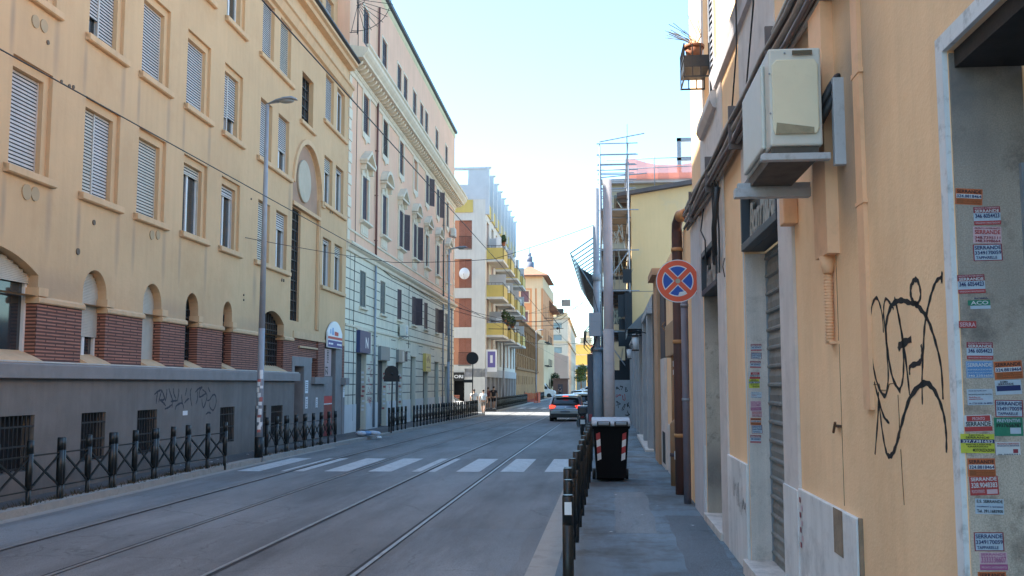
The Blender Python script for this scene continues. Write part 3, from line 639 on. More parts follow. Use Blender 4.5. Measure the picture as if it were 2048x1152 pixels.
fx = MB(); fx.box(35.0, 35.12, .31, .37, ZG, 3.1).box(35.3, 35.34, .34, .37, ZG, 3.1).box(35.6, 35.64, .34, .37, ZG, 3.1); fx.build('shop_frame', M['stoneg'], yb)
# arched shop sign (its own thing)
sg = thing('shop_sign', 'arched white and blue sign over the doorway at the end of the yellow block', 'sign', LY.at(34.0, 0, 3.05), LY.rz)
arc = arch_pts(0, 2.1, .55, .42, 14); a = MB(); a.prism([(0,.0),(2.1,.0)]+list(reversed(arc)), 'y', -.10, -.04, 0)
a.box(.02, 2.08, -.106, -.10, .02, .26, 1).box(.02, 2.08, -.106, -.10, .31, .40, 2)
f_ = lambda x, z: (x, -.1085, z)

for xa, xb in ((.10,.34),(.38,.72),(1.3,1.56),(1.6,2.0)): a.box(xa, xb, -.1085, -.1062, .11, .17, 0)
a.prism([(.55,.46),(.85,.46),(.78,.72),(.62,.72)], 'y', -.1045, -.1001, 3).prism([(.95,.45),(1.5,.45),(1.5,.58),(.95,.6)], 'y', -.1045, -.1001, 2).prism([(.3,.5),(.45,.5),(.42,.66),(.33,.66)], 'y', -.1045, -.1001, 3)
M['sblue'] = mat('sign_blue', (.03,.05,.22), .5, .05); M['sred'] = mat('sign_red', (.5,.06,.05), .5, .05); M['slb'] = mat('sign_pale_blue', (.2,.35,.6), .5, .05)
a.build('sign_board', [M['white'], M['sblue'], M['sred'], M['slb']], sg)
# vents and bits on the yellow wall
vt = MB()
for u, v, r_ in ((52,384,.13),(69,388,.12),(303,470,.10),(315,470,.10),(70,43,.11),(87,52,.11),(95,85,.04),(187,445,.05),(155,503,.06),(122,163,.03),(138,172,.035),(146,174,.035),(563,560,.05),(567,561,.05),(487,590,.03),(487,600,.03),(660,424,.05),(664,425,.05),(502,398,.03)):
    x, z = LY.px(u, v); e = [(x+r_*math.cos(2*math.pi*k/16), z+r_*math.sin(2*math.pi*k/16)) for k in range(16)]
    vt.prism(e, 'y', -.02, -.001, 0 if r_ > .09 else 1)
vt.build('vent_cap', [mat('vent_cap', (.42,.30,.18), .8, .1), mat('vent_dark', (.14,.10,.07), .8, .1)], yb)
# graffiti on the grey plinth
gf = MB(); fnL = lambda x, z: (x, -.0525, z)
def gL(pts): return [LY.px(300+x/12.8, 750+y/12.8, -.05) for x, y in pts]
for p in ([(110,500),(200,420),(290,380)],[(195,430),(170,580),(155,740)],[(300,390),(250,560),(220,700)],[(300,390),(360,560),(350,630),(250,640)],[(250,640),(330,700),(400,790)],[(430,360),(420,520),(390,670)],[(395,660),(350,520),(320,440)],[(480,340),(520,480),(570,640),(560,840)],[(375,870),(470,830),(555,760)],[(595,340),(610,480),(660,600)],[(530,680),(610,665),(700,655)],[(730,350),(735,440),(700,650)],[(640,890),(680,780),(820,720),(860,860)],[(810,500),(810,600),(830,740)],[(940,330),(920,430),(905,530)],[(880,720),(930,650),(1000,600)],[(1060,340),(1030,430),(1040,620),(1070,800)],[(1160,440),(1230,360),(1330,300)],[(1210,420),(1215,600),(1170,750)],[(1340,310),(1270,400),(1270,560),(1400,490),(1430,480)],[(1340,370),(1440,470),(1450,600),(1370,830),(1330,700),(1330,600)],[(1490,310),(1510,380),(1540,440)],[(1460,650),(1520,640),(1600,520),(1670,520),(1690,700),(1620,900),(1530,820),(1530,700)],[(1425,1010),(1490,960),(1560,980)]): stroke(gf, gL(p), .045, fnL)
gf.build('graffiti', mat('spray_dark', (.035,.037,.05), .8, .1), yb)
nt_ = MB(); x, z = LY.px(370, 826, -.05); nt_.box(x-.13, x+.13, -.057, -.0505, z-.05, z+.05); nt_.build('posted_notice', M['white'], yb)
# ============================================================ LEFT: pink palazzo with the rusticated ground floors
cor = LY.at(36.9); PK = Facade(cor.x, cor.y, vpang(1172)); PL = 31.0
pk = thing('palazzo', 'pink palazzo with dark shutters, heavy bracketed cornice and pale rusticated base', 'building', PK.o, PK.rz)
sx = [2.95, 6.95, 10.95, 15.0, 18.95, 23.1, 27.4]; WH = .56
M['roof'] = mat('roof_edge', (.10,.12,.15), .7, .1)
rw = MB(); ro = [(x-WH, x+WH, 4.92, 6.42, 0, .22) for x in sx]
doors = [(1.95,3.75,3.0),(6.05,8.0,2.8),(10.2,11.9,2.8),(14.2,15.7,3.2),(18.2,19.8,2.45),(22.4,24.0,3.1),(26.6,28.2,2.9)]
ro += [(a, b, -.4, z, 0, .24) for a, b, z in doors]
wall(rw, 0, PL, -.4, 6.95, ro, 0)
rw.poly([(PL,0,-.4),(PL,14,-.4),(PL,14,6.95),(PL,0,6.95)]); rw.poly([(0,0,-.4),(0,1,-.4),(0,1,6.95),(0,0,6.95)])
rw.build('rusticated_base', M['rustic'], pk)
# rustication joints as real recess lines: proud blocks between the joints would be too many, so the joints are thin dark channels
jn = MB(); z = .9
def spans(z):
    cut = [(a, b) for a, b, c, d, *_ in ro if c-.02 < z < d+.02]
    if 3.35 < z < 4.1: cut += [(p-.1, q+.9) for p, q, _ in doors]
    cut.sort(); out = []; x = .02
    for a, b in cut:
        if a > x: out.append((x, a-.06))
        x = max(x, b+.06)
    if x < PL: out.append((x, PL-.01))
    return out
while z < 6.9:
    for a, b in spans(z):
        if b-a > .1: jn.box(a, b, -.004, -.0005, z-.018, z+.018)
    z += .42 if z < 4.2 else .40
rnd = random.Random(3)
z = 4.5; k = 0
while z < 6.6:
    x = .5+(k % 2)*.5
    while x < PL:
        if False and not any(a-.05 < x < b+.05 for a, b in [(s-WH, s+WH) for s in sx]): jn.box(x-.012, x+.012, -.0035, -.0008, z, z+.38)
        x += 1.25
    z += .40; k += 1
jn.box(.66, .70, -.004, -.0005, .02, 7.0)
jn.build('rustication_joint', M['groove'], pk)
bp_ = MB()
ex = [0]+[v for a, b, _ in doors for v in (a-.02, b+.02)]+[PL]
for a, b in zip(ex[::2], ex[1::2]): bp_.box(a+.01, b-.01, -.035, 0, -.4, .95)
bp_.build('base_block', mat('pale_base_stone', (.62,.62,.60), .85, .08, 1.5, .2, 60, streak=.3), pk)
ms = MB(); ms.prism([(0,3.98),(-.05,4.0),(-.06,4.08),(0,4.1)], 'x', 0, PL)
ms.prism([(0,6.9),(-.08,6.93),(-.10,7.06),(-.22,7.14),(-.26,7.2),(-.26,7.27),(0,7.34)], 'x', -.05, PL+.05)
ms.prism([(0,7.75),(-.05,7.78),(-.05,7.84),(0,7.86)], 'x', 0, PL)
ms.build('string_course', M['cream'], pk)
uw = MB(); uo = []
for x in sx: uo += [(x-WH, x+WH, 8.5, 10.35, 0, .22), (x-WH, x+WH, 12.25, 13.9, 0, .22)]
ax = [2.8, 6.6, 10.2, 11.9, 14.6, 16.9, 18.6, 22.6, 26.8]; AW = .54
for x in ax: uo.append((x-AW, x+AW, 16.05, 17.62, 0, .2))
wall(uw, 0, PL, 6.95, 19.55, uo, 0)
uw.poly([(PL,0,6.95),(PL,14,6.95),(PL,14,19.55),(PL,0,19.55)]); uw.poly([(0,0,6.95),(0,0,19.55),(0,9,19.55),(0,9,6.95)]); uw.poly([(0,0,19.55),(PL,0,19.55),(PL,14,19.55),(0,14,19.55)]); uw.poly([(0,14,-.4),(PL,14,-.4),(PL,14,19.55),(0,14,19.55)])
uw.build('wall', M['pink'], pk)
# quoins
q = MB(); z = 7.35; k = 0
while z < 14.2:
    for x0, s_ in ((0, 1), (PL, -1)):
        w_ = .55 if k % 2 else .38; a, b = sorted((x0, x0+s_*w_)); q.box(a, b, -.045, 0, z, z+.40)
        if s_ < 0: q.box(PL, PL+.045, 0, w_, z, z+.40)
    z += .44; k += 1
q.build('quoin', M['cream'], pk, bevel=.012)
# great cornice with modillions
cn = MB(); cn.prism([(0,13.98),(-.05,14.0),(-.06,14.12),(-.12,14.16),(-.12,14.22),(0,14.22)], 'x', -.02, PL+.1)
cn.prism([(0,14.50),(-.60,14.52),(-.62,14.60),(-.72,14.70),(-.79,14.80),(-.80,14.92),(0,15.02)], 'x', -.2, PL+.78)
cn.prism([(0,14.22),(-.14,14.22),(-.15,14.28),(0,14.29)], 'x', 0, PL)
cn.prism([(PL,14.50),(PL+.6,14.52),(PL+.79,14.80),(PL+.8,14.92),(PL,15.02)], 'y', 0, 3)
x = .15
while x < PL+.6: cn.prism([(0,14.29),(-.28,14.30),(-.44,14.38),(-.50,14.50),(0,14.50)], 'x', x, x+.17); x += .52
cn.build('cornice', M['cream'], pk)
MB().prism([(-.78,14.925),(-.86,14.98),(-.86,15.06),(-.7,15.04)], 'x', -.2, PL+.78).build('gutter', M['cream'], pk)
rf = MB(); rf.prism([(0,19.2),(-.04,19.3),(-.05,19.5),(0,19.55)], 'x', 0, PL); rf.build('parapet_band', mat('peeling_cream', (.62,.56,.36), .9, .1, 1, .2, 50, streak=.4), pk)
rf = MB(); rf.prism([(.6,19.56),(-.16,19.58),(-.18,19.72),(.6,19.74)], 'x', -.1, PL+.15); rf.build('roof_edge', M['roof'], pk)
# shutters
def leaf(mb, w_, h, m=0):           # a louvred leaf in its own plane: x 0..w, z 0..h, thickness y
    t = .035; f = .06
    mb.box(0, f, 0, t, 0, h, m).box(w_-f, w_, 0, t, 0, h, m).box(f, w_-f, 0, t, 0, f, m).box(f, w_-f, 0, t, h-f, h, m).box(f, w_-f, 0, t, h*.48, h*.48+f, m)
    n = int(h/.085)
    for i in range(n):
        z = f+(h-2*f)*i/n; mb.poly([(f,.004,z),(w_-f,.004,z),(w_-f,.03,z+(h-2*f)/n*1.15),(f,.03,z+(h-2*f)/n*1.15)], m)
def shutters(root, x, hw, z0, z1, mode, mt, y=.03):
    for sgn in (-1, 1):
        md_ = mode if isinstance(mode, str) else mode[(sgn+1)//2]
        if not md_: continue
        a = {'closed': 0, 'open': 158, 'half': 146, 'ajar': 14}[md_]
        mb = MB(); leaf(mb, hw-.01, z1-z0-.02)
        Mx = Matrix.Translation((x+sgn*hw, y, z0+.01)) @ Matrix.Rotation(R(a)*sgn, 4, 'Z') @ Matrix.Scale(-sgn, 4, (1,0,0))
        o = MB().add(mb, Mx); o.build('shutter_leaf', M[mt], root)
def pwindow(root, x, hw, z0, z1, mode, mt='shutd', fr='pvc', sl=True):
    f = MB(); y = .16; t = .06
    f.box(x-hw, x-hw+t, y-.03, y+.03, z0, z1).box(x+hw-t, x+hw, y-.03, y+.03, z0, z1).box(x-hw+t, x+hw-t, y-.03, y+.03, z0, z0+t).box(x-hw+t, x+hw-t, y-.03, y+.03, z1-t, z1).box(x-.04, x+.04, y-.028, y+.028, z0+t, z1-t)
    f.box(x-hw+t, x+hw-t, y-.02, y+.02, z0+(z1-z0)*.68, z0+(z1-z0)*.68+.04)
    wo = f.build('window', M[fr], root)
    MB().poly([(x-hw+t,y+.01,z0+t),(x+hw-t,y+.01,z0+t),(x+hw-t,y+.01,z1-t),(x-hw+t,y+.01,z1-t)]).build('pane', M['glass'], wo)
    if mode: shutters(wo, x, hw, z0, z1, mode, mt)
    return wo
mz = ['closed','closed',('ajar',None),('ajar','half'),('ajar','ajar'),('ajar','half'),'closed']
for i, x in enumerate(sx): 
    pwindow(pk, x, WH, 4.92, 6.42, mz[i], 'shutg' if i < 2 else 'shutd'); MB().prism([(.05,4.92),(-.12,4.9),(-.12,4.82),(0,4.80)], 'x', x-.68, x+.68).build('sill', M['cream'], pk)
pn_m = [('ajar',None),('ajar',None),('ajar','half'),('ajar','half'),'closed',('ajar','ajar'),None]
ped = MB()
for i, x in enumerate(sx):
    pwindow(pk, x, WH, 8.5, 10.35, pn_m[i])
    fr = MB(); fr.box(x-WH-.17, x-WH-.005, -.07, 0, 8.5, 10.5).box(x+WH+.005, x+WH+.17, -.07, 0, 8.5, 10.5).box(x-WH-.17, x+WH+.17, -.075, 0, 10.36, 10.55).box(x-.08, x+.08, -.11, -.07, 10.4, 10.7)
    fr.box(x-WH-.14, x+WH+.14, -.04, 0, 10.55, 10.82)
    fr.box(x-WH-.30, x+WH+.30, -.30, 0, 10.82, 10.92)
    for s_ in (-1, 1): fr.box(x+s_*(WH+.13)-.06, x+s_*(WH+.13)+.06, -.22, 0, 10.58, 10.82)
    c = x; hw = WH+.34
    if i % 2 == 0:                                  # triangular pediment
        fr.prism([(c-hw,10.92),(c-hw,11.0),(c,11.52),(c+hw,11.0),(c+hw,10.92),(c+hw-.12,10.92),(c,11.38),(c-hw+.12,10.92)], 'y', -.32, 0)
        fr.prism([(c-hw+.2,10.93),(c+hw-.2,10.93),(c,11.33)], 'y', -.08, -.002)
    else:                                           # segmental pediment
        a1 = arch_pts(c-hw, c+hw, 10.95, .56, 14); a2 = arch_pts(c-hw+.1, c+hw-.1, 10.92, .44, 14)
        for p, q_, r2, s2 in zip(a1, a1[1:], a2[1:], a2):
            fr.poly([(p[0],-.32,p[1]),(q_[0],-.32,q_[1]),(r2[0],-.32,r2[1]),(s2[0],-.32,s2[1])]); fr.poly([(p[0],0,p[1]),(q_[0],0,q_[1]),(q_[0],-.32,q_[1]),(p[0],-.32,p[1])]); fr.poly([(s2[0],-.32,s2[1]),(r2[0],-.32,r2[1]),(r2[0],0,r2[1]),(s2[0],0,s2[1])])
        fr.prism([(c-hw+.1,10.93)]+a2[::-1][::-1]+[(c+hw-.1,10.93)], 'y', -.08, -.002)
    fr.build('window_surround', M['cream'], pk)
    ap = MB(); ap.prism([(0,8.5),(-.20,8.48),(-.22,8.40),(-.06,8.34),(0,8.34)], 'x', x-WH-.27, x+WH+.27); ap.box(x-WH-.1, x+WH+.1, -.04, 0, 7.9, 8.34).box(x-WH+.08, x+WH-.08, -.055, -.04, 7.98, 8.26)
    ap.build('sill', M['cream'], pk)
un_m = ['closed', None, 'closed', None, ('ajar','half'), ('ajar','half'), 'closed']
for i, x in enumerate(sx):
    w_ = pwindow(pk, x, WH, 12.25, 13.9, un_m[i])
    fr = MB(); fr.box(x-WH-.15, x-WH-.004, -.05, 0, 12.25, 14.04).box(x+WH+.004, x+WH+.15, -.05, 0, 12.25, 14.04).box(x-WH-.004, x+WH+.004, -.05, 0, 13.905, 14.04)
    fr.prism([(x-WH-.15,12.24),(x+WH+.15,12.24),(x+WH+.10,12.0),(x+.2,11.95),(x,11.80),(x-.2,11.95),(x-WH-.10,12.0)], 'y', -.06, 0)
    fr.build('window_surround', M['cream'], pk)
    if i == 1:
        g_ = MB()
        for k in range(9): g_.box(x-WH+.05+k*.125, x-WH+.065+k*.125, -.01, .01, 12.3, 13.88)
        g_.bar((x-WH,0,13.0),(x+WH,0,12.45),.02).bar((x-WH,0,12.45),(x+WH,0,13.0),.02).build('window_grate', M['iron'], w_)
for i, x in enumerate(ax):
    pwindow(pk, x, AW, 16.05, 17.62, 'closed')
    fr = MB(); fr.box(x-AW-.09, x-AW-.004, -.025, 0, 16.0, 17.72).box(x+AW+.004, x+AW+.09, -.025, 0, 16.0, 17.72).box(x-AW-.004, x+AW+.004, -.025, 0, 17.625, 17.72); fr.build('window_surround', M['cream'], pk)
# doors, roller shutters
for i, (a, b, z) in enumerate(doors):
    d = MB(); slats(d, a, b, -.1, z, .22, .07); d.poly([(a,.24,-.4),(b,.24,-.4),(b,.24,z),(a,.24,z)]); d.build('shop_shutter', mat('dark_roller_door', (.055,.06,.065), .6, .2, 3), pk)
    t_ = MB(); t_.box(a-.1, b+.1, -.05, 0, z+(.0 if i > 2 else .95 if i == 0 else .62), z+(.07 if i > 2 else 1.03 if i == 0 else .70)); t_.build('door_lintel', M['cream'], pk)
# downpipes
for x, z0, z1, mt_ in ((4.95,7.3,14.3,'redpipe'),(4.95,0,6.9,'galv'),(25.3,7.3,14.3,'shutg'),(25.3,0,6.9,'galv'),(5.0,15.6,18.6,'redpipe'),(29.3,0,6.9,'galv')):
    M.setdefault('redpipe', mat('brown_downpipe', (.16,.07,.06), .6, .1))
    p = MB(); p.tube([(x,-.09,z0-.1),(x,-.09,z1)], .05, 10)
    for z in range(int(z0)+1, int(z1), 2): p.box(x-.065, x+.065, -.145, 0, z, z+.03)
    p.build('downpipe', M[mt_], pk)
p = MB(); p.tube([(1.35,-.03,0.3),(1.35,-.03,3.2),(1.25,-.03,4.2),(1.32,-.03,6.6),(1.3,-.03,12.0),(1.3,-.03,19)], .012, 6); p.tube([(13.4,-.03,3.6),(13.4,-.03,7.0)], .012, 6); p.tube([(5.3,-.03,7.0),(9,-.03,6.8),(14,-.03,6.9),(22,-.03,6.8),(30,-.03,6.85)], .014, 6); p.build('wall_cable', M['cable'], pk)
# red scribbles on the shop piers
gr = MB(); rr = random.Random(5); M['gred'] = mat('graffiti_red', (.42,.14,.13), .8, .2); 
for x0 in (4.0, 4.35, 8.3):
    for k in range(7):
        z = .9+k*.28+rr.uniform(-.08,.08); P = [(x0+rr.uniform(0,.55), z+rr.uniform(-.12,.12)) for _ in range(5)]; stroke(gr, P, .03, lambda x, z: (x, -.0385 if z < .99 else -.006, z))
gr.build('graffiti', M['gred'], pk)
st = MB()
for a, b, z in doors[:3]:
    for k in range(9):
        zz = .6+.2*k+rr.uniform(-.04,.04); y = .03+rr.uniform(0,.06); st.box(b-.004, b-.001, y, y+.12, zz, zz+.09, rr.randrange(2))
st.build('sticker', [M['gred'], M['white']], pk)

# things fixed to the pink palazzo
def ac_unit(name_label, org, rz, w_=.80, d=.30, h=.58, group=None, mt='acw'):
    M.setdefault('acw', mat('ac_white_casing', (.62,.60,.53), .45, .05, 3, .03, dirt=(.30,.27,.22), dirt_amt=.18, dscale=3))
    M.setdefault('acd', mat('grimy_ac_base', (.10,.085,.07), .8, .3, 8, .1))
    t = thing('air_conditioner', name_label, 'air conditioner', org, rz, group)
    c = MB(); c.box(0, w_, -d, 0, .035, h); c.build('casing', M[mt], t, bevel=.012)
    f = MB(); n = 20; cx, cz, r_ = w_*.42, h*.52, h*.40
    for k in range(7):
        rr_ = r_*(k+1)/7; pts = [(cx+rr_*math.cos(2*math.pi*j/n), -d-.012, cz+rr_*math.sin(2*math.pi*j/n)) for j in range(n+1)]; f.tube(pts, .004, 4, caps=False)
    for k in range(8): a = math.pi*k/8; f.bar((cx-r_*math.cos(a),-d-.012,cz-r_*math.sin(a)),(cx+r_*math.cos(a),-d-.012,cz+r_*math.sin(a)),.006)
    f.build('fan_grille', M['white'], t)
    b = MB(); e = [(cx+r_*math.cos(2*math.pi*j/20), cz+r_*math.sin(2*math.pi*j/20)) for j in range(20)]; b.prism(e, 'y', -d-.004, -d+.001); b.build('fan_opening', mat('fan_shadow_grey', (.22,.22,.22), .7), t)
    k_ = MB()
    for x in (.08, w_-.08):
        k_.box(x-.02, x+.02, -d-.02, .10, -.01, .034); k_.bar((x,-d+.05,-.01),(x,.08,-.16),.02)
    k_.build('bracket', M['galv'], t)
    return t
for lab, x, z in (('air conditioner under the third mezzanine window of the pink palazzo', 10.55, 4.08), ('air conditioner high on the pink palazzo beside its last upper window', 28.3, 11.75)):
    ac_unit(lab, PK.at(x, -.1, z), PK.rz, group='air conditioners on the pink palazzo')
def board(name, label, x, z, w_, h, d, mats, txt=None, face=None, facade=PK, y=0):
    t = thing(name, label, 'sign', facade.at(x, y, z), facade.rz); m = MB(); m.box(0, w_, -d, 0, 0, h, 0)
    if txt: put_text(m, txt[0], lambda a, b: (a, -d-.002, b), *txt[1:5], 1, .02)
    m.build('sign_board', mats, t, bevel=0); return t
board('shop_sign', 'dark blue box sign over the first shop door of the pink palazzo', 1.9, 3.02, 1.95, .9, .16, [mat('sign_navy', (.02,.035,.12), .5, .05), M['white']], ('N', 1.0, 1.5, .2, .65))
board('shop_sign', 'blank grey box sign over the second shop door of the pink palazzo', 6.05, 2.82, 2.0, .62, .14, [mat('sign_grey', (.16,.18,.19), .5, .1)])
board('shop_sign', 'grey box sign with a pale stripe over the third shop door', 10.2, 2.82, 1.75, .6, .14, [mat('sign_grey2', (.20,.19,.18), .5, .1), M['white']], ('l', 1.05, 1.2, .05, .55))
ys = board('shop_sign', 'amber illuminated box sign over the fifth doorway of the pink palazzo', 18.1, 2.46, 1.75, 1.02, .18, [mat('amber_sign', (.55,.38,.10), .5, .12, 6), mat('amber_dark', (.25,.13,.03), .5)])
m = MB(); [m.box(.2+.3*k, .2+.3*k+.2, -.186, -.1815, .6-.1*(k%2), .75+.08*(k%3)) for k in range(4)]; m.box(.2, 1.5, -.186, -.1815, .2, .28); m.build('sign_lettering', mat('amber_dark', (.25,.13,.03), .5), ys)
board('wall_plaque', 'small dark plaque beside the fourth doorway of the pink palazzo', 12.7, 2.9, .35, .5, .05, [M['shutd'], M['white']], ('l', .14, .2, .1, .4))
# fan-shaped iron guard between the two left buildings
fg = thing('fan_guard', 'fan-shaped iron spike guard high on the corner between yellow and pink buildings', 'spike guard', PK.at(0, 0, 17.0), PK.rz)
m = MB(); CY = (0, -.1, 0)
for k in range(13):
    a = R(-100+k*11); m.tube([(.0,-.30+.05*math.cos(a),.2*0+.25*math.sin(a)),(0,-.3-1.45*math.cos(a),1.45*math.sin(a))], .012, 5)
for rr_ in (.3, 1.35): m.tube([(0,-.3-rr_*math.cos(R(-100+k*6)),rr_*math.sin(R(-100+k*6))) for k in range(28)], .014, 5)
m.tube([(0,-.3,-1.5),(0,-.3,1.5)], .016, 5).tube([(0,0,-1.4),(0,-.3,-1.4)], .016, 5).tube([(0,0,.8),(0,-.3,.8)], .016, 5); m.build('spikes', M['iron'], fg)
for x, y, h, lab in ((14.5, 3, 3.4, 'thin tv antenna on the pink palazzo roof, the nearest one'), (21.5, 2, 3.2, 'tv antenna on the pink palazzo roof, the middle one of three'), (24.0, 2.2, 3.0, 'tv antenna on the pink palazzo roof, the farthest and leaning')):
    t = thing('tv_antenna', lab, 'antenna', PK.at(x, y, 19.56), PK.rz, 'antennas on the pink palazzo roof'); m = MB(); m.tube([(0,0,0),(.05,0,h)], .025, 6); m.build('mast', M['galv'], t)
    m = MB()
    for k in range(5): m.bar((-.05+.1*k-.2, -.5+.04*k, h-.25), (-.05+.1*k-.2, .5-.04*k, h-.25), .015)
    m.bar((-.35,0,h-.25),(.45,0,h-.25),.02); m.bar((-.1,-.4,h-.8),(.1,.4,h-.8),.015); m.build('elements', M['galv'], t)

# ============================================================ LEFT: white block with yellow balconies
wx = (ray(970, 768)*(76/ray(970, 768).y)).x
WB = Facade(wx, 76, vpang(1190)); WL = 29.0
wb = thing('balcony_block', 'white apartment block with yellow balcony parapets and red-brown shutters', 'building', WB.o, WB.rz)
M['wwhite'] = mat('white_render', (.62,.60,.55), .85, .06, .8, .15, 50, streak=.2); M['byel'] = mat('yellow_parapet', (.58,.44,.13), .8, .07, 1, .1, 50, streak=.15)
M['orsh'] = mat('red_brown_shutter', (.40,.155,.095), .6, .1, 3, .03); M['orwall'] = mat('orange_render', (.58,.26,.15), .85, .08, 1, .1)
M['pgrey'] = mat('pale_blue_grey_render', (.50,.53,.56), .85, .06, 1, .1); M['arc'] = mat('arcade_concrete', (.40,.40,.42), .85, .1, 2, .15, streak=.3)
# local frame: x along the street away from the camera, y into the block; the end wall (facing us) is the plane x=0
m = MB(); fz = [3.2, 6.2, 9.28, 12.4, 15.3]
eo = []
for z0, z1 in ((3.25,5.35),(6.2,8.5),(9.3,11.62),(12.45,14.72)): eo.append((1.08, 2.62, z0, z1))
def end_wall(mb, y0, y1, z0, z1, ops, x=0, dp=.18, mi=0):
    t = MB(); wall(t, y0, y1, z0, z1, [o+(0,dp) for o in ops], 0, mi); mb.add(t, Matrix(((0,1,0,x),(1,0,0,0),(0,0,1,0),(0,0,0,1))))
end_wall(m, 0, 15, 2.65, 15.35, eo); end_wall(m, 0, 15, 15.35, 16.45, []); 
end_wall(m, 0, 1.65, -.4, 2.65, []); end_wall(m, 6, 15, -.4, 2.65, [])
so_ = [(x, x+1.7, z0, z1) for x in (1.0, 4.6, 8.2, 11.8, 15.4, 19.0, 22.6, 26.2) for z0, z1 in ((3.3,5.5),(6.3,8.6),(9.4,11.7),(12.5,14.8))]
t = MB(); wall(t, 0, WL, 2.75, 16.4, [o+(0,.2) for o in so_], 0); m.add(t)
m.poly([(WL,0,-.4),(WL,15,-.4),(WL,15,16.4),(WL,0,16.4)]); m.poly([(0,0,16.4),(WL,0,16.4),(WL,15,16.4),(0,15,16.4)]); m.poly([(0,15,-.4),(WL,15,-.4),(WL,15,16.4),(0,15,16.4)])
m.poly([(0,2.5,-.4),(WL,2.5,-.4),(WL,2.5,2.75),(0,2.5,2.75)]); m.poly([(0,0,2.75),(WL,0,2.75),(WL,2.5,2.75),(0,2.5,2.75)])
m.build('wall', M['wwhite'], wb)
pt = MB()
for k in range(9):
    x = .0+k*3.3; pt.prism([(0,15.2),(-.28,15.2),(-.28,18.9),(-.45,19.02),(1.4,19.02),(1.4,16.4),(0,16.4)] , 'x', x, x+.45)
pt.box(-.02, .4, .0, 14, 16.4, 17.6).box(-.05, .45, 0, 14, 18.85, 19.0)
pt.build('roof_pier', M['pgrey'], wb)
pp = MB(); pp.box(.6, WL, 1.4, 1.5, 16.4, 18.2); pp.box(.45, 14, 3, 3.1, 16.4, 18.4); pp.build('penthouse_wall', M['pgrey'], wb)
pp = MB(); pp.box(-.06, 0, 1.0, 3.9, 15.36, 16.36); 
for k in range(8): pp.box(.45+3.3*k, 3.3+3.3*k, -.10, 0, 15.3, 16.3)
pp.build('roof_parapet', M['byel'], wb)
def shut_panel(root, pts, n, mt): pass
for y0, y1, z0, z1 in eo:
    f = MB(); f.box(.10, .12, y0+1.02, y1, z0, z1); f.build('recess_panel', M['orwall'], wb)
    s = MB(); k = int((z1-z0)/.08)
    for i in range(k): z = z0+i*(z1-z0)/k; s.poly([(.09,y0,z),(.09,y0+1.01,z),(.115,y0+1.01,z+.075),(.115,y0,z+.075)])
    s.box(.075, .09, y0+.49, y0+.52, z0, z1); s.build('shutter', M['orsh'], wb)
    if z0 in (3.25, 12.45):
        r_ = MB(); 
        for i in range(12): r_.box(-.03, -.015, y0+i*.092, y0+i*.092+.012, z0-.05, z0+.95)
        r_.box(-.035, -.01, y0, y0+1.04, z0+.95, z0+.98).box(-.035, -.01, y0, y0+1.04, z0-.07, z0-.04); r_.build('railing', M['iron'], wb)
for x0, x1, z0, z1 in so_:
    s = MB(); slats(s, x0, x1, z0, z1, .15, .08); s.build('shutter', M['orsh'] if rnd.random() < .7 else M['shutd'], wb)
# balconies
for fi, (z, x0, w_) in enumerate([(5.45,.9,27.0),(8.5,.9,27.0),(11.5,.9,27.0)]):
    n = 4
    for k in range(n):
        xa = x0+k*6.9; xb = xa+4.6; d = 1.35
        b = MB(); b.box(xa, xb, -d, 0, z, z+.18, 0); b.build('balcony_slab', M['wwhite'], wb)
        p = MB(); p.box(xa, xa+.07, -d, -.0, z+.18, z+1.12).box(xa+.6, xb-.9, -d, -d+.07, z+.18, z+1.12).build('balcony_parapet', M['byel'], wb)
        r_ = MB(); r_.bar((xa,-d+.03,z+1.3),(xb,-d+.03,z+1.3),.03).bar((xa+.03,-d,z+1.3),(xa+.03,0,z+1.3),.03)
        for i in range(9): r_.bar((xa+i*(xb-xa)/8,-d+.03,z+.18),(xa+i*(xb-xa)/8,-d+.03,z+1.3),.02)
        for i in range(5): r_.bar((xa+.03,-d+.05+i*.3,z+1.12),(xa+.03,-d+.05+i*.3,z+1.3),.02)
        r_.build('balcony_railing', M['iron'], wb)
        if (k+fi) % 2 == 0:
            c = MB(); c.box(xa+.3, xa+1.0, -d+.2, -d+.6, z+.18, z+1.6+.2*fi); c.build('balcony_cabinet', M['white' if fi else 'pgrey'], wb)
        q_ = MB(); q_.box(xa+2.2, xa+2.26, -d, 0, z+.18, z+2.2); q_.build('balcony_screen', M['pgrey'], wb)
# plants hanging over the first-floor balcony
M['leaf'] = mat('leaf_green', (.05,.09,.025), .7, .35, 3, 0); M['leafd'] = mat('dark_leaf', (.03,.055,.02), .7, .35, 3, 0); M['leafl'] = mat('pale_leaf', (.13,.22,.05), .7, .3, 3, 0)
def leaves(mb, c, rad, n, size, rng, m=0, mm=1):
    for _ in range(n):
        v = Vector((rng.gauss(0,1), rng.gauss(0,1), rng.gauss(0,1))).normalized()*rng.uniform(.35, 1)**.6
        p = Vector((c[0]+v.x*rad[0], c[1]+v.y*rad[1], c[2]+v.z*rad[2])); a = Vector((rng.uniform(-1,1), rng.uniform(-1,1), rng.uniform(-.6,.6))).normalized()*size*rng.uniform(.5,1.3)
        b = a.cross(Vector((rng.uniform(-1,1), rng.uniform(-1,1), rng.uniform(-1,1)))).normalized()*size*.4
        mb.poly([p-a, p-b, p+a, p+b], m+rng.randrange(mm))
rp = random.Random(9)
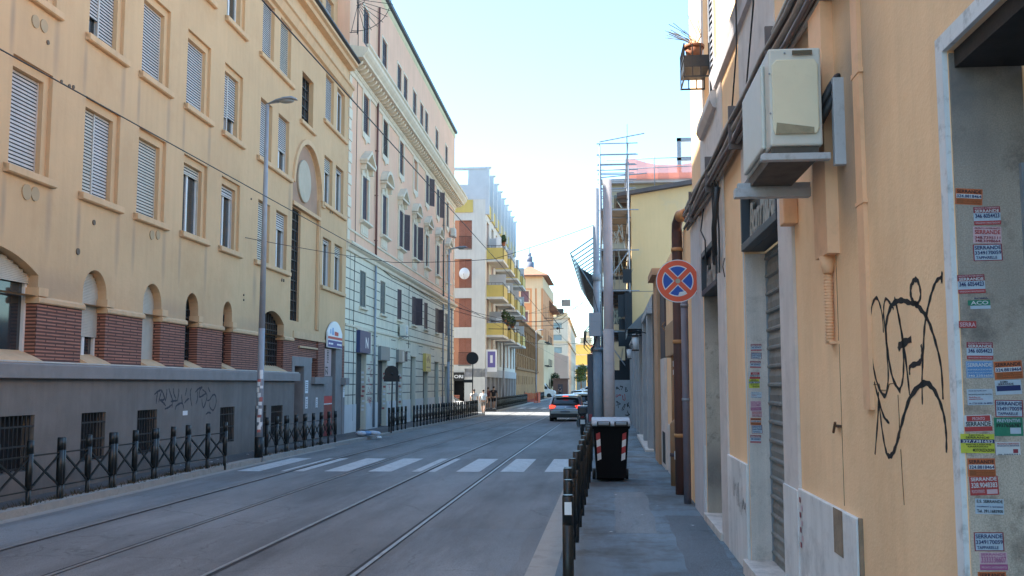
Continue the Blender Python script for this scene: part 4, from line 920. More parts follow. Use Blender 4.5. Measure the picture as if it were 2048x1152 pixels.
for x, y, z, s_, lab in ((2.2,-1.35,6.75,.5,'bushy potted plant on the lowest front balcony of the white block'), (4.2,-1.4,6.6,.55,'second potted plant trailing from the lowest balcony of the white block'), (9.0,-1.4,6.7,.5,'leafy plant on the next balcony along the white block'),(1.6,-1.3,12.9,.35,'small plant on the top front balcony of the white block')):
    t = thing('balcony_plant', lab, 'plant', WB.at(x, y, z), WB.rz, 'plants on the balconies'); c = MB(); c.tube([(0,0,-.05),(0,0,.28)], .13, 10, r1=.17); c.build('pot', mat('terracotta', (.30,.11,.05), .8), t)
    l = MB(); leaves(l, (0,0,.5), (s_*1.3,s_*.6,s_), 240, .12, rp, 0, 2); l.build('foliage', [M['leaf'], M['leafd']], t)
dsh = thing('satellite_dish', 'white satellite dish on the end wall of the white block', 'satellite dish', WB.at(-.5, 1.6, 10.4), WB.rz)
m = MB(); rings = 6
for i in range(rings):
    for j in range(20):
        def q3(i, j): r_ = .42*i/rings; a = 2*math.pi*j/20; return (.16*(r_/.42)**2-.16, r_*math.cos(a), r_*math.sin(a)*1.1)
        m.poly([q3(i,j), q3(i,j+1), q3(i+1,j+1), q3(i+1,j)], 0, True)
m.build('dish', M['white'], dsh); m = MB(); m.tube([(-.12,0,0),(-.5,0,-.1)], .012, 6).tube([(-.1,0,0),(.45,0,-.1)], .025, 6).tube([(0,0,-.45),(-.5,0,-.12)], .012, 6).ball((-.5,0,-.1), .04); m.build('arm', M['galv'], dsh)
# arcade
ar = MB()
ar.box(0, WL, -.12, .1, 2.3, 2.95)
for k in range(10):
    x = .1+k*3.15; ar.prism([(.5,-.4),(.0,-.4),(-.1,1.0),(-.12,2.3),(.9,2.3),(.62,1.2)], 'x', x, x+.36)
ar.box(0, 2.5, -.02, 1.6, 2.3, 2.95)
ar.build('arcade', M['arc'], wb)
# shop on the end wall
sh = MB(); sh.box(.5, .55, 1.65, 6, -.4, 2.62); sh.box(0.0, .5, 1.62, 1.65, -.3, 2.64); sh.build('shop_recess', M['dark'], wb)
si = thing('shop_sign', 'black shop sign with white letters ORI above crates, end of white block', 'sign', WB.at(-.02, 3.4, 2.0), WB.rz+R(-90)) 
m = MB(); m.box(-1.2, 1.75, -.12, 0, .0, .66, 0); put_text(m, 'ORI', lambda a, b: (a, -.1225, b), .98, 1.70, .2, .46, 1, .03); m.build('sign_board', [M['black'], M['white']], si)
# ============================================================ LEFT far: brown palazzo
pB = WB.at(29.05, .0); BR = Facade(pB.x, pB.y, vpang(1192)); BL = 40.0
br = thing('old_palazzo', 'low ochre-brown palazzo with blotched walls and tall narrow windows', 'building', BR.o, BR.rz)
M['brown'] = mat('blotched_ochre_render', (.40,.20,.075), .9, .30, .5, .4, 30, streak=.9, dirt=(.13,.06,.025), dirt_amt=.85, dscale=.7)
m = MB(); bo = [(x, x+1.3, 5.2, 7.0) for x in [1.5+3.0*k for k in range(13)]]+[(x+.3, x+1.1, 1.7, 2.7) for x in [1.5+3.0*k for k in range(13)]]
wall(m, 0, BL, -.4, 8.6, [o+(0,.3) for o in bo], 0); m.poly([(BL,0,-.4),(BL,18,-.4),(BL,18,8.6),(BL,0,8.6)]); m.poly([(0,0,-.4),(0,18,-.4),(0,18,8.6),(0,0,8.6)]); m.poly([(0,0,8.6),(BL,0,8.6),(BL,18,8.6),(0,18,8.6)]); m.poly([(0,18,-.4),(BL,18,-.4),(BL,18,8.6),(0,18,8.6)])
m.build('wall', M['brown'], br)
m = MB(); m.prism([(0,3.3),(-.2,3.35),(-.25,3.55),(0,3.65)], 'x', 0, BL).prism([(0,8.1),(-.15,8.15),(-.5,8.5),(-.75,8.6),(-.75,8.75),(0,8.85)], 'x', -.2, BL+.3); 
for k in range(14): m.box(.1+3.0*k, .5+3.0*k, -.12, 0, 3.65, 8.1)
m.build('cornice', mat('ochre_trim', (.34,.18,.08), .9, .25, 2, .2, 40, streak=.8), br)
for i, o in enumerate(bo):
    s = MB(); s.box(o[0], o[1], .22, .26, o[2], o[3]); s.build('blind_window', mat('brown_shutter', (.16,.075,.04), .7, .2), br)
    if i < 13: s = MB(); s.box(o[0]-.15, o[1]+.15, -.12, 0, o[3]+.05, o[3]+.2).box(o[0]-.12, o[0]-.002, -.05, 0, o[2], o[3]).box(o[1]+.002, o[1]+.12, -.05, 0, o[2], o[3]).box(o[0]-.15, o[1]+.15, -.1, 0, o[2]-.15, o[2]-.01); s.build('window_surround', mat('ochre_trim', (.50,.31,.15)), br)
# ============================================================ far end of the street
def wbox(mb, x0, x1, y0, y1, z0, z1, m=0): mb.box(x0, x1, y0, y1, z0, z1, m)
def atY(u, v, Y): r = ray(u, v); return r*(Y/r.y)+Vector((0, 0, HZ))
_aty = atY
def atY(u, v, Y): return _aty(u or 1180, v or 768, Y)
M['orange2'] = mat('bright_orange_render', (.68,.30,.13), .88, .07, .4, .1, streak=.15); M['creamw'] = mat('cream_render', (.70,.52,.32), .88, .07, .4, .1, streak=.15)
M['tile'] = mat('clay_roof_tile', (.25,.12,.07), .85, .2, 2, .3, 20)
# orange tower block: front faces the camera
Y0 = 147; xa, xb = atY(1036, 0, Y0).x, atY(1086, 0, Y0).x
ot = thing('tower_house', 'orange house with cream pilasters and a hipped tile roof beyond the brown palazzo', 'building', (xb, Y0, 0), 0)
wd = xb-xa; m = MB(); fo = [(-wd+2.2,-wd+4.0,9.9-.3,11.9),(-wd+2.2,-wd+4.0,5.6,8.0)]
ops = [(a, b, atY(0, v1, Y0).z, atY(0, v0, Y0).z) for a, b, v0, v1 in ((atY(1042,0,Y0).x-xb, atY(1058,0,Y0).x-xb, 581, 603), (atY(1043,0,Y0).x-xb, atY(1056,0,Y0).x-xb, 622, 642))]
wall(m, -wd, 0, -.4, 16.2, [o+(0,.2) for o in ops], 0)
t = MB(); sops = [(x, x+1.1, z, z+2.2, 0, .2) for x in (2, 5.5, 9, 13, 18, 23) for z in (1.0, 4.6, 8.2, 11.8)]
wall(t, 0, 28, -.4, 16.2, sops, 0)
m.add(t, Matrix(((0,-1,0,0),(1,0,0,0),(0,0,1,0),(0,0,0,1)))); m.poly([(-wd,0,-.4),(-wd,28,-.4),(-wd,28,16.2),(-wd,0,16.2)])
m.build('wall', M['orange2'], ot)
c = MB(); c.box(-wd-.05, .05, -.06, 0, 16.2, 18.2); 
for u0, u1 in ((1064,1071),(1074,1083)): a, b = atY(u0,0,Y0).x-xb, atY(u1,0,Y0).x-xb; c.box(a, b, -.12, 0, 9.0, 16.2)
c.box(0, .06, 0, 28, 16.2, 18.0); c.box(-.05, .12, 0, 28, -.4, 8.4); c.box(-wd-.05, .05, -.08, 0, 8.6, 9.0).box(-wd, .12, -.05, 0, -.4, 8.4)
c.build('pilaster', M['creamw'], ot)
r_ = MB(); ap = Vector((atY(1053,0,Y0).x-xb, 6, atY(0,521,Y0).z)); e = [(-wd-.8,-.9,18.2),(.9,-.9,18.2),(.9,16,18.2),(-wd-.8,16,18.2)]
for i in range(4): r_.poly([e[i], e[(i+1) % 4], tuple(ap)])
r_.poly(e); r_.box(-wd-.8, .9, -.9, -.8, 17.95, 18.2); r_.build('roof', M['tile'], ot)
r_ = MB(); r_.box(-.1, 1.3, 16, 26, 14.0, 14.2); r_.prism([(-.2,14.2),(1.4,14.2),(-.2,16.0)], 'y', 16, 28); r_.build('side_roof', M['tile'], ot)
for o in ops:
    s = MB(); s.box(o[0], o[1], .1, .14, o[2], o[3]); s.build('shutter', M['orsh'] if False else mat('purple_brown_shutter', (.16,.08,.09), .6), ot)
    s = MB(); s.box(o[0]-.2, o[1]+.2, -.05, 0, o[3], o[3]+.2).box(o[0]-.2, o[1]+.2, -.05, 0, o[2]-.2, o[2]).box(o[0]-.2, o[0], -.05, 0, o[2], o[3]).box(o[1], o[1]+.2, -.05, 0, o[2], o[3]); s.build('window_surround', M['creamw'], ot)
for i, (a, b, z0, z1, _, _) in enumerate(sops):
    s = MB(); s.box(-.1, -.06, a, b, z0, z1); s.build('shutter', mat('purple_brown_shutter', (.16,.08,.09), .6), ot)
    if z0 in (4.6, 8.2) and a < 10: s = MB(); s.box(0, .8, a-.2, b+.2, z0-.15, z0); [s.box(.76, .8, a-.2+.15*k, a-.17+.15*k, z0, z0+.9) for k in range(10)]; s.box(.75,.81,a-.2,b+.2,z0+.9,z0+.95); s.build('balcony', M['iron'], ot)
ln = MB(); px_ = ap.x; 
for k, (r0, z0, z1) in enumerate(((.75,-1.0,.9),(.5,.9,1.8),(.28,1.8,2.4),(.06,2.4,3.4))): ln.tube([(px_,6,ap.z+z0-.3),(px_,6,ap.z+z1-.3)], r0, 8)
ln.build('roof_lantern', mat('lantern_slate', (.16,.18,.24), .7), ot)
# pale cream block further on
Y1 = 187; xa, xb = atY(1088,0,Y1).x, atY(1136,0,Y1).x
cb = thing('cream_block', 'pale cream block with grey shutters beyond the white van', 'building', (xb, Y1, 0), R(.9)); wd = xb-xa
H1 = atY(0,636,Y1).z
m = MB(); fr_ = [(atY(1105,0,Y1).x-xb, atY(1124,0,Y1).x-xb, atY(0,b,Y1).z, atY(0,a,Y1).z, 0, .2) for a, b in ((645,656),(669,680),(694,706))]
wall(m, -wd, 0, -.4, H1, fr_, 0); t = MB(); so2 = [(x, x+1.6, z, z+2.0, 0, .25) for x in range(4, 76, 6) for z in (1.5, 4.7, 7.9, 11.0)]; wall(t, 0, 80, -.4, H1, so2, 0); m.add(t, Matrix(((0,-1,0,0),(1,0,0,0),(0,0,1,0),(0,0,0,1))))
m.poly([(-wd,0,H1),(0,0,H1),(0,80,H1),(-wd,80,H1)])
m.build('wall', mat('pale_pinkish_cream', (.70,.57,.43), .88, .06, .3, .1, streak=.15), cb)
m = MB(); m.box(-wd-.3, .4, -.4, 80, H1, H1+.3); m.box(-wd+.5, -2.2, 1, 10, H1+.3, H1+2.6); m.box(-2.0, -.2, 3, 20, H1+.3, H1+1.3); m.build('roof', M['creamw'], cb)
m = MB(); m.box(-wd+2.2, -wd+3.8, .95, .99, H1+.9, H1+1.9); m.build('roof_window', M['glass'], cb)
for i, o in enumerate(fr_): s = MB(); slats(s, o[0], o[1], o[2], o[3], .15, .15); s.build('roller_shutter', mat('grey_green_roller', (.28,.34,.33), .6), cb)
for i, o in enumerate(so2): s = MB(); s.box(-.2, -.15, o[0], o[1], o[2], o[3]); s.build('shutter', M['shutg'], cb)
s = MB(); s.box(-.3, .25, -.1, 80, 9.6, 9.9).box(-wd, .05, -.1, 0, 9.6, 9.9); s.build('string_course', M['creamw'], cb)
# pinkish blank wall in front of it, with shrubs and a lattice
m = MB(); xx0, xx1 = atY(1098,0,178).x, atY(1136,0,178).x; lw = thing('garden_wall', 'tall blank pinkish garden wall below the cream block', 'wall', (xx0, 178, 0))
m.box(0, xx1-xx0, 0, 4, -.4, atY(0,716,178).z); m.prism([(0,atY(0,716,178).z),(xx1-xx0,atY(0,716,178).z),(xx1-xx0,atY(0,716,178).z+.3),(0,atY(0,700,178).z)], 'y', 0, 4); m.build('wall', mat('pinkish_wall', (.55,.42,.34), .9, .08, .3), lw)
t = thing('shrub', 'dark climbing shrub against the pinkish garden wall', 'shrub', (atY(1110,0,165).x, 165, -.38)); l = MB(); leaves(l, (0,0,2.6), (1.0,1.0,1.5), 700, .2, rp, 0, 2); l.build('foliage', [M['leafd'], M['leaf']], t); MB().tube([(0,0,0),(.1,0,2.4)], .08, 7).build('trunk', M['shutd'], t)
t = thing('brown_kiosk', 'brown shed behind the white van by the garden wall', 'shed', (atY(1106,0,160).x, 160, -.38)); m = MB(); m.box(0, 2.4, 0, 3, 0, 2.9); m.box(-.2, 2.6, -.2, 3.2, 2.9, 3.05); m.build('walls', mat('brown_shed', (.18,.09,.07), .8, .1), t); m = MB(); m.box(.8, 1.6, -.03, 0, 0, 2.1); m.build('door', M['shutd'], t)
# far yellow and red block, angled so its front catches the sun
Y2 = 285; p0 = atY(1158,0,Y2); p1 = atY(1182,0,Y2)
yy = thing('yellow_block', 'sunlit yellow and red block closing the end of the street', 'building', (p1.x, Y2, 0), R(0)); wd = (p1.x-p0.x)
H2 = atY(0,690,Y2).z
m = MB(); ow = [(-wd+1.5+2.1, -wd+1.5+3.9, z, z+1.3, 0, .2) for z in (2.0, 5.0, 8.0, 11.0)]; wall(m, -wd-1.5, 0, -.6, H2, ow, 0, 0); m.build('wall', mat('sunny_yellow_render', (.75,.50,.13), .88, .05, .3), yy)
m = MB(); m.poly([(0,0,-.6),(5.5,6,-.6),(5.5,6,H2),(0,0,H2)]); m.poly([(-wd-1.5,0,H2),(0,0,H2),(5.5,6,H2),(-wd-1.5,16,H2)]); m.poly([(-wd-1.5,0,-.6),(-wd-1.5,0,H2),(-wd-1.5,16,H2),(-wd-1.5,16,-.6)]); m.build('side_wall', mat('terracotta_red_render', (.55,.20,.12), .88, .06, .3), yy)
m = MB(); 
for z in (4.2, 7.2, 10.2): m.box(-wd-1.55, 0, -.15, 0, z-.15, z+.15)
m.box(-wd-1.8, .3, -.4, 0, H2, H2+.5); m.build('string_course', M['creamw'], yy)
for o in ow: s = MB(); s.box(o[0], o[1], .1, .15, o[2], o[3]); s.build('window', M['glass'], yy); s = MB(); s.box(o[0]-.3, o[1]+.3, -.7, 0, o[2]-.5, o[2]-.35); s.build('balcony', M['white'], yy)
Y3 = 330; p0 = atY(1161,0,Y3); p1 = atY(1184,0,Y3); tw = thing('distant_house', 'cream stepped top of a distant building above the yellow block', 'building', (p0.x, Y3, 0)); m = MB(); Hh = atY(0,676,Y3).z
wall(m, 0, p1.x-p0.x, 5, Hh, [(.8+1.1*k, 1.3+1.1*k, Hh-2.4, Hh-.6, 0, .3) for k in range(3)], 0); m.box(1.4, 3.4, .2, 4, Hh, Hh+2.2); m.box(-.2, p1.x-p0.x+.2, -.2, 4, Hh, Hh+.2); m.build('wall', M['creamw'], tw); m = MB(); m.box(0, p1.x-p0.x, .35, 5, 0, Hh-.1); m.build('core', M['creamw'], tw)
# small grey house and sunlit right-hand far blocks seen past the scaffold
Y4 = 240; p0 = atY(1153,0,Y4); hs = thing('grey_house', 'small grey house with a pale flat roof below the yellow block', 'building', (p0.x, Y4, 0)); m = MB(); z1 = atY(0,738,Y4).z; m.box(0, 2.3, 0, 6, -.5, z1); m.build('wall', mat('grey_house_render', (.34,.33,.30), .9), hs); m = MB(); m.box(-.2, 2.6, -.3, 6.2, z1, z1+.9); m.build('roof', M['pgrey'], hs); m = MB(); m.box(.5, 1.5, -.02, 0, z1-2.4, z1-1.2); m.build('window', M['glass'], hs)
for lab, u0, u1, vt_, Y, mtl in (('cream block far down the right side of the street, seen through the scaffold', 1225, 1262, 660, 190, 'creamw'), ('sunlit orange-cream house far down the right side beside the pole', 1188, 1226, 700, 270, 'creamw')):
    p0, p1 = atY(u0,0,Y), atY(u1,0,Y); z1 = atY(0,vt_,Y).z; b = thing('distant_house', lab, 'building', (p0.x, Y, 0)); m = MB(); wd = p1.x-p0.x; ow = [(x, x+.9, z, z+1.5, 0, .2) for x in (.7, 2.3) for z in (2.0, 5.0, 8.0) if z+2 < z1]
    wall(m, 0, wd, -.6, z1, ow, 0); m.poly([(0,0,-.6),(0,0,z1),(0,20,z1),(0,20,-.6)]); m.poly([(0,0,z1),(wd,0,z1),(wd,20,z1),(0,20,z1)]); m.build('wall', M[mtl], b)
    for o in ow: s = MB(); s.box(o[0], o[1], .1, .15, o[2], o[3]); s.build('shutter', M['shutg'], b)
def tree(lab, loc, h, cr, n, mts, rng, lean=0):
    t = thing('street_tree', lab, 'tree', loc, 0, 'trees at the end of the street'); k = MB(); k.tube([(0,0,0),(.05,0,h*.3),(lean,.1,h*.6)], .16, 8, r1=.09)
    for a in range(5): an = a*1.3; k.tube([(lean*.6,.05,h*.42),(lean+math.cos(an)*cr*.35,math.sin(an)*cr*.35,h*.68),(lean+math.cos(an)*cr*.7,math.sin(an)*cr*.7,h*.85)], .06, 5, r1=.02)
    k.build('trunk', M['brown'], t); l = MB()
    for c in range(7):
        an = rng.uniform(0,6.3); d = rng.uniform(0,cr*.65); leaves(l, (lean+math.cos(an)*d, math.sin(an)*d, h*.72+rng.uniform(-.22,.25)*h), (cr*.5,cr*.5,cr*.42), n//7, .22, rng, 0, 2)
    l.build('crown', [M[x] for x in mts], t)
tr_ = random.Random(21)
tree('bright green street tree in front of the small grey house', (atY(1162,0,215).x, 215, -.38), 6.0, 2.0, 1600, ['leafl','leaf'], tr_)
tree('smaller green tree to the right of the bright one, by the far cars', (atY(1183,0,225).x, 225, -.38), 4.6, 1.4, 900, ['leafl','leaf'], tr_)

# ============================================================ RIGHT: near orange-yellow building
aR = vpang(1200); RY = Facade(math.cos(aR)*1.38, -math.sin(aR)*1.38, aR+math.pi)
rb = thing('corner_building', 'orange-yellow building close on the right with marble plinth and shop doorways', 'building', RY.o, RY.rz)
J1, J2, J3 = -3.89, -9.38, -13.05
m = MB(); op = [(J1, -1.6, -.1, 3.06, 0, .285), (J2, -7.5, -.1, 3.62, 0, .235), (J3, -11.37, -.1, 3.48, 0, .22), (-12.5, -11.25, 5.15, 7.4, 0, .25)]
wall(m, -14.35, 5.5, -.2, 9.5, op, 0, 0)
m.poly([(-14.35,0,-.2),(-14.35,9,-.2),(-14.35,9,9.5),(-14.35,0,9.5)]); m.poly([(-14.35,0,9.5),(5.5,0,9.5),(5.5,9,9.5),(-14.35,9,9.5)]); m.poly([(5.5,0,-.2),(5.5,9,-.2),(5.5,9,9.5),(5.5,0,9.5)])
m.build('wall', M['oplaster'], rb)
# jamb linings, one stone slab per doorway
def jamb(x, d, z1, nm, mt): k = MB(); k.box(x-.02, x+.012, .004, d, 0.0, z1); return k.build(nm, M[mt], rb)
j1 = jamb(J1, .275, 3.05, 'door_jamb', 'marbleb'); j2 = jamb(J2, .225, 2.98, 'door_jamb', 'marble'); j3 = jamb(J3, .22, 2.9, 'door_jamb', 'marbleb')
fr = MB(); fr.box(J1-.075, J1-.001, -.02, .03, -.02, 3.13).box(J1-.001, -1.5, -.02, .03, 3.061, 3.13); fr.build('door_frame', mat('white_frame_paint', (.72,.72,.72), .7, .08, 4, .15, 60, dirt=(.2,.19,.18), dirt_amt=.6, dscale=9), rb)
m = MB(); m.box(J1+.013, -1.6, .022, .285, 2.99, 3.06); m.build('soffit_slab', mat('dark_soffit', (.035,.030,.028), .9, .3, 6, .2, 50), rb)  # near-black slab lining the soffit of the first doorway
fr = MB(); fr.box(-7.499, -6.97, -.022, .0, .0, 3.3).box(J2-.001, -7.499, -.012, .0, 3.63, 5.2).box(J2-.02, J2-.001, -.006, 0, 0, 3.63); fr.build('door_frame', M['lilac'], rb)
fr = MB(); fr.box(-11.369, -10.75, -.02, .0, .0, 5.1).box(J3, -11.369, -.012, 0, 3.49, 5.0); fr.build('door_frame', M['lilac'], rb)
th_ = MB(); th_.box(J2-.05, -7.3, -.07, .21, -.2, .13); th_.box(J3-.02, -11.3, -.05, .25, -.2, .09); th_.box(J1, -1.6, -.02, .36, -.2, .08); th_.build('threshold', M['marble'], rb, bevel=.006)
# roller doors with horizontal ribs
def rolldoor(x0, x1, z1, y, pitch, mt='rsh'):
    M.setdefault('rsh', mat('grimy_roller_door', (.24,.24,.23), .6, .15, 2.5, .1, 60, metal=.15, streak=.5, dirt=(.05,.05,.05), dirt_amt=.5, dscale=3))
    d = MB(); z = .02
    while z < z1:
        h = min(pitch, z1-z); prof = [(y,z),(y-.03,z+.012),(y-.03,z+.03),(y-.012,z+.045),(y-.02,z+h*.6),(y,z+h)]
        for p, q_ in zip(prof, prof[1:]): d.poly([(x0,p[0],p[1]),(x1,p[0],p[1]),(x1,q_[0],q_[1]),(x0,q_[0],q_[1])])
        z += pitch
    return d.build('roller_door', M[mt], rb)
rolldoor(J2, -7.5, 3.0, .215, .17); rolldoor(J1, -1.6, 2.99, .31, .30); rolldoor(J3, -11.37, 2.9, .21, .2)
gd = MB(); gd.box(J1+.012, J1+.035, .245, .275, .0, 2.6).bar((J1+.03,.285,1.98),(J1+.5,.285,2.02),.05,.07); gd.box(J2+.012, J2+.04, .19, .214, .13, 2.98); gd.build('door_guide', M['galv'], rb)
wt = MB(); rr = random.Random(4)
for k in range(7):
    z = .95+.23*k; P = [(-8.05+rr.uniform(0,.35), z+rr.uniform(-.05,.13)) for _ in range(4)]; stroke(wt, P, .03, lambda x, z: (x, .182, z), 1 if k in (1,2) else 0)
wt.build('graffiti', [mat('graffiti_grey', (.42,.43,.42), .8), mat('graffiti_yellow', (.50,.52,.06), .8)], rb)
# marble plinth
mp = MB(); mp.box(-6.965, -5.43, -.03, 0, 0, 1.035).box(-10.74, J2-.022, -.03, 0, 0, 1.0).box(J2-.022, J2-.001, -.012, 0, 0, 3.0)
mp.box(-7.5, -6.972, -.034, -.0225, 0, 1.02).box(-14.2, J3-.03, -.02, 0, 0, .95)
mp.build('plinth', mat('white_marble_plinth', (.78,.76,.74), .6, .10, 1.5, .12, 50, streak=.55, dirt=(.22,.20,.19), dirt_amt=.4, dscale=2.5), rb, bevel=.004)
ej = MB(); ej.box(-5.425, -5.40, -.02, .0, 0, 1.04); ej.box(-5.93, -5.72, -.0335, -.031, .78, 1.036); ej.build('plinth_edge', mat('raw_mortar', (.26,.19,.13), .9, .3, 8, .5, 40), rb)
# pilaster at the far end + string course + upper frames
pi = MB(); pi.box(-14.35, -13.12, -.04, 0, -.2, 4.0); pi.prism([(0,5.12),(-.05,5.14),(-.06,5.22),(-.09,5.30),(0,5.32)], 'x', -11.2, 5.5); pi.build('trim', mat('lilac_white_trim', (.55,.52,.53), .85, .07, 3, .1, streak=.3), rb)
pi = MB(); pi.box(-12.6, -12.5, -.03, 0, 5.05, 7.5).box(-11.25, -11.15, -.03, 0, 5.05, 7.5); pi.prism([(.0,5.14),(-.09,5.1),(-.10,5.0),(-.06,4.92),(0,4.9)], 'x', -12.65, -11.1); pi.build('sill', M['lilac'], rb)
wn = MB(); wn.box(-12.5, -11.25, .19, .22, 5.15, 7.4); wo = wn.build('window', M['glass'], rb)
sl_ = MB(); leaf(sl_, .62, 2.2); o = MB().add(sl_, Matrix.Translation((-12.49,.06,5.17)) @ Matrix.Rotation(R(6), 4, 'Z')); o.build('shutter_leaf', mat('grey_shutter', (.20,.22,.26), .6, .1), wo)
# thick ledge of cables along the wall
cb_ = MB(); rr = random.Random(8)
for k, (z, y, r_) in enumerate(((4.03,-.05,.020),(4.08,-.075,.024),(4.13,-.05,.018),(4.17,-.085,.028),(4.22,-.05,.022),(4.27,-.08,.026),(4.32,-.05,.020),(4.36,-.07,.022),(4.06,-.11,.018),(4.24,-.12,.016))):
    pts = [(-14.6+.9*i, y+rr.uniform(-.012,.012), z+rr.uniform(-.02,.02)+.12*max(0,(-11-(-14.6+.9*i)))*0) for i in range(23)]; cb_.tube(pts, r_, 6, m=k % 3)
for i in range(9): x = -13.5+2.1*i; cb_.box(x, x+.03, -.135, 0, 3.98, 4.4, 2)
cb_.build('cable_bundle', [mat('dusty_cable', (.34,.29,.25), .75, .15, 5, .1), mat('pale_cable', (.44,.39,.34), .7, .1, 5, .05), mat('brown_conduit', (.17,.13,.12), .7, .15, 5, .05)], rb)
dc = MB()
for k in range(5): 
    x = -10.9-.11*k; pts = [(x+rr.uniform(-.04,.04), -.05-.02*(k % 2), 4.3-.22*i) for i in range(7-k//2)]; dc.tube(pts, .010+.004*(k % 2), 5)
dc.tube([(-10.72,-.07,3.9),(-10.7,-.1,3.7),(-10.74,-.12,3.45),(-10.9,-.1,3.25),(-11.2,-.06,3.12)], .03, 7); dc.tube([(-10.6,-.03,3.1),(-10.52,-.06,3.0),(-10.62,-.03,2.9)], .006, 5)
dc.tube([(-12.6,-.03,4.0),(-12.5,-.08,3.7),(-12.3,-.05,3.55),(-12.35,-.04,3.3)], .010, 5)
for a, b in ((8.9,4.9),(7.9,4.7)): dc.tube([(-a,-.05,5.8),(-a+.05,-.10,5.4),(-a-.1,-.08,4.9),(-a-.7,-.06,4.4)], .008, 5)
dc.build('loose_cable', M['cable'], rb)
# painted conduits near the air conditioner
oc = MB(); oc.box(-6.03, -5.70, -.07, 0, 2.50, 4.0); oc.tube([(-5.86,-.035,2.5),(-5.86,-.035,2.40)], .05, 10, r1=.03)
oc.tube([(-5.88,-.03,2.42),(-5.88,-.03,1.99)], .022, 8)
for k in range(22): oc.tube([(-5.88,-.03,2.0+.018*k),(-5.88,-.03,2.009+.018*k)], .027, 8)
oc.box(-5.96, -5.84, -.04, 0, 1.985, 2.0)
oc.box(-5.225, -5.10, -.022, 0, 1.62, 9.4); oc.box(-5.24, -5.085, -.026, 0, 3.37, 3.395).box(-5.24, -5.085, -.026, 0, 2.68, 2.70)
oc.build('painted_conduit', M['otrim'], rb, bevel=0)
ck = MB(); ck.box(-5.800, -5.794, -.0015, .0, 2.0, 2.5); ck.box(-5.792, -5.786, -.0015, .0, 1.06, 1.98); ck.box(-5.90, -5.80, -.02, 0, 1.50, 1.515); ck.tube([(-5.85,-.035,1.47),(-5.80,-.035,1.53)], .008, 5); ck.build('crack_line', mat('dark_seam', (.10,.055,.03), .9), rb)
fx = MB(); fx.tube([(-5.74,-.05,.55),(-5.74,-.05,-.02)], .03, 9)
for k in range(24): fx.tube([(-5.74,-.05,.0+.023*k),(-5.74,-.05,.011+.023*k)], .036, 9)
fx.build('corrugated_conduit', mat('grey_corrugated', (.22,.21,.19), .6, .1), rb)
bx = MB(); bx.box(-6.99, -6.83, -.10, 0, 2.86, 3.09); bx.build('junction_box', M['otrim'], rb, bevel=.01)
# ragged cracks in the plaster
kr = MB(); rr = random.Random(2)
for P in ([(-5.13,1.70),(-5.13,1.745),(-5.0,1.75),(-4.98,1.72),(-4.86,1.72),(-4.83,1.75),(-4.74,1.755)],[(-4.70,1.70),(-4.695,1.6),(-4.70,1.5)],[(-4.69,1.45),(-4.68,1.3),(-4.67,1.2)]): 
    for a, b in zip(P, P[1:]): kr.bar((a[0],-.001,a[1]),(b[0],-.001,b[1]),.003)
kr.build('crack', mat('dark_seam', (.10,.055,.03)), rb)
rs = MB(); rs.box(-5.15, -5.12, -.0225, -.022, 1.62, 2.3); 
# graffiti in black marker
gf = MB(); fnR = lambda x, z: (x, -.0012, z)
def gR(pts): return [RY.px(1720+x/2.955, 540+y/2.955) for x, y in pts]
for P, w_ in (([(140,370),(130,250),(100,165),(70,220),(62,350),(70,500),(100,660),(148,745),(168,640),(160,480),(148,330),(140,240),(155,170),(200,230)],.013),
 ([(240,720),(195,640),(165,480),(155,330),(185,215),(240,180),(300,195),(340,200)],.017),([(235,712),(255,640),(258,480),(240,330),(205,160)],.014),
 ([(215,200),(240,330),(270,520),(295,740)],.016),([(340,205),(360,150),(345,70),(322,60),(300,110),(310,180),(345,215),(395,280),(440,400),(480,570),(492,765)],.016),
 ([(228,472),(240,445),(305,408)],.024),([(295,620),(298,570),(355,545),(368,490),(362,440)],.015),
 ([(485,42),(450,70),(415,170),(385,320),(375,480),(368,650),(370,795)],.013),([(490,45),(480,42)],.03),
 ([(85,660),(105,740),(140,860),(175,905)],.013),([(110,720),(108,850),(90,1090)],.014),([(112,760),(130,930),(155,1070),(180,1100),(210,1050),(250,900),(300,750),(380,670),(440,710),(490,830),(510,960),(512,1080)],.017)): stroke(gf, gR(P), w_*1.65, fnR)
gf.build('graffiti', mat('spray_black', (.010,.008,.008), .8, .1), rb)
sc = MB(); rr = random.Random(12)
for k in range(9): x0 = -10.3+.1*k; P = [(x0+rr.uniform(0,.1), .72+rr.uniform(-.14,.14)-.02*k) for _ in range(4)]; stroke(sc, P, .012, lambda x, z: (x, -.0315, z))
sc.build('graffiti', mat('spray_black', (.018,.014,.014)), rb)

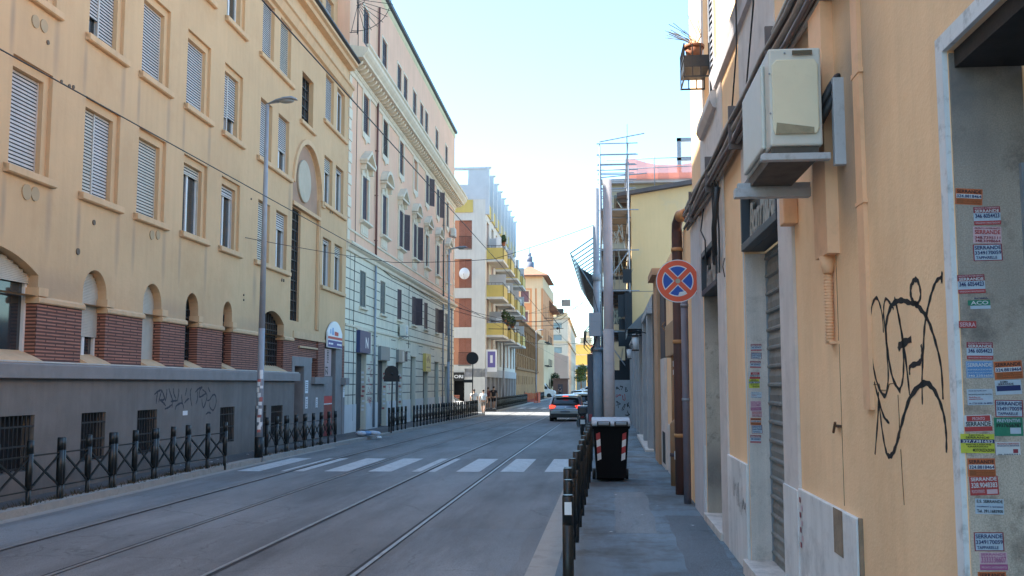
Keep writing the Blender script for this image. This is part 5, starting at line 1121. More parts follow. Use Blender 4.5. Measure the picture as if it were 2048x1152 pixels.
# stickers --------------------------------------------------------------
SC = dict(red=mat('st_red', (.42,.05,.05), .5, .1, 30), dred=mat('st_dark_red', (.26,.035,.05), .5, .1, 30), org=mat('st_orange', (.55,.14,.05), .5, .1, 30), wht=mat('st_white', (.62,.62,.63), .5, .06, 30), pnk=mat('st_pink', (.62,.42,.45), .5, .08, 30),
 blu=mat('st_blue', (.10,.25,.50), .5, .08, 30), lbl=mat('st_pale_blue', (.45,.52,.60), .5, .06, 30), grn=mat('st_green', (.03,.20,.12), .5, .1, 30), yel=mat('st_yellow', (.55,.55,.06), .5, .1, 30), nav=mat('st_navy', (.02,.03,.12), .5), blk=mat('st_black', (.02,.02,.025), .5), mag=mat('st_magenta', (.40,.10,.24), .5, .1, 30), oli=mat('st_dark_orange', (.30,.09,.03), .5))
def sticker(root, X, y, z, w_, h, rot, bands, texts, lab=None, marks=()):
    """A printed label on the plane x = X. bands: (z0,z1,colour[,x0,x1]) and texts: (string,z0,z1,colour[,x0,x1]) as fractions."""
    cs = []; 
    def ci(c):
        if c not in cs: cs.append(c)
        return cs.index(c)
    mb = MB(); ca, sa = math.cos(R(rot)), math.sin(R(rot))
    def F(e): return lambda a, b: (X+e, y+w_/2+(a-w_/2)*ca-(b-h/2)*sa, z+h/2+(a-w_/2)*sa+(b-h/2)*ca)
    for i, bd in enumerate(bands):
        z0, z1, c = bd[:3]; x0, x1 = bd[3:5] if len(bd) > 3 else (0, 1); f = F(.0006+.0004*i)
        mb.poly([f(x0*w_,z0*h), f(x1*w_,z0*h), f(x1*w_,z1*h), f(x0*w_,z1*h)], ci(c))
    for tx in texts:
        s, z0, z1, c = tx[:4]; x0, x1 = tx[4:6] if len(tx) > 4 else (.05, .95); put_text(mb, s, F(.0032), x0*w_, x1*w_, z0*h, z1*h, ci(c), .02)
    o = mb.build('sticker', [SC[c] for c in cs], root)
    if lab: o['label'] = lab
_rs = random.Random(55)
def stk(kind, u0, v0, u1, v1, rot=0, X=J1+.012, root=None):
    rot += _rs.uniform(-2.2, 2.2)
    a = RY.jamb(u0, v1, X); b = RY.jamb(u1, v0, X); w_, h = b[0]-a[0], b[1]-a[1]
    K = dict(
     O=([(0,1,'org'),(.40,.66,'wht',.04,.96),(.05,.36,'oli',.06,.96)], [('SERRANDE',.72,.92,'blk'),('324.8818464',.43,.62,'nav'),('INSTALLAZIONI',.24,.33,'org',.3,.94),('RIPARAZIONI',.10,.19,'org',.3,.94)]),
     A=([(0,1,'lbl'),(.66,1,'dred'),(0,.22,'red')], [('SERRANDE',.68,.84,'wht'),('PRONTO INTERVENTO',.88,.96,'pnk'),('346 6054423',.38,.62,'nav'),('RIPARAZIONI E MANUTENZIONE',.06,.15,'pnk')]),
     B=([(0,1,'pnk')], [('PRONTO INTERVENTO',.85,.95,'dred'),('SERRANDE',.55,.80,'red'),('348.7395111',.26,.42,'dred'),('348.3398664',.06,.22,'dred')]),
     C=([(0,1,'dred'),(.05,.95,'lbl',.04,.96)], [('SERRANDE',.68,.90,'nav'),('3349170059',.38,.60,'nav'),('TAPPARELLE',.12,.28,'nav',.08,.8)]),
     G=([(.3,.75,'grn'),(0,.28,'lbl',.1,1)], [('ACO',.36,.68,'wht',.12,.9),('ROMA',.82,.96,'nav',.3,.9)]),
     S=([(.3,1,'red')], [('SERRA',.42,.86,'pnk')]),
     L=([(0,1,'blu'),(.03,.97,'lbl',.02,.98),(.06,.94,'blu',.04,.96)], [('SERRANDE',.66,.88,'wht'),('RIPARAZIONE',.45,.54,'lbl'),('INSTALLAZIONE',.28,.36,'lbl'),('340 2351658',.08,.2,'wht')]),
     W=([(0,1,'lbl')], [('www.serrande.com',.86,.94,'nav',.05,.75),('PRONTO INTERVENTO',.62,.70,'blk'),('fabbro',.46,.54,'red',.05,.5),('elettricista',.34,.42,'red',.05,.6),('06 7726 0338  06 88981',.06,.16,'nav')]),
     E=([(0,1,'wht'),(.62,.96,'red',.1,.95),(.02,.30,'red')], [('PRONTO',.68,.88,'pnk',.3,.75),('SERRANDE',.33,.60,'blk')]),
     Y=([(0,1,'yel'),(.52,.72,'nav')], [('NICOLA',.90,.98,'blk',.25,.7),('SERRANDE',.76,.87,'blk',.15,.85),('327.7381652',.54,.69,'wht'),('INSTALLAZIONE',.41,.49,'blk',.15,.9),('RIPARAZIONI',.30,.38,'blk',.2,.8),('MOTORIZZAZIONI',.08,.24,'blk',.35,.97)]),
     R=([(0,1,'red'),(.06,.30,'pnk',.58,.95)], [('SERRANDE',.76,.96,'wht'),('328.9048383',.40,.68,'wht'),('PRONTO INTERVENTO',.12,.3,'pnk',.05,.5)]),
     T=([(0,1,'lbl')], [('E.S. SERRANDE',.74,.94,'blk'),('Installazioni e riparazioni',.42,.55,'nav'),('Tel. 391.1683900',.10,.30,'blk')]),
     Z=([(0,1,'lbl'),(.25,.62,'nav',.05,.97)], [('ROMA',.82,.95,'blk',.2,.5),('SERRANDE',.66,.8,'blk',.1,.7)]),
     V=([(0,1,'grn'),(.12,.45,'lbl',.55,.92)], [('PREVENTIVI',.74,.92,'lbl',.1,.9),('3937656787',.48,.68,'blk')]),
     P=([(0,1,'wht'),(.15,.45,'dred',.7,.9)], [('PRONTO SERVIZIO',.8,.93,'red'),('RIPARAZIONI SERRANDE',.66,.76,'nav'),('06 5822341',.02,.10,'blk')]),
     M=([(.35,1,'pnk'),(0,.33,'mag')], [('SERRANDE',.82,.96,'mag'),('3333336607',.42,.78,'mag'),('PRONTO INTERVENTO',.1,.22,'pnk')]),
    )[kind]
    sticker(root or rb, X, a[0], a[1], w_, h, rot, *K)
for k in (('O',1911,377,1964,410,-2),('A',1948,413,2000,450,-1),('B',1947,453,2002,487,0),('C',1947,488,2004,522,0),('A',1916,549,1969,587,0),('G',1936,594,1980,618,0),('S',1918,642,1952,662,0),
 ('A',1934,684,1985,719,0),('L',1933,722,1985,756,0),('O',1989,722,2044,758,1),('Z',1991,760,2042,789,2),('W',1935,778,1985,810,1),('C',1991,800,2045,834,0),('V',1989,835,2045,872,1),('E',1929,830,1983,863,1),('Y',1922,868,1988,906,0),('P',1992,884,2040,910,1),
 ('O',1936,917,1990,953,0),('R',1940,953,1996,990,2),('T',1951,998,2007,1028,1),('C',1949,1065,2007,1102,2),('M',1960,1105,2014,1140,0),('O',1957,1144,2012,1180,1)): stk(*k)
rr = random.Random(6)
for k, v0, v1 in (('A',688,702),('C',705,718),('A',722,736),('E',744,758),('Y',758,776),('W',784,796),('M',802,821),('B',822,834),('O',836,850),('C',850,867),('A',870,886)):
    u0 = 1497+rr.uniform(0,6)+(v0-688)*.012; stk(k, u0, v0, u0+21, v1, 0, J2+.012)
# spray-can specks on the plinth by the second door
sp = MB(); 
for i in range(7): x = -6.9+.05*(i % 2); z = .95-.05*i; sp.box(x, x+.04, -.0355, -.0345, z, z+.035, i % 2)
sp.build('sticker', [SC['dred'], SC['pnk']], rb)

# shop signs in their boxes over door two and door three
M['signbk'] = mat('dark_sign_frame', (.045,.05,.06), .5, .15, 4, .05); M['signlet'] = mat('tarnished_letters', (.33,.31,.27), .5, .15, 20, .05)
for lab, x0, x1, z0, z1, ws in (('dark framed shop sign with cursive letters over the nearer roller door', J2+.02, -7.52, 3.0, 3.61, ('Bon', 'Habelt')), ('dark shop sign with worn cursive letters over the farther doorway', J3+.02, -11.39, 2.9, 3.47, ('Bon', 'Habelt'))):
    sg = thing('shop_sign', lab, 'sign', RY.at(x0, 0, z0), RY.rz, None); w_ = x1-x0; h = z1-z0; m = MB()
    m.box(0, w_, .05, .19, .0, h, 0).box(0, w_, -.03, .05, 0, .07, 0).box(0, w_, -.03, .05, h-.07, h, 0).box(0, .06, -.03, .05, .07, h-.07, 0).box(w_-.06, w_, -.03, .05, .07, h-.07, 0)
    m.build('sign_box', M['signbk'], sg, bevel=.006); l = MB()
    for e in (.012, .024, .036): put_text(l, ws[0], lambda a, b: (a, .05-e, b), .14*w_, .44*w_, .16*h, .66*h, 0, .03, .3); put_text(l, ws[1], lambda a, b: (a, .05-e, b), .46*w_, .93*w_, .16*h, .88*h, 0, .03, .3)
    l.build('lettering', M['signlet'], sg)
# the big air conditioner on its bracket
ac = ac_unit('large white air conditioner on a bracket, close on the right wall', RY.at(-6.42, -.12, 3.05), RY.rz, .92, .29, .60)
[bpy.data.objects.remove(c_) for c_ in list(ac.children) if c_.name.startswith(('bracket', 'fan_'))]
m = MB(); m.box(.05, .78, -.315, -.289, .05, .55); m.build('front_guard', M['acw'], ac, bevel=.02)
m = MB(); m.prism([(-.265,.1),(-.035,.1),(-.02,.13),(-.02,.5),(-.04,.53),(-.25,.53),(-.275,.5),(-.275,.13)], 'x', .92, .935); m.build('side_cover', mat('ac_beige_side', (.74,.66,.47), .45, .05, 3, .03, dirt=(.40,.33,.22), dirt_amt=.25, dscale=4), ac, bevel=.006)
m = MB(); m.box(.932, .9375, -.16, -.05, .555, .58); m.build('vent_slot', mat('slot_brown', (.12,.09,.05), .6), ac)
m = MB(); m.prism([(-.262,.10),(-.05,.10),(-.05,.135),(-.255,.165)], 'x', .9352, .937); m.build('grime', mat('grime', (.30,.25,.16), .8, .2, 20), ac)
m = MB(); 
for z, y in ((.57,-.2),(.575,-.12),(.45,-.288),(.22,-.288)): m.ball((.925 if y > -.25 else .93, y, z), .006, n=8, k=5)
m.build('screw', M['galv'], ac)
m = MB(); m.box(.86, .92, -.34, .04, -.045, -.006).box(.88, .93, .06, .14, -.08, .42).box(.04, .10, -.36, .1, -.045, -.006); m.box(.03, .11, -.38, .1, -.10, -.04)
m.build('wall_bracket', mat('pale_bracket', (.46,.46,.47), .5, .08, 6, .05, dirt=(.15,.12,.1), dirt_amt=.4, dscale=12), ac, bevel=.004)
m = MB(); m.box(.02, .90, -.28, -.02, -.03, .034); m.build('drip_tray', M['acd'], ac)
m = MB()
for k in range(2): m.tube([(.86,.0,.18+.08*k),(.89,.06,.3+.08*k),(.86,.1,.38+.07*k),(.80,.13,.30),(.72,.135,.1),(.66,.135,-.1)], .022, 8)
m.build('refrigerant_hose', M['cable'], ac)
# drainpipes and meter box on the lower wing wall
dp = thing('drainpipe', 'thick brown drainpipe with an elbow, right of the no stopping sign', 'drainpipe', RY.at(-15.95, -.11, 0), RY.rz); m = MB(); m.tube([(.55,.15,4.42),(.28,.02,4.42),(.08,0,4.34),(0,0,4.2),(0,0,2.5),(0,0,-.0)], .085, 12); m.build('pipe', mat('dark_brown_pipe', (.10,.05,.045), .6, .15, 3, .1), dp)
m = MB(); [m.tube([(0,0,z),(0,0,z+.06)], .098, 12) for z in (.9, 2.4, 3.9)]; m.tube([(.3,.03,4.43),(.5,.13,4.43)], .10, 12); m.build('collar', mat('orange_elbow', (.45,.22,.09), .6), dp)
m = MB(); m.box(-.03, .05, -.093, -.086, .55, .68).box(-.03, .01, -.093, -.086, 1.9, 1.98).box(-.03, .01, -.093, -.086, 2.03, 2.12); m.build('sticker', M['white'], dp)
dp = thing('drainpipe', 'thin grey-violet downpipe ending on the pavement beside the orange wall', 'drainpipe', RY.at(-14.75, -.11, 0), RY.rz); m = MB(); m.tube([(0,0,3.1),(0,0,.0)], .055, 10); m.build('pipe', mat('violet_grey_pipe', (.17,.15,.18), .55, .15, 3, .05), dp); m = MB(); [m.tube([(0,0,z),(0,0,z+.04)], .063, 10) for z in (1.5, 2.9)]; m.build('collar', M['galv'], dp)
dp = thing('drainpipe', 'short ochre drainpipe stub at the foot of the low wall', 'drainpipe', RY.at(-17.3, -.10, 0), RY.rz); m = MB(); m.tube([(0,.08,1.12),(0,0,1.05),(0,0,0)], .075, 10); m.build('pipe', mat('ochre_pipe', (.30,.17,.09), .7, .15, 3, .1), dp); m = MB(); m.tube([(0,0,.5),(0,0,.56)], .085, 10); m.build('collar', M['shutd'], dp)
# lower wing beyond
lw = thing('low_wing', 'single-storey ochre wing with a brown pilaster, behind the drainpipes', 'building', RY.at(-24.9, 0, 0), RY.rz); m = MB()
wall(m, 0, 10.53, -.3, 4.25, [(3.2,4.2,-.2,2.9,0,.2)], 0); m.poly([(0,0,-.3),(0,0,4.25),(0,8,4.25),(0,8,-.3)]); m.poly([(0,0,4.25),(10.53,0,4.25),(10.53,8,4.25),(0,8,4.25)]); m.build('wall', M['oplaster'], lw)
m = MB(); m.box(1.6, 3.1, -.10, 0, -.3, 4.15); m.box(1.5, 3.3, -.22, 0, 4.15, 4.3); m.build('pilaster', mat('ochre_pilaster', (.48,.28,.16), .85, .1, 2, .1, streak=.3), lw); m = MB(); m.box(3.12, 4.5, -.04, 0, 2.3, 4.15); m.build('dark_panel', mat('dark_purple_panel', (.07,.05,.055), .7), lw)
m = MB(); m.box(3.12, 4.5, -.05, .0, .0, 2.29); m.box(4.9, 8.4, -.03, 0, 0, .95); m.build('base_render', M['lilac'], lw); m = MB(); m.box(3.6, 4.4, -.056, -.05, .1, .75); m.build('soot_mark', M['dark'], lw)
mb_ = thing('meter_box', 'ochre meter box with a pipe below it on the low wall', 'meter box', RY.at(-18.9, 0, 2.25), RY.rz); m = MB(); m.box(0, 2.2, -.13, 0, 0, .6); m.build('box', mat('ochre_box', (.42,.27,.15), .8, .1, 3, .1), mb_, bevel=.02); m = MB(); m.tube([(1.1,-.07,0),(1.1,-.07,-1.6)], .035, 8); m.tube([(.2,-.14,.5),(.2,-.2,.6),(1.0,-.2,.62)], .012, 5); m.build('pipe', mat('ochre_pipe', (.30,.17,.09)), mb_)
# ============================================================ RIGHT beyond: low white shops, gable house, scaffold
lsx = 1.12
ls = thing('low_shop_row', 'low grey-white shop wall with pilasters and an awning, beyond the drainpipes', 'building', (lsx, 25.6, 0), R(-90))    # local x runs towards the camera
lsf = thing('x', None, None); bpy.data.objects.remove(lsf)
ls.location = (lsx, 49.8, 0)
M['gwhite'] = mat('grey_white_render', (.40,.40,.42), .85, .1, 1.2, .2, 50, streak=.4, dirt=(.12,.12,.13), dirt_amt=.3, dscale=2)
m = MB(); dops = [(x, x+1.9, -.3, 2.6, 0, .3) for x in (1.2, 5.2, 9.2, 13.2, 17.0, 20.6)]; wall(m, 0, 24.0, -.5, 4.1, dops, 0); m.poly([(0,0,-.5),(0,0,4.1),(0,9,4.1),(0,9,-.5)]); m.poly([(0,0,4.1),(24,0,4.1),(24,9,4.1),(0,9,4.1)]); m.build('wall', M['gwhite'], ls)
for i, o in enumerate(dops): s = MB(); slats(s, o[0], o[1], -.25, 2.6, .28, .1); s.build('roller_door', M['rsh'], ls)
m = MB()
for x in (.1, 3.6, 7.4, 11.4, 15.4, 19.2, 22.8): m.box(x, x+.7, -.12, 0, -.5, 3.6)
m.box(0, 24.0, -.14, 0, 3.6, 3.75); m.build('pilaster', mat('white_shop_pilaster', (.40,.40,.41), .8, .12, 2, .1, streak=.35), ls)
m = MB(); m.box(16.0, 24.0, -.22, -.0, -.3, .05); m.build('step', M['marble'], ls)
aw = thing('awning', 'grey sloping awning over the low shop row, the only one on the right', 'awning', (lsx-.02, 33.5, 3.3), R(-90)); m = MB(); m.poly([(0,0,.7),(3.2,0,.7),(3.2,-.55,.15),(0,-.55,.15)]); m.poly([(0,-.55,.15),(3.2,-.55,.15),(3.2,-.55,-.05),(0,-.55,-.05)]); m.poly([(3.2,0,.7),(3.2,-.55,.15),(3.2,0,.15)]); m.poly([(0,0,.7),(0,-.55,.15),(0,0,.15)]); m.build('canvas', mat('grey_canvas', (.22,.25,.26), .9), aw); m = MB(); m.tube([(3.15,0,.1),(3.15,-.53,.1)], .015, 6).tube([(.05,0,.1),(.05,-.53,.1)], .015, 6).build('awning_arm', M['iron'], aw)
for lab, Y in (('dark wall lantern on a bracket, first along the low shop row', 28.5), ('dark wall lantern with a pale globe, further along the low shop row', 38.0)):
    t = thing('wall_lantern', lab, 'lantern', (lsx-.02, Y, 3.0), R(-90), 'wall lanterns on the low shop row'); m = MB(); m.tube([(0,0,.2),(0,-.3,.3),(0,-.34,.15)], .015, 6).prism([(-.10,-.26),(.10,-.26),(.10,-.46),(-.10,-.46)], 'z', .1, .14).box(-.1,.1,-.46,-.26,-.3,-.26); m.build('bracket', M['iron'], t); m = MB(); m.tube([(0,-.36,-.26),(0,-.36,.1)], .07, 8, r1=.1); m.build('globe', M['white'], t)
# yellow gable house
GX, GY = 1.2, 51.5
gh = thing('gable_house', 'pale yellow plastered house with a dark sloping eave, its blank side facing us', 'building', (GX, GY, 0), 0)
ze = atY(0, 440, GY).z; zl = atY(0, 392, GY).z; zr = zl+1.15
M['gyel'] = mat('faded_yellow_render', (.64,.45,.23), .88, .06, .35, .15, 40, streak=.12, dirt=(.36,.36,.30), dirt_amt=.3, dscale=.5)
m = MB(); m.poly([(0,0,-.4),(7.5,0,-.4),(7.5,0,zr),(0,0,zl)])
t = MB(); wall(t, -16, 0, -.4, zl, [(-x-1.0, -x, z, z+1.7, 0, .2) for x in (1.5, 5, 8.5, 12) for z in (4.9, 8.2)], 0); m.add(t, Matrix(((0,1,0,0),(-1,0,0,0),(0,0,1,0),(0,0,0,1))))
m.build('wall', M['gyel'], gh)
m = MB(); sl2 = (zr-zl)/7.5; m.poly([(-.75,-.3,zl-.75*sl2-.02),(7.6,-.3,zr),(7.6,16,zr),(-.75,16,zl-.75*sl2-.02)]); m.prism([(-.75,zl-.75*sl2),(7.6,zr+.02),(7.6,zr+.28),(-.75,zl-.75*sl2+.2)], 'y', -.35, 16)
for k in range(12): m.box(-.7, 0, .3+1.3*k, .42+1.3*k, zl-.32, zl-.12)
m.build('roof', mat('dark_eave', (.09,.075,.075), .8, .15), gh)
m = MB(); m.tube([(-.82,-.35,zl-.12),(-.82,16,zl-.12)], .09, 8); m.tube([(-.82,.1,zl-.1),(-.3,.2,zl-.9),(-.08,.25,zl-1.4),(-.08,.25,0)], .05, 8); m.build('gutter', M['shutg'], gh)
m = MB(); m.box(-.035, 7.5, -.03, 0, -.4, 4.6); m.build('lower_render', mat('pale_lilac_render', (.50,.47,.47), .88, .08, .8, .1, streak=.2), gh)
m = MB(); m.box(0, 7.5, -.012, -.0, 6.58, 6.62); m.build('joint_line', mat('joint_grey', (.25,.22,.16), .9), gh)
for x in (1.5, 5): 
    for z in (4.9, 8.2): s = MB(); slats(s, x, x+1.0, z, z+1.7, 0, .1); o2 = MB().add(s, Matrix(((0,1,0,.1),(1,0,0,0),(0,0,1,0),(0,0,0,1)))); o2.build('shutter', M['shutg'], gh)
gg = MB(); rr = random.Random(31)
for k in range(3): P = [(1.35+.9*k+rr.uniform(-.4,.6), 5.6+rr.uniform(-.8,.9)) for _ in range(5)]; stroke(gg, P, .07, lambda x, z: (x, -.014, z))
gg.build('graffiti', mat('faint_scribble', (.45,.41,.27), .9), gh)
# terrace building above with orange netting
tb = thing('terrace_building', 'building under works behind the gable house, its terrace wrapped in orange netting', 'building', (-.2, 70, 0), 0)
zt = atY(0, 370, 70).z; m = MB(); t = MB(); wo_ = [(.3,1.5,z,z+2.0,0,.2) for z in (6.0, 9.2, 12.2)]; wall(m, .0, 13, -.4, zt, wo_, 0); m.poly([(0,0,-.4),(0,0,zt),(0,22,zt),(0,22,-.4)]); m.poly([(0,0,zt),(13,0,zt),(13,22,zt),(0,22,zt)]); m.build('wall', mat('ochre_grey_wall', (.36,.31,.22), .9, .12, .8, .2), tb)
for o in wo_: s = MB(); s.box(o[0], o[1], .1, .15, o[2], o[3]); s.build('window', M['glass'], tb)
m = MB(); m.box(-.3, 13, -.5, .2, zt, zt+.25); m.box(1.6, 13, 1.0, 1.2, zt+.25, zt+1.0); m.build('parapet', mat('grey_parapet', (.42,.40,.38), .85, .1), tb)
nm = bpy.data.materials.new('orange_netting'); nm.use_nodes = True; b_ = nm.node_tree.nodes['Principled BSDF']; b_.inputs['Base Color'].default_value = (.85,.22,.14,1); b_.inputs['Roughness'].default_value = .8
mix = nm.node_tree.nodes.new('ShaderNodeMixShader'); trp = nm.node_tree.nodes.new('ShaderNodeBsdfTransparent'); tl = nm.node_tree.nodes.new('ShaderNodeBsdfTranslucent'); tl.inputs[0].default_value = (.9,.3,.2,1); mx2 = nm.node_tree.nodes.new('ShaderNodeMixShader'); mx2.inputs[0].default_value = .5
nl = nm.node_tree.links.new; nl(b_.outputs[0], mx2.inputs[1]); nl(tl.outputs[0], mx2.inputs[2]); mix.inputs[0].default_value = .18; nl(mx2.outputs[0], mix.inputs[1]); nl(trp.outputs[0], mix.inputs[2]); nl(mix.outputs[0], nm.node_tree.nodes['Material Output'].inputs[0])
no = thing('safety_netting', 'orange safety netting stretched along the rooftop railing', 'netting', (1.3, 69.3, zt+.2), 0); m = MB(); top = [1.5,1.45,1.2,1.05,1.0,1.0,1.1,1.3,1.6,1.9]
for i in range(len(top)-1): x0, x1 = i*.75, (i+1)*.75; m.poly([(x0,.06*(i%2),0),(x1,.06*((i+1)%2),0),(x1,.06*((i+1)%2),top[i+1]),(x0,.06*(i%2),top[i])])
m.build('net', nm, no)
rl = thing('rooftop_railing', 'thin steel scaffold railing around the terrace with orange netting', 'railing', (-.3, 69.1, zt), 0); m = MB()
for x, h in ((1.55,1.7),(3.6,1.75),(6.9,2.1),(9,1.8)): m.tube([(x,0,-.4),(x,0,h)], .035, 6)
m.tube([(.0,0,.9),(9,0,1.1)], .03, 6).tube([(.2,0,1.6),(9,0,1.75)], .03, 6); m.build('rails', M['galv'], rl)
rt = thing('steel_gantry', 'grey steel frame standing on the rooftop at the right edge of the sky', 'frame', (atY(1362,0,72).x, 72, zt+.2), 0); m = MB(); za = atY(0,280,72).z-zt-.2; m.box(0,.3,0,.3,0,za); m.box(0,2.2,0,.3,za-.25,za).box(0,2.2,0,.3,za-1.7,za-1.45).box(0,2.2,0,.3,za-3.0,za-2.7).box(2.0,2.2,0,.3,0,za); m.build('posts', M['galv'], rt)
# scaffold along the street in front of it
sf = thing('scaffold', 'tall tube scaffold with dark boards and netting beside the concrete poles', 'scaffold', (0, 0, 0), 0)
m = MB(); SX0, SX1 = -.42, 1.05; ys = [50, 52.4, 54.8, 57.2, 59.6, 62]; zlv = [2.3, 4.4, 6.5, 8.6, 10.7, 12.8]
for y in ys[:3]+[62]:
    for x in (SX0, SX1): m.tube([(x,y,-.3),(x,y,14.1 if x < 0 else 13.2)], .035, 6)
for z in zlv+[13.6, 14.2]:
    for x in (SX0, SX1): m.tube([(x,50,z),(x,62,z)], .03, 5)
    for y in ys: m.tube([(SX0-.15,y,z),(SX1+.5,y,z)], .03, 5)
m.tube([(SX0-.1,50,2.5),(SX0-.1,54.8,8.6)], .03, 5).tube([(SX0-.1,50,8.6),(SX0-.1,54.8,13)], .03, 5).tube([(SX0,50,6.5),(SX1,50,8.6)], .03, 5).tube([(SX0,50,4.4),(SX1,50,2.3)], .03, 5)
m.tube([(SX0,50,14.3),(1.9,50,14.7)], .03, 5).tube([(SX0,50,12.4),(2.0,50,12.6)], .03, 5).tube([(1.0,50,10),(1.0,50,15.2)], .03, 5); m.build('tubes', M['galv'], sf)
m = MB()
for z in zlv[:-1]: m.box(SX0+.05, SX1-.05, 50, 62, z+.04, z+.09)
m.build('walkway_boards', mat('scaffold_boards', (.20,.17,.14), .9, .2), sf)
dm = MB(); 
for z in (4.5, 2.4): dm.box(SX0+.9, SX1, 50.05, 50.09, z, z+.55+.0)
for z in (4.5, 2.6): dm.box(SX1-.05, SX1, 50, 62, z, z+2.0)
for z0, z1, x0 in ((5.15,6.3,.45),(3.65,4.4,.45),(1.9,2.45,.1),(6.9,7.6,.7)): dm.box(x0, SX1+.1, 49.9, 49.94, z0, z1)
dm.box(.78, SX1+.1, 49.86, 49.9, 1.2, 6.4)
dm.build('netting', mat('dark_net', (.02,.025,.03), .9), sf)
m = MB(); rr = random.Random(14)
for k in range(26):
    x = SX0+.35+rr.uniform(0,1.0); z = rr.choice([2.5,4.6,6.7,8.8])+rr.uniform(0,.3); m.bar((x,50.2,z),(x+rr.uniform(-.5,.5),50.2,z+rr.uniform(.5,1.6)), .05, .03)
for x in (.0,.25,.5): m.box(x, x+.05, 50.3, 50.35, 6.6, 9.4)
m.build('planks', mat('weathered_planks', (.28,.25,.2), .9, .2), sf)
# slanted debris fan hung off the scaffold
df = thing('debris_fan', 'slanted fan of steel tubes with a dark mesh jutting over the street', 'debris fan', (SX0-.05, 48, 0), 0); m = MB(); n_ = 12
for k in range(n_):
    y = k*1.7; m.tube([(0,y,9.15),(-1.42,y,8.2),(-1.0,y,7.55),(.0,y,5.9)], .035, 6)
for (x, z) in ((-1.42,8.2),(-1.0,7.55),(-.5,6.75)): m.tube([(x,0,z),(x,(n_-1)*1.7,z)], .025, 5)
m.build('tube_frames', mat('blue_grey_tube', (.13,.18,.22), .5, .1), df)
m = MB(); m.poly([(-1.0,0,7.5),(-.0,0,5.9),(-.0,(n_-1)*1.7,5.9),(-1.0,(n_-1)*1.7,7.5)]); m.poly([(-1.0,0,7.47),(-1.0,(n_-1)*1.7,7.47),(-.0,(n_-1)*1.7,5.87),(-.0,0,5.87)])
m.poly([(-.98,.02,7.5),(-.02,.02,6.9),(-.02,.02,5.9)]); m.build('mesh', mat('dark_net', (.02,.025,.03)), df)
# hoarding with graffiti
hd = thing('hoarding', 'pale grey hoarding panel with black and red graffiti at the scaffold foot', 'hoarding', (.13, 48.9, 0), 0); m = MB(); m.box(0, 1.0, 0, .05, -.25, 1.95); m.box(1.0, 1.5, .0, .05, -.25, 1.2); m.build('panel', mat('pale_hoarding', (.36,.38,.40), .8, .1, 2), hd)
rr = random.Random(77); m = MB()
for k, (zz, c) in enumerate(((1.5,0),(1.5,0),(1.5,0),(1.1,1),(1.1,1),(.7,0),(.7,0),(.6,0),(.35,0))):
    x0 = .15+.22*(k % 3); P = [(x0+rr.uniform(0,.25), zz+rr.uniform(-.15,.17)) for _ in range(5)]; stroke(m, P, .035, lambda x, z: (x, -.003, z), c)
m.build('graffiti', [M['cable'], SC['red']], hd)

# ============================================================ poles
def pole(lab, x, y, h, r0, r1, mt, base=0, name='utility_pole', extra=None):
    t = thing(name, lab, 'pole', (x, y, base), 0); m = MB(); m.tube([(0,0,-.1),(0,0,h)], r0, 16, r1=r1); m.build('shaft', mt, t); return t
p1 = pole('thick pale concrete pole right behind the black bin', -.02, 21.6, 6.3, .125, .10, M['concrete'])
m = MB(); m.tube([(0,0,.3),(0,0,2.95)], .127, 16, r1=.122); m.build('worn_paint', mat('whitewashed_band', (.42,.40,.40), .9, .12, 6, .2, 60, dirt=(.25,.25,.26), dirt_amt=.5, dscale=6), p1)
p2 = pole('slimmer grey steel pole carrying a junction box and cable loops', -.36, 28.0, 7.4, .115, .085, M['galv'])
m = MB(); m.tube([(0,0,-.1),(0,0,2.7)], .145, 12); m.tube([(0,0,2.7),(0,0,2.78)], .19, 12); m.tube([(0,0,4.7),(0,0,4.9)], .13, 12); m.build('base_sleeve', mat('blue_grey_sleeve', (.22,.27,.31), .6, .12, 4, .05, streak=.3), p2)
m = MB(); m.box(-.28, -.13, -.1, .1, -.1, 2.6).box(-.24, -.15, -.12, -.1, .3, .9, 1); m.build('side_cabinet', [mat('dark_cabinet', (.06,.07,.09), .6), SC['dred']], p2)
jb = thing('junction_box', 'grey junction box with black cable loops fixed to the slim steel pole', 'junction box', (-.42, 27.86, 3.1), 0); m = MB(); m.box(-.16, .17, -.22, 0, 0, .66); m.box(-.08, .10, -.226, -.22, .42, .44); m.build('box', mat('box_grey', (.30,.33,.36), .5, .06), jb, bevel=.01)
m = MB(); 
for k in range(3): m.tube([(-.1,-.1,.15+.1*k),(-.24-.03*k,-.1,.12),(-.26-.02*k,-.1,-.12-.1*k),(-.12,-.1,-.28-.12*k),(.0,-.1,-.2),(.06,-.1,.0)], .014, 6)
m.tube([(-.2,-.05,1.2),(-.05,-.05,1.3),(.1,-.05,.7)], .01, 5); m.build('cable_loop', M['cable'], jb)

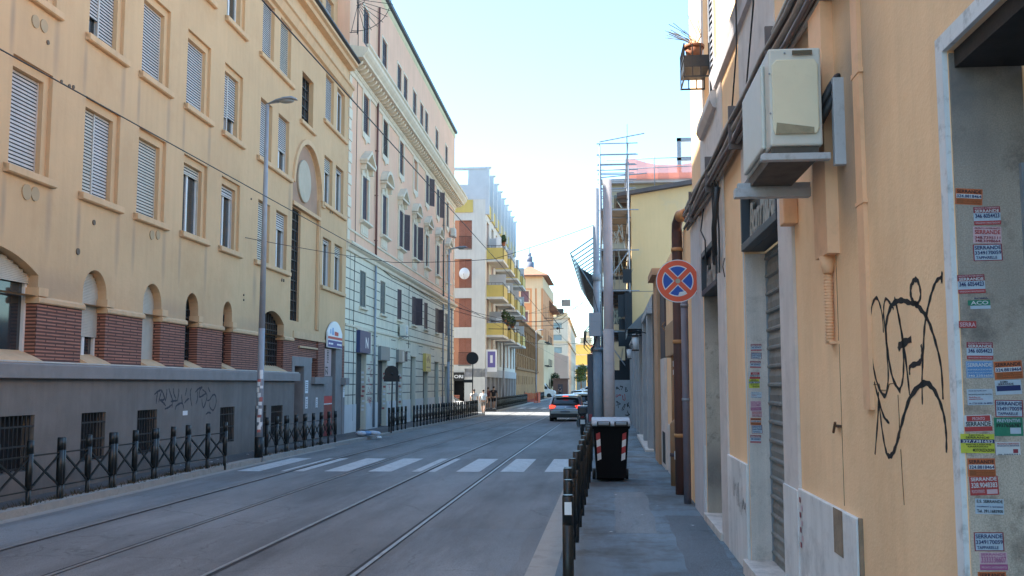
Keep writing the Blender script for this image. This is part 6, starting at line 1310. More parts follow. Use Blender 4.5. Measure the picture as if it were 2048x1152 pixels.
def lamp(lab, x, y, base, h, arm, group='street lamps', hd=1, stickers=False):
    t = thing('street_lamp', lab, 'street lamp', (x, y, base), 0, group); m = MB(); m.tube([(0,0,-.1),(0,0,.5)], .105, 14); m.tube([(0,0,.5),(0,0,3.2)], .088, 14, r1=.078); m.tube([(0,0,3.2),(0,0,h)], .078, 14, r1=.045); m.build('pole', M['lampg'], t)
    m = MB(); m.tube([(0,0,0),(0,0,.5)], .107, 14); m.build('base_band', M['postg'], t)
    m = MB(); s = hd; pr = [(-.04,0),(.1,.06),(.45,.15),(.7,.13),(.78,.06),(.78,.02),(.3,-.05),(0,-.05)]
    for i in range(6):
        pass
    L_ = [( -.04,.0,.03),(.08,.03,.06),(.25,.06,.12),(.45,.08,.15),(.65,.08,.14),(.76,.05,.08),(.79,.03,.02)]
    k = len(m.v); n = 12
    for (xx, zz, rr_) in L_:
        for j in range(n): a = 2*math.pi*j/n; m.v.append((xx*s*arm, rr_*math.cos(a)*s, h+zz+.08*xx*s+rr_*.42*math.sin(a)*s*(1 if math.sin(a) > 0 else .55)))
    for i in range(len(L_)-1):
        for j in range(n): m.f.append((k+i*n+j, k+i*n+(j+1)%n, k+(i+1)*n+(j+1)%n, k+(i+1)*n+j)); m.m.append(0); m.s.append(True)
    m.build('lamp_head', M['galv'], t)
    m = MB(); m.ball((.5*s*arm, 0, h+.075), .14*s, n=14, k=8, sc=(1.5,.75,.42)); m.build('lens', mat('lamp_lens', (.25,.25,.24), .3), t)
    if stickers:
        rr = random.Random(3); z = .62; i = 0
        while z < 2.05:
            hh = rr.uniform(.05,.13); a0 = rr.uniform(-2.6,-1.3); m = MB(); r_ = .094-.002*z
            for j in range(6): a, b = a0+j*.16, a0+(j+1)*.16; m.poly([(r_*math.cos(a),r_*math.sin(a),z),(r_*math.cos(b),r_*math.sin(b),z),(r_*math.cos(b),r_*math.sin(b),z+hh),(r_*math.cos(a),r_*math.sin(a),z+hh)], 0 if 0 < i % 5 else 1)
            m.build('sticker', [M['white'], M['gred']], t); z += hh*rr.uniform(.75,1.15); i += 1
    return t
lamp('tall grey street lamp with stickers round its pole, in front of the yellow block', -8.68, 23.7, ZL, 8.95, 1, stickers=True)
lamp('street lamp in front of the far end of the pink palazzo', -9.0, 54.2, ZL-.15, 9.55, 1.35)
lamp('thin dark street lamp by the arcade of the white block', -9.35, 86, ZL-.2, 8.6, 1.2)
lamp('small distant street lamp against the orange house', -9.1, 121, ZL-.2, 8.6, 1.2)

# ============================================================ pedestrian barriers
def barrier(lab, x, y0, y1, z0, h=1.0, nb=2, group='cross-braced pedestrian barriers', sz=.072, x1=None, cap=True):
    x1 = x if x1 is None else x1
    t = thing('pedestrian_barrier', lab, 'barrier', (x, y0, z0), 0, group); n = nb+1
    P = [(( x1-x)*i/nb, (y1-y0)*i/nb) for i in range(n)]
    for i, (px, py) in enumerate(P):
        m = MB(); s = sz/2; dz = -drop(y0)+drop(y0+py)
        lx, ly = random.uniform(-.012,.012), random.uniform(-.01,.01)
        def pr(r, za, zb): 
            pts = []
            for z in (za, zb): pts.append((px+lx*z, py+ly*z, z+dz))
            m.tube(pts, r*1.2, 8)
        pr(s*.8, -.1, .24); pr(s*1.2, .22, h-.20); pr(s*1.05, h-.21, h-.19); pr(s*1.2, h-.20, h-.01); pr(s*1.1, h-.015, h)
        m.build('post', M['postg'], t)
    for (ax_, ay), (bx_, by) in zip(P, P[1:]):
        m = MB(); za, zb = -drop(y0)+drop(y0+ay), -drop(y0)+drop(y0+by)
        m.bar((ax_,ay,.2+za),(bx_,by,.2+zb),.022,.018).bar((ax_,ay,h-.24+za),(bx_,by,h-.24+zb),.026,.022); m.build('rail', M['postg'], t)
        m = MB(); m.bar((ax_,ay,.2+za),(bx_,by,h-.25+zb),.022,.03).bar((ax_+.004,ay,h-.25+za),(bx_+.004,by,.2+zb),.022,.03); m.build('brace', M['postg'], t)
    return t
GR = 'cross-braced pedestrian barriers'
L_ = ['leftmost barrier section, cut by the left edge of the photo', 'barrier section below the first barred basement window', 'barrier section between the first and second basement windows', 'barrier section in front of the third basement window', 'leaning last barrier section before the zebra crossing']
for lab, (a, b) in zip(L_, ((11.6,13.25),(13.3,14.97),(15.05,16.6),(16.7,18.2),(18.3,19.72))): barrier(lab, -8.75, a, b, ZL, .96)
barrier('short leaning barrier section at the left end of the zebra crossing', -8.76, 19.8, 21.35, ZL, .96, x1=-8.6)
for lab, (a, b) in zip(['first barrier section just past the street lamp', 'second barrier section past the street lamp, below the grey door', 'third barrier section past the street lamp', 'barrier section before the red shop panel'], ((24.4,25.9),(26.0,27.5),(27.6,29.1),(29.2,30.7))): barrier(lab, -8.74, a, b, ZL, .96)
for lab, (a, b) in zip(['barrier section at the foot of the round road sign', 'barrier section just beyond the round road sign'], ((38.3,39.8),(39.9,41.4))): barrier(lab, -8.72, a, b, ZL+drop(40), .96)
for k in range(13):
    a = 43.2+1.62*k; barrier('one of the crowded barrier sections along the pink palazzo pavement', -8.72, a, a+1.54, ZL+drop(a), .96)
for k in range(16):
    a = 77.0+1.72*k; barrier('one of the distant dark barrier sections in front of the arcade', -8.85, a, a+1.64, ZL-.2, .96)
for k in range(8):
    a = 118+1.72*k; barrier('one of the farthest barrier sections, below the white van', -8.85, a, a+1.64, ZL-.2, .96)
for lab, (a, b) in zip(['nearest barrier section at the bottom edge, its post with a pale label', 'second barrier section on the right kerb', 'third barrier section on the right kerb', 'fourth barrier section on the right kerb', 'fifth barrier section, beside the black bin'], ((6.75,8.85),(8.97,11.07),(11.19,13.29),(13.41,15.51),(15.63,17.7))):
    t = barrier(lab, -.29 if a < 7 else -.385, a, b, 0, 1.0, sz=.056, x1=-.375 if a < 7 else -.385)
    if a < 7: m = MB(); m.box(-.024, .024, -.0445, -.043, .87, .955); m.build('sticker', M['white'], t)
barrier('last near barrier section, behind the black bin', -.40, 17.8, 19.9, 0, 1.0, sz=.06)

# ============================================================ black wheelie bin
bn = thing('wheelie_bin', 'black wheelie bin with a pale lid and red-white reflector strips on the right pavement', 'bin', (.0, 18.1, 0), R(2)); m = MB()
def frustum(mb, w0, d0, w1, d1, z0, z1, m_=0, yo=0):
    a = [(-w0/2,-d0/2+yo),(w0/2,-d0/2+yo),(w0/2,d0/2+yo),(-w0/2,d0/2+yo)]; b = [(-w1/2,-d1/2+yo),(w1/2,-d1/2+yo),(w1/2,d1/2+yo),(-w1/2,d1/2+yo)]
    A = [p+(z0,) for p in a]; B = [p+(z1,) for p in b]
    mb.poly(A[::-1], m_).poly(B, m_)
    for i in range(4): j = (i+1) % 4; mb.poly([A[i], A[j], B[j], B[i]], m_)
frustum(m, .52, .55, .63, .72, .07, .98); frustum(m, .66, .74, .68, .76, .95, 1.0); m.box(-.26, .26, .2, .3, .0, .1); m.build('body', mat('black_bin_plastic', (.004,.004,.005), .75, .2, 8, .05, spec=.2), bn, bevel=.015)
m = MB(); m.prism([(-.42,1.0),(.38,1.0),(.38,1.06),(.3,1.11),(.0,1.145),(-.34,1.10),(-.42,1.05)], 'x', -.345, .345); o = MB().add(m, Matrix(((1,0,0,0),(0,1,0,0),(0,0,1,0),(0,0,0,1)))); o.build('lid', mat('pale_grey_lid', (.40,.41,.43), .5, .15, 8, .1, dirt=(.15,.14,.13), dirt_amt=.5, dscale=9), bn, bevel=.02)
for s_ in (-1, 1):
    h_ = MB(); cx = s_*.155+.02; h_.box(cx-.12, cx+.12, -.47, -.415, 1.0, 1.025).box(cx-.12, cx-.095, -.47, -.415, 1.025, 1.07).box(cx+.095, cx+.12, -.47, -.415, 1.025, 1.07).box(cx-.12, cx+.12, -.47, -.42, 1.07, 1.085); h_.build('handle', M['black'], bn, bevel=.005)
    st = MB(); x0 = s_*.23-.035
    for k in range(4):
        z0, z1 = .38+.12*k, .50+.12*k
        f = lambda z: -.362+(.99-z)*(.085/.91)-.004
        st.poly([(x0-.01*s_*(3-k)*.6,f(z0),z0),(x0+.07-.01*s_*(3-k)*.6,f(z0),z0+.03),(x0+.07-.01*s_*(2-k)*.6,f(z1),z1+.03),(x0-.01*s_*(2-k)*.6,f(z1),z1)], k % 2)
    st.build('reflector_strip', [M['white'], SC['red']], bn)
    wh = MB(); wh.tube([(s_*.27,.28,.10),(s_*.33,.28,.10)], .10, 16); wh.build('wheel', M['black'], bn)

# ============================================================ no stopping sign on its wall arm
sgn = thing('no_stopping_sign', 'round red and blue no stopping sign with crossed bars, fixed to the right wall', 'road sign', (.945, 13.55, 3.165), R(3)); m = MB(); N = 48
def disc(mb, r0, r1, y, mi, a0=0, a1=2*math.pi, n=N):
    for i in range(n):
        a, b = a0+(a1-a0)*i/n, a0+(a1-a0)*(i+1)/n
        mb.poly([(r0*math.cos(a),y,r0*math.sin(a)),(r1*math.cos(a),y,r1*math.sin(a)),(r1*math.cos(b),y,r1*math.sin(b)),(r0*math.cos(b),y,r0*math.sin(b))], mi)
m.prism([(.298*math.cos(2*math.pi*i/N), .298*math.sin(2*math.pi*i/N)) for i in range(N)], 'y', -.002, .012, 0)
disc(m, .285, .297, -.0035, 1); disc(m, .215, .286, -.0045, 2); disc(m, .200, .216, -.0045, 1); disc(m, 0.0, .201, -.005, 3)
for a in (45, 135):
    for w_, y, mi in ((.044, -.0065, 1), (.032, -.008, 2)):
        c, s = math.cos(R(a)), math.sin(R(a)); L2 = .203 if mi == 1 else .218; m.poly([(-L2*c+w_*s,y,-L2*s-w_*c),(L2*c+w_*s,y,L2*s-w_*c),(L2*c-w_*s,y,L2*s+w_*c),(-L2*c-w_*s,y,-L2*s+w_*c)], mi)
e = [(.035*math.cos(2*math.pi*i/20), -.01, .035*math.sin(2*math.pi*i/20)) for i in range(20)]; m.poly(e, 4)
m.poly([(.0,-.0105,-.21),(.10,-.0105,-.185),(.11,-.0105,-.14),(.02,-.0105,-.155)], 1)
m.build('disc', [M['galv'], M['white'], mat('sign_orange_red', (.80,.115,.05), .4, .05, 5, 0), mat('sign_bright_blue', (.02,.09,.42), .4, .08, 5, 0), mat('sign_centre_grey', (.42,.38,.28), .5)], sgn)
m = MB(); m.box(-.02, .02, .012, .03, -.25, .25).tube([(0,.04,.0),(.45,.06,.0)], .016, 8).tube([(0,.04,-.15),(.45,.06,-.15)], .016, 8); m.box(.40, .43, .02, .10, -.3, .35); m.build('bracket', M['iron'], sgn)
# second small round sign, flower pot balcony, wall lamp
fp = thing('flower_balcony', 'little iron window balcony holding a flower pot, high on the right', 'balcony', RY.at(-12.45, 0, 5.80), RY.rz); m = MB(); m.box(0, .55, -.31, 0, -.02, .01)
for k in range(6): m.box(.107*k, .015+.107*k, -.31, -.297, -.02, .16)
m.box(0, .55, -.312, -.295, .145, .165).box(0, .55, -.312, -.295, -.27, -.25)
for k in range(4): m.box(.0, .015, -.31+.1*k, -.297+.1*k, -.27, .16); m.box(.535, .55, -.31+.1*k, -.297+.1*k, -.27, .16)
m.box(.0, .015, -.31, 0, -.27, -.25).box(.535, .55, -.31, 0, -.27, -.25); m.box(.0, .55, -.30, -.0, -.14, -.02); m.build('frame', M['iron'], fp)
po = thing('flower_pot', 'terracotta flower pot with bare twigs on the iron window balcony', 'flower pot', RY.at(-12.12, -.16, 5.815), RY.rz); m = MB(); m.tube([(0,0,0),(0,0,.17)], .09, 14, r1=.115).tube([(0,0,.15),(0,0,.19)], .13, 14); m.build('pot', mat('terracotta', (.30,.11,.05)), po); m = MB(); rr = random.Random(41)
for k in range(22): a = rr.uniform(0,6.3); l = rr.uniform(.15,.32); m.tube([(0,0,.15),(l*.4*math.cos(a),l*.4*math.sin(a),.15+l*.5),(l*.9*math.cos(a)-.1,l*.9*math.sin(a)-.15,.25+l*rr.uniform(.5,1))], .004, 4)
m.build('twigs', mat('bare_twigs', (.10,.07,.04), .8), po)
# ============================================================ road signs, bags and boxes on the left pavement
def back_sign(lab, x, y, z0, h, r, pole_r=.03, name='road_sign', rz=0):
    t = thing(name, lab, 'road sign', (x, y, z0), rz); m = MB(); m.tube([(0,0,-.1),(.03,0,h+r)], pole_r, 8); m.build('pole', M['iron'], t); m = MB(); m.prism([(r*math.cos(2*math.pi*i/28), h+r*math.sin(2*math.pi*i/28)) for i in range(28)], 'y', -.07, -.05); m.build('disc', M['iron'], t); return t
t = back_sign('dark back of a round road sign with a small plate, before the pink palazzo', -8.55, 37.9, ZL, 2.25, .28); m = MB(); m.box(-.3, .33, -.09, -.06, 1.9, 2.15).ball((.02,-.1,2.2),.05); m.build('plate', M['iron'], t)
t = back_sign('dark back of a round road sign at the side street corner', -9.25, 65.6, ZL-.2, 3.75, .42, .035)
m = MB(); m.box(-.6, .0, -.09, -.06, 2.1, 2.3); m.build('plate', M['iron'], t)
t = thing('advertising_sign', 'white framed violet advertising panel hanging at the arcade corner', 'sign', WB.at(.4, -.15, 2.7), 0); m = MB(); m.box(-.1, .75, -.1, 0, 0, 1.75, 0).box(.02, .63, -.106, -.1, .35, 1.6, 1).box(.22, .42, -.11, -.106, .7, 1.3, 0); m.build('panel', [M['white'], mat('violet_panel', (.14,.12,.34), .5, .1)], t)
t = thing('rubbish_bag', 'torn pale blue rubbish bag lying by the left kerb', 'rubbish', (-8.62, 34.6, ZL), 0); m = MB(); rr = random.Random(5)
for k in range(7): m.ball((rr.uniform(-.3,.35), rr.uniform(-.2,.2), .06), rr.uniform(.1,.17), rr.randrange(2), 9, 6, (1.4,1,.55))
m.build('bag', [mat('pale_bag', (.50,.54,.60), .5, .2, 9, .6, 30), mat('blue_bag', (.16,.28,.45), .5, .2, 9, .6, 30)], t)
t = thing('crumpled_paper', 'small crumpled paper beside the barrier near the rubbish bag', 'litter', (-8.2, 34.4, ZR), 0); m = MB(); m.ball((0,0,.04), .09, n=7, k=5, sc=(1.3,1,.6)); m.build('paper', M['white'], t)
rr = random.Random(19)
for i in range(16):
    x, y = rr.uniform(-9.6,-8.9), rr.uniform(14,36); t = MB(); a = rr.uniform(0,3); s = rr.uniform(.03,.07)
    t.poly([(s*math.cos(a+q),s*.6*math.sin(a+q),.006+.01*(j % 2)) for j, q in enumerate((0,1.4,3.0,4.4))]); o = t.build('paper_scrap', M['white']); o.location = (x, y, ZL+.002); tag(o, 'small white paper scrap littering the left pavement', 'litter', 'paper scraps on the left pavement')
for i in range(12):
    x, y = rr.uniform(-.3,1.1), rr.uniform(6.5,17); t = MB(); a = rr.uniform(0,3); s = rr.uniform(.012,.03)
    t.poly([(s*math.cos(a+q),s*.6*math.sin(a+q),.005+.004*(j % 2)) for j, q in enumerate((0,1.4,3.0,4.4))]); o = t.build('paper_scrap', M['white' if i % 3 else 'cable']); o.location = (x, y, .002); tag(o, 'tiny scrap of litter on the right pavement', 'litter', 'litter on the right pavement')
# weeds at the kerb posts (ground cover)
wd_ = MB(); rr = random.Random(23)
for i in range(900):
    y = rr.choice([rr.gauss(c, .22) for c in (13.3,14.2,15.0,15.8,16.6,17.4,18.2,19.0,19.8,20.6,21.3,24.5,26,27.5,29.2)]); x = -8.80+rr.gauss(0,.06); h = rr.uniform(.02,.08); a = rr.uniform(0,6.3)
    wd_.poly([(x,y,ZL-.01),(x+.012,y+.006,ZL-.01),(x+.05*math.cos(a),y+.05*math.sin(a),ZL+h)])
tag(wd_.build('weeds', mat('dry_weeds', (.07,.06,.035), .9, .3, 8, 0)), kind='stuff')
# market crates by the shop
for i, (dx, z, c) in enumerate(((0,0,'tan'),(0,.3,'tan2'),(0,.6,'tan'),(0,.9,'tan2'),(-.9,0,'tan2'),(-.9,.3,'tan'),(-1.8,0,'tan'))):
    M.setdefault('tan', mat('crate_wood', (.40,.26,.13), .85, .15)); M.setdefault('tan2', mat('crate_red', (.34,.12,.08), .8, .15))
    p = WB.at(-.6, 2.3-dx*1.0, -.26+z); t = thing('crate', ['lowest crate of the tall stack by the shop under the ORI sign','second crate of the tall stack under the ORI sign','third crate of the tall stack under the ORI sign','topmost crate of the tall stack under the ORI sign','lower crate of the pair left of the tall stack','upper crate of the pair left of the tall stack','single crate at the left end of the shop display'][i], 'crate', p, 0, 'crates outside the shop')
    m = MB(); m.box(-.35,.35,-.25,-.23,0,.12).box(-.35,.35,-.25,-.23,.15,.26).box(-.35,.35,.23,.25,0,.26).box(-.35,-.33,-.23,.23,0,.26).box(.33,.35,-.23,.23,0,.26).box(-.33,.33,-.23,.23,0,.02); m.build('slats', M[c], t); m = MB(); rr = random.Random(i)
    for _ in range(14): m.ball((rr.uniform(-.27,.27), rr.uniform(-.17,.17), .2), .07, 0, 7, 5)
    m.build('fruit', M[('leaf','tan2','byel')[i % 3]], t)
# orange plastic barrier
t = thing('plastic_barrier', 'bright orange plastic mesh barrier round a dig in the far left pavement', 'barrier', (-8.75, 111, -.4), 0); m = MB()
for (x0, y0, x1, y1) in ((-.9,0,.6,-.2),(.6,-.2,.7,2.2),(-.9,0,-1.1,2.2)):
    for z in [.06+.1*k for k in range(11)]: m.bar((x0,y0,z),(x1,y1,z),.05,.05)
    for k in range(9): m.bar((x0+(x1-x0)*k/8,y0+(y1-y0)*k/8,0),(x0+(x1-x0)*k/8,y0+(y1-y0)*k/8,1.15+.08*math.sin(k*2)),.05,.05)
m.build('mesh', mat('orange_plastic', (.80,.13,.05), .6, .1), t); m = MB(); [m.tube([(x,y,0),(x,y,1.3)], .03, 6) for x, y in ((-.9,0),(.6,-.2),(.7,2.2),(-1.1,2.2))]; m.build('stake', M['iron'], t)

# ============================================================ overhead wires
def wire(lab, pts, r=.010, sag=0, n=10, group=None, name='overhead_wire'):
    P = []
    for a, b in zip(pts, pts[1:]):
        a, b = Vector(a), Vector(b)
        for i in range(n+(b == Vector(pts[-1]))): t_ = i/n; p = a.lerp(b, t_); p.z -= sag*4*t_*(1-t_); P.append(p)
    m = MB(); m.tube(P, r, 5); o = m.build(name, M['cable']); return tag(o, lab, 'wire', group)
wire('tram contact wire above the left track, from the top left of the photo', [(-6.4,4,5.3),(-6.4,30,5.22),(-6.4,60,5.1),(-6.4,150,5.0)], .009)
wire('tram contact wire above the middle track', [(-3.35,3,5.5),(-3.35,30,5.45),(-3.35,60,5.1),(-3.35,150,5.0)], .009)
a_ = LY.px(490, 475); A = LY.at(a_[0], 0, a_[1]); tA = wire('cross wire sagging from the yellow block to the slim steel pole', [A, (-6.4,28.4,5.36), (-3.35,28.2,5.40), (-.36,28.0,6.35)], .009, .03)
wire('cross wire from the pink palazzo to the scaffold over the street', [PK.at(17,0,6.9), (-6.4,55,5.3), (-3.35,55,5.3), (-.5,56,7.0)], .012, .05)
wire('lower of the two far cross wires hung beyond the pink palazzo', [PK.at(26,0,6.7), (-6.4,66,5.7), (-3.35,67,5.8), (-.5,68,8.0)], .016, .05); wire('upper of the two far cross wires hung beyond the pink palazzo', [PK.at(26,0,6.95), (-6.4,66.5,6.0), (-3.35,67.5,6.2), (-.5,68,8.6)], .016, .05)
wire('distant cross wire over the street at the brown palazzo', [WB.at(20,0,6.2), (-5,97,5.6), (-.5,98,6.4)], .018, .1); wire('cable strung from the white block lamp to the far right', [(-9.35,86,8.2), (-5,90,8.4), (-.5,90,9.4)], .014, .15)
t = thing('wire_bracket', 'curved pull-off arms holding the tram wires between the palazzo and the brown building', 'wire bracket', (-6.4, 66, 5.2), 0); m = MB(); m.tube([(-1.6,0,.8),(-.9,0,.85),(-.3,0,.5),(0,0,0)], .025, 6).tube([(2.0,0,1.0),(2.6,0,1.0),(3.0,0,.5),(3.05,0,0)], .025, 6).bar((-1.8,0,.3),(.3,0,.25),.04).bar((2.4,0,.25),(3.3,0,.3),.04).ball((-.4,0,.27),.09).ball((2.9,0,.3),.09); m.build('arms', M['iron'], t)
t = thing('suspended_lamp', 'square grey lamp hanging on the wires over the far street', 'lamp', (atY(1133,0,92).x, 92, atY(0,612,92).z), R(8)); m = MB(); m.box(-.42,.42,-.12,.12,0,.62); m.build('housing', mat('lamp_housing_grey', (.22,.27,.32), .5), t); m = MB(); m.box(-.36,-.03,-.13,-.12,.06,.56).box(.03,.36,-.13,-.12,.06,.56); m.build('panel', M['galv'], t); m = MB(); m.tube([(0,0,.62),(0,0,.75)], .02, 6); m.build('hook', M['iron'], t)
wire('thin span wire carrying the square hanging lamp', [(-9.35,86,7.3), (atY(1133,0,92).x,92,atY(0,600,92).z), (-.5,93,11.0)], .012, .1)
0 and wire('long pale cable rising across the sky to the concrete pole', [WB.at(10,-1,7.9+3.6), (-.36,28.0,6.9)], .012, .5, 24)
# ============================================================ vehicles
M['cgrey'] = mat('car_paint_grey', (.24,.26,.29), .28, .03, 2, 0, metal=.6, coat=.6); M['csil'] = mat('car_paint_silver', (.46,.47,.48), .28, .03, 2, 0, metal=.5, coat=.6); M['cblk'] = mat('car_paint_black', (.02,.022,.03), .25, .03, 2, 0, coat=.6); M['cwht'] = mat('car_paint_white', (.72,.72,.72), .3, .02, 2, 0, coat=.5)
M['cglass'] = glass_mat('car_glass', (.02,.028,.035), .05); M['tyre'] = mat('tyre_rubber', (.02,.02,.02), .8, .1); M['tail'] = mat('tail_lamp_lit', (.6,.02,.02), .3, emit=((1,.06,.03), .7)); M['taild'] = mat('tail_lamp', (.30,.02,.02), .3); M['hl'] = mat('head_lamp', (.6,.62,.65), .15); M['chrome'] = mat('chrome_trim', (.6,.6,.6), .2, metal=1)
def loft(mb, secs, m=0, sm=True):
    n = len(secs[0]); k = len(mb.v)
    for s in secs: mb.v += [tuple(p) for p in s]
    for i in range(len(secs)-1):
        for j in range(n): mb.f.append((k+i*n+j, k+i*n+(j+1)%n, k+(i+1)*n+(j+1)%n, k+(i+1)*n+j)); mb.m.append(m); mb.s.append(sm)
    mb.f.append(tuple(k+j for j in reversed(range(n)))); mb.m.append(m); mb.s.append(False); kk = k+(len(secs)-1)*n; mb.f.append(tuple(kk+j for j in range(n))); mb.m.append(m); mb.s.append(False)
def car(lab, loc, rz, paint, W=1.78, Ln=4.25, H=1.5, lit=True, group=None, name='parked_car', kind='hatch', plate=True):
    """Local y runs from the tail (0) to the nose (Ln)."""
    t = thing(name, lab, 'car', loc, rz, group); b = MB(); hw = W/2
    suv = kind == 'suv'; zb = .24 if not suv else .30; sh = .95 if not suv else 1.05
    def ring(y, w_, z0, z1, tuck=.06):     # lower body section, rounded shoulders
        return [(-w_+tuck,y,z0),(-w_,y,z0+.18),(-w_-.0,y,z0+(z1-z0)*.55),(-w_+.03,y,z1-.08),(-w_+.12,y,z1),(w_-.12,y,z1),(w_-.03,y,z1-.08),(w_,y,z0+(z1-z0)*.55),(w_,y,z0+.18),(w_-tuck,y,z0)]
    S_ = [(0,.80,zb+.12,sh-.22),(.04,.90,zb+.04,sh-.10),(.18,.97,zb,sh-.02),(.55,1,zb-.02,sh),(1.2,1,zb-.03,sh+.01),(2.2,1,zb-.03,sh),(3.0,1,zb-.03,sh-.02),(3.5,.98,zb,sh-.10),(3.95,.93,zb+.02,sh-.20),(4.15,.84,zb+.06,sh-.32),(4.25,.70,zb+.1,sh-.42)]
    loft(b, [ring(y*Ln/4.25, hw*k, z0, z1) for y, k, z0, z1 in S_])
    bo = b.build('body', M[paint], t)
    g = MB()
    def gring(y, w_, z1, zt=None): return [(-w_,y,sh-.03),(-w_*.97,y,sh+(z1-sh)*.35),(-w_*.86,y,sh+(z1-sh)*.88),(-w_*.74,y,z1),(0,y,z1+.02),(w_*.74,y,z1),(w_*.86,y,sh+(z1-sh)*.88),(w_*.97,y,sh+(z1-sh)*.35),(w_,y,sh-.03)]
    G = [(.16,.92,sh+.06),(.34,.93,sh+.26),(.60,.94,H-.08),(.95,.95,H-.01),(1.7,.96,H),(2.3,.95,H-.04),(2.75,.93,H-.25),(3.15,.90,sh+.05)]
    loft(g, [gring(y*Ln/4.25, hw*k, z1) for y, k, z1 in G]); g.build('greenhouse', M['cglass'], t)
    r_ = MB(); RR = [(.50,.94,H-.105),(.60,.94,H-.075),(.95,.95,H-.005),(1.7,.96,H+.005),(2.3,.95,H-.035),(2.42,.945,H-.09)]
    sec = []
    for y, k, z1 in RR:
        w_ = hw*k; sec.append([(-w_*.88,y*Ln/4.25,z1-.06),(-w_*.75,y*Ln/4.25,z1+.008),(0,y*Ln/4.25,z1+.03),(w_*.75,y*Ln/4.25,z1+.008),(w_*.88,y*Ln/4.25,z1-.06),(0,y*Ln/4.25,z1-.03)])
    loft(r_, sec); r_.box(-hw*.62, hw*.62, .36*Ln/4.25, .62*Ln/4.25, H-.075, H-.03)
    for s_ in (-1, 1):
        r_.bar((s_*hw*.95,.10,sh-.05),(s_*hw*.80,.58*Ln/4.25,H-.09),.11,.07); r_.bar((s_*hw*.985,1.05,sh-.02),(s_*hw*.85,1.0,H-.06),.05,.12); r_.bar((s_*hw*.985,2.0,sh-.02),(s_*hw*.86,1.95,H-.04),.04,.09); r_.bar((s_*hw*.93,3.1*Ln/4.25,sh-.02),(s_*hw*.80,2.35*Ln/4.25,H-.08),.05,.07)
        mr = MB(); mr.ball((s_*(hw+.09),2.75*Ln/4.25,sh+.05), .10, n=10, k=6, sc=(1,.7,.75)); mr.build('wing_mirror', M[paint], t)
    r_.build('roof', M[paint], t)
    for s_ in (-1, 1):
        tl = MB(); y = .015; z = sh-.20; tl.prism([(s_*hw*.98,z),(s_*hw*.98,z+.16),(s_*hw*.84,z+.20),(s_*hw*.60,z+.15),(s_*hw*.66,z+.02)], 'y', -.0, .22); tl.build('tail_light', M['tail' if lit else 'taild'], t)
        h2 = MB(); h2.ball((s_*hw*.72,Ln-.16,sh-.30), .14, n=10, k=6, sc=(1.1,.8,.6)); h2.build('headlight', M['hl'], t)
    if lit: tl = MB(); tl.box(-.16, .16, .30, .36, H-.085, H-.05); tl.build('brake_light', M['tail'], t)
    bp = MB(); bp.prism([(-hw*.86,zb+.02),(hw*.86,zb+.02),(hw*.90,zb+.22),(-hw*.90,zb+.22)], 'y', -.045, .2); bp.build('bumper', M['black'] if paint != 'cwht' else M['csil'], t, bevel=.02)
    b2 = MB(); b2.prism([(-hw*.93,zb+.20),(hw*.93,zb+.20),(hw*.93,zb+.42),(-hw*.93,zb+.42)], 'y', -.055, .2); b2.build('rear_panel', M[paint], t, bevel=.03)
    p_ = MB(); p_.box(-.27, .27, -.065, -.055, zb+.27, zb+.385); p_.build('number_plate', mat('plate_dim', (.12,.13,.15), .5), t)
    lg = MB(); lg.ball((0,.0,sh-.16), .05, n=8, k=5, sc=(1.4,.3,.7)); lg.build('badge', M['chrome'], t)
    for s_ in (-1, 1):
        for y in (.78*Ln/4.25, 3.40*Ln/4.25):
            w_ = MB(); w_.tube([(s_*(hw-.20),y,.32),(s_*(hw+.005),y,.32)], .32, 20); wo = w_.build('wheel', M['tyre'], t); rm = MB(); rm.tube([(s_*(hw-.0),y,.32),(s_*(hw+.012),y,.32)], .20, 16); rm.build('rim', M['csil'], wo)
    return t
zr = ZR-.2
car('grey hatchback driving away on the tram rails with its brake lights lit', (atY(1131,0,56).x, 55.5, ZR+drop(55.5)-.02), R(-1), 'cgrey', 1.84, 4.3, 1.5, name='hatchback')
car('silver car just ahead, half hidden by the grey hatchback', (atY(1163,0,66).x, 66, zr), R(-1), 'csil', 1.75, 4.1, 1.52, lit=False, name='silver_car')
car('dark car in the queue far ahead', (atY(1158,0,96).x, 96, zr), 0, 'cblk', 1.75, 4.3, 1.5, name='dark_car', lit=False)
car('silver car with red tail lights in the far queue, beside the pole', (atY(1182,0,84).x, 84, zr), 0, 'csil', 1.8, 4.3, 1.62, name='silver_hatchback', kind='suv')
car('dark tall car with red lights behind the silver one in the queue', (atY(1184,0,108).x, 108, zr), 0, 'cblk', 1.85, 4.5, 1.85, name='dark_suv', kind='suv')
car('white parked car at the mouth of the side street, behind the barriers', (atY(934,0,72.5).x-3.6, 71.0, zr), R(-90), 'cwht', 1.75, 4.2, 1.5, lit=False, name='white_car')
for i, (u, Y, p) in enumerate(((1172,128,'cwht'),(1183,136,'cblk'))): car(['white car at the far end of the queue', 'black car at the far end of the queue'][i], (atY(u,0,Y).x, Y, zr), 0, p, 1.78, 4.2, 1.5, lit=False, name='distant_car')
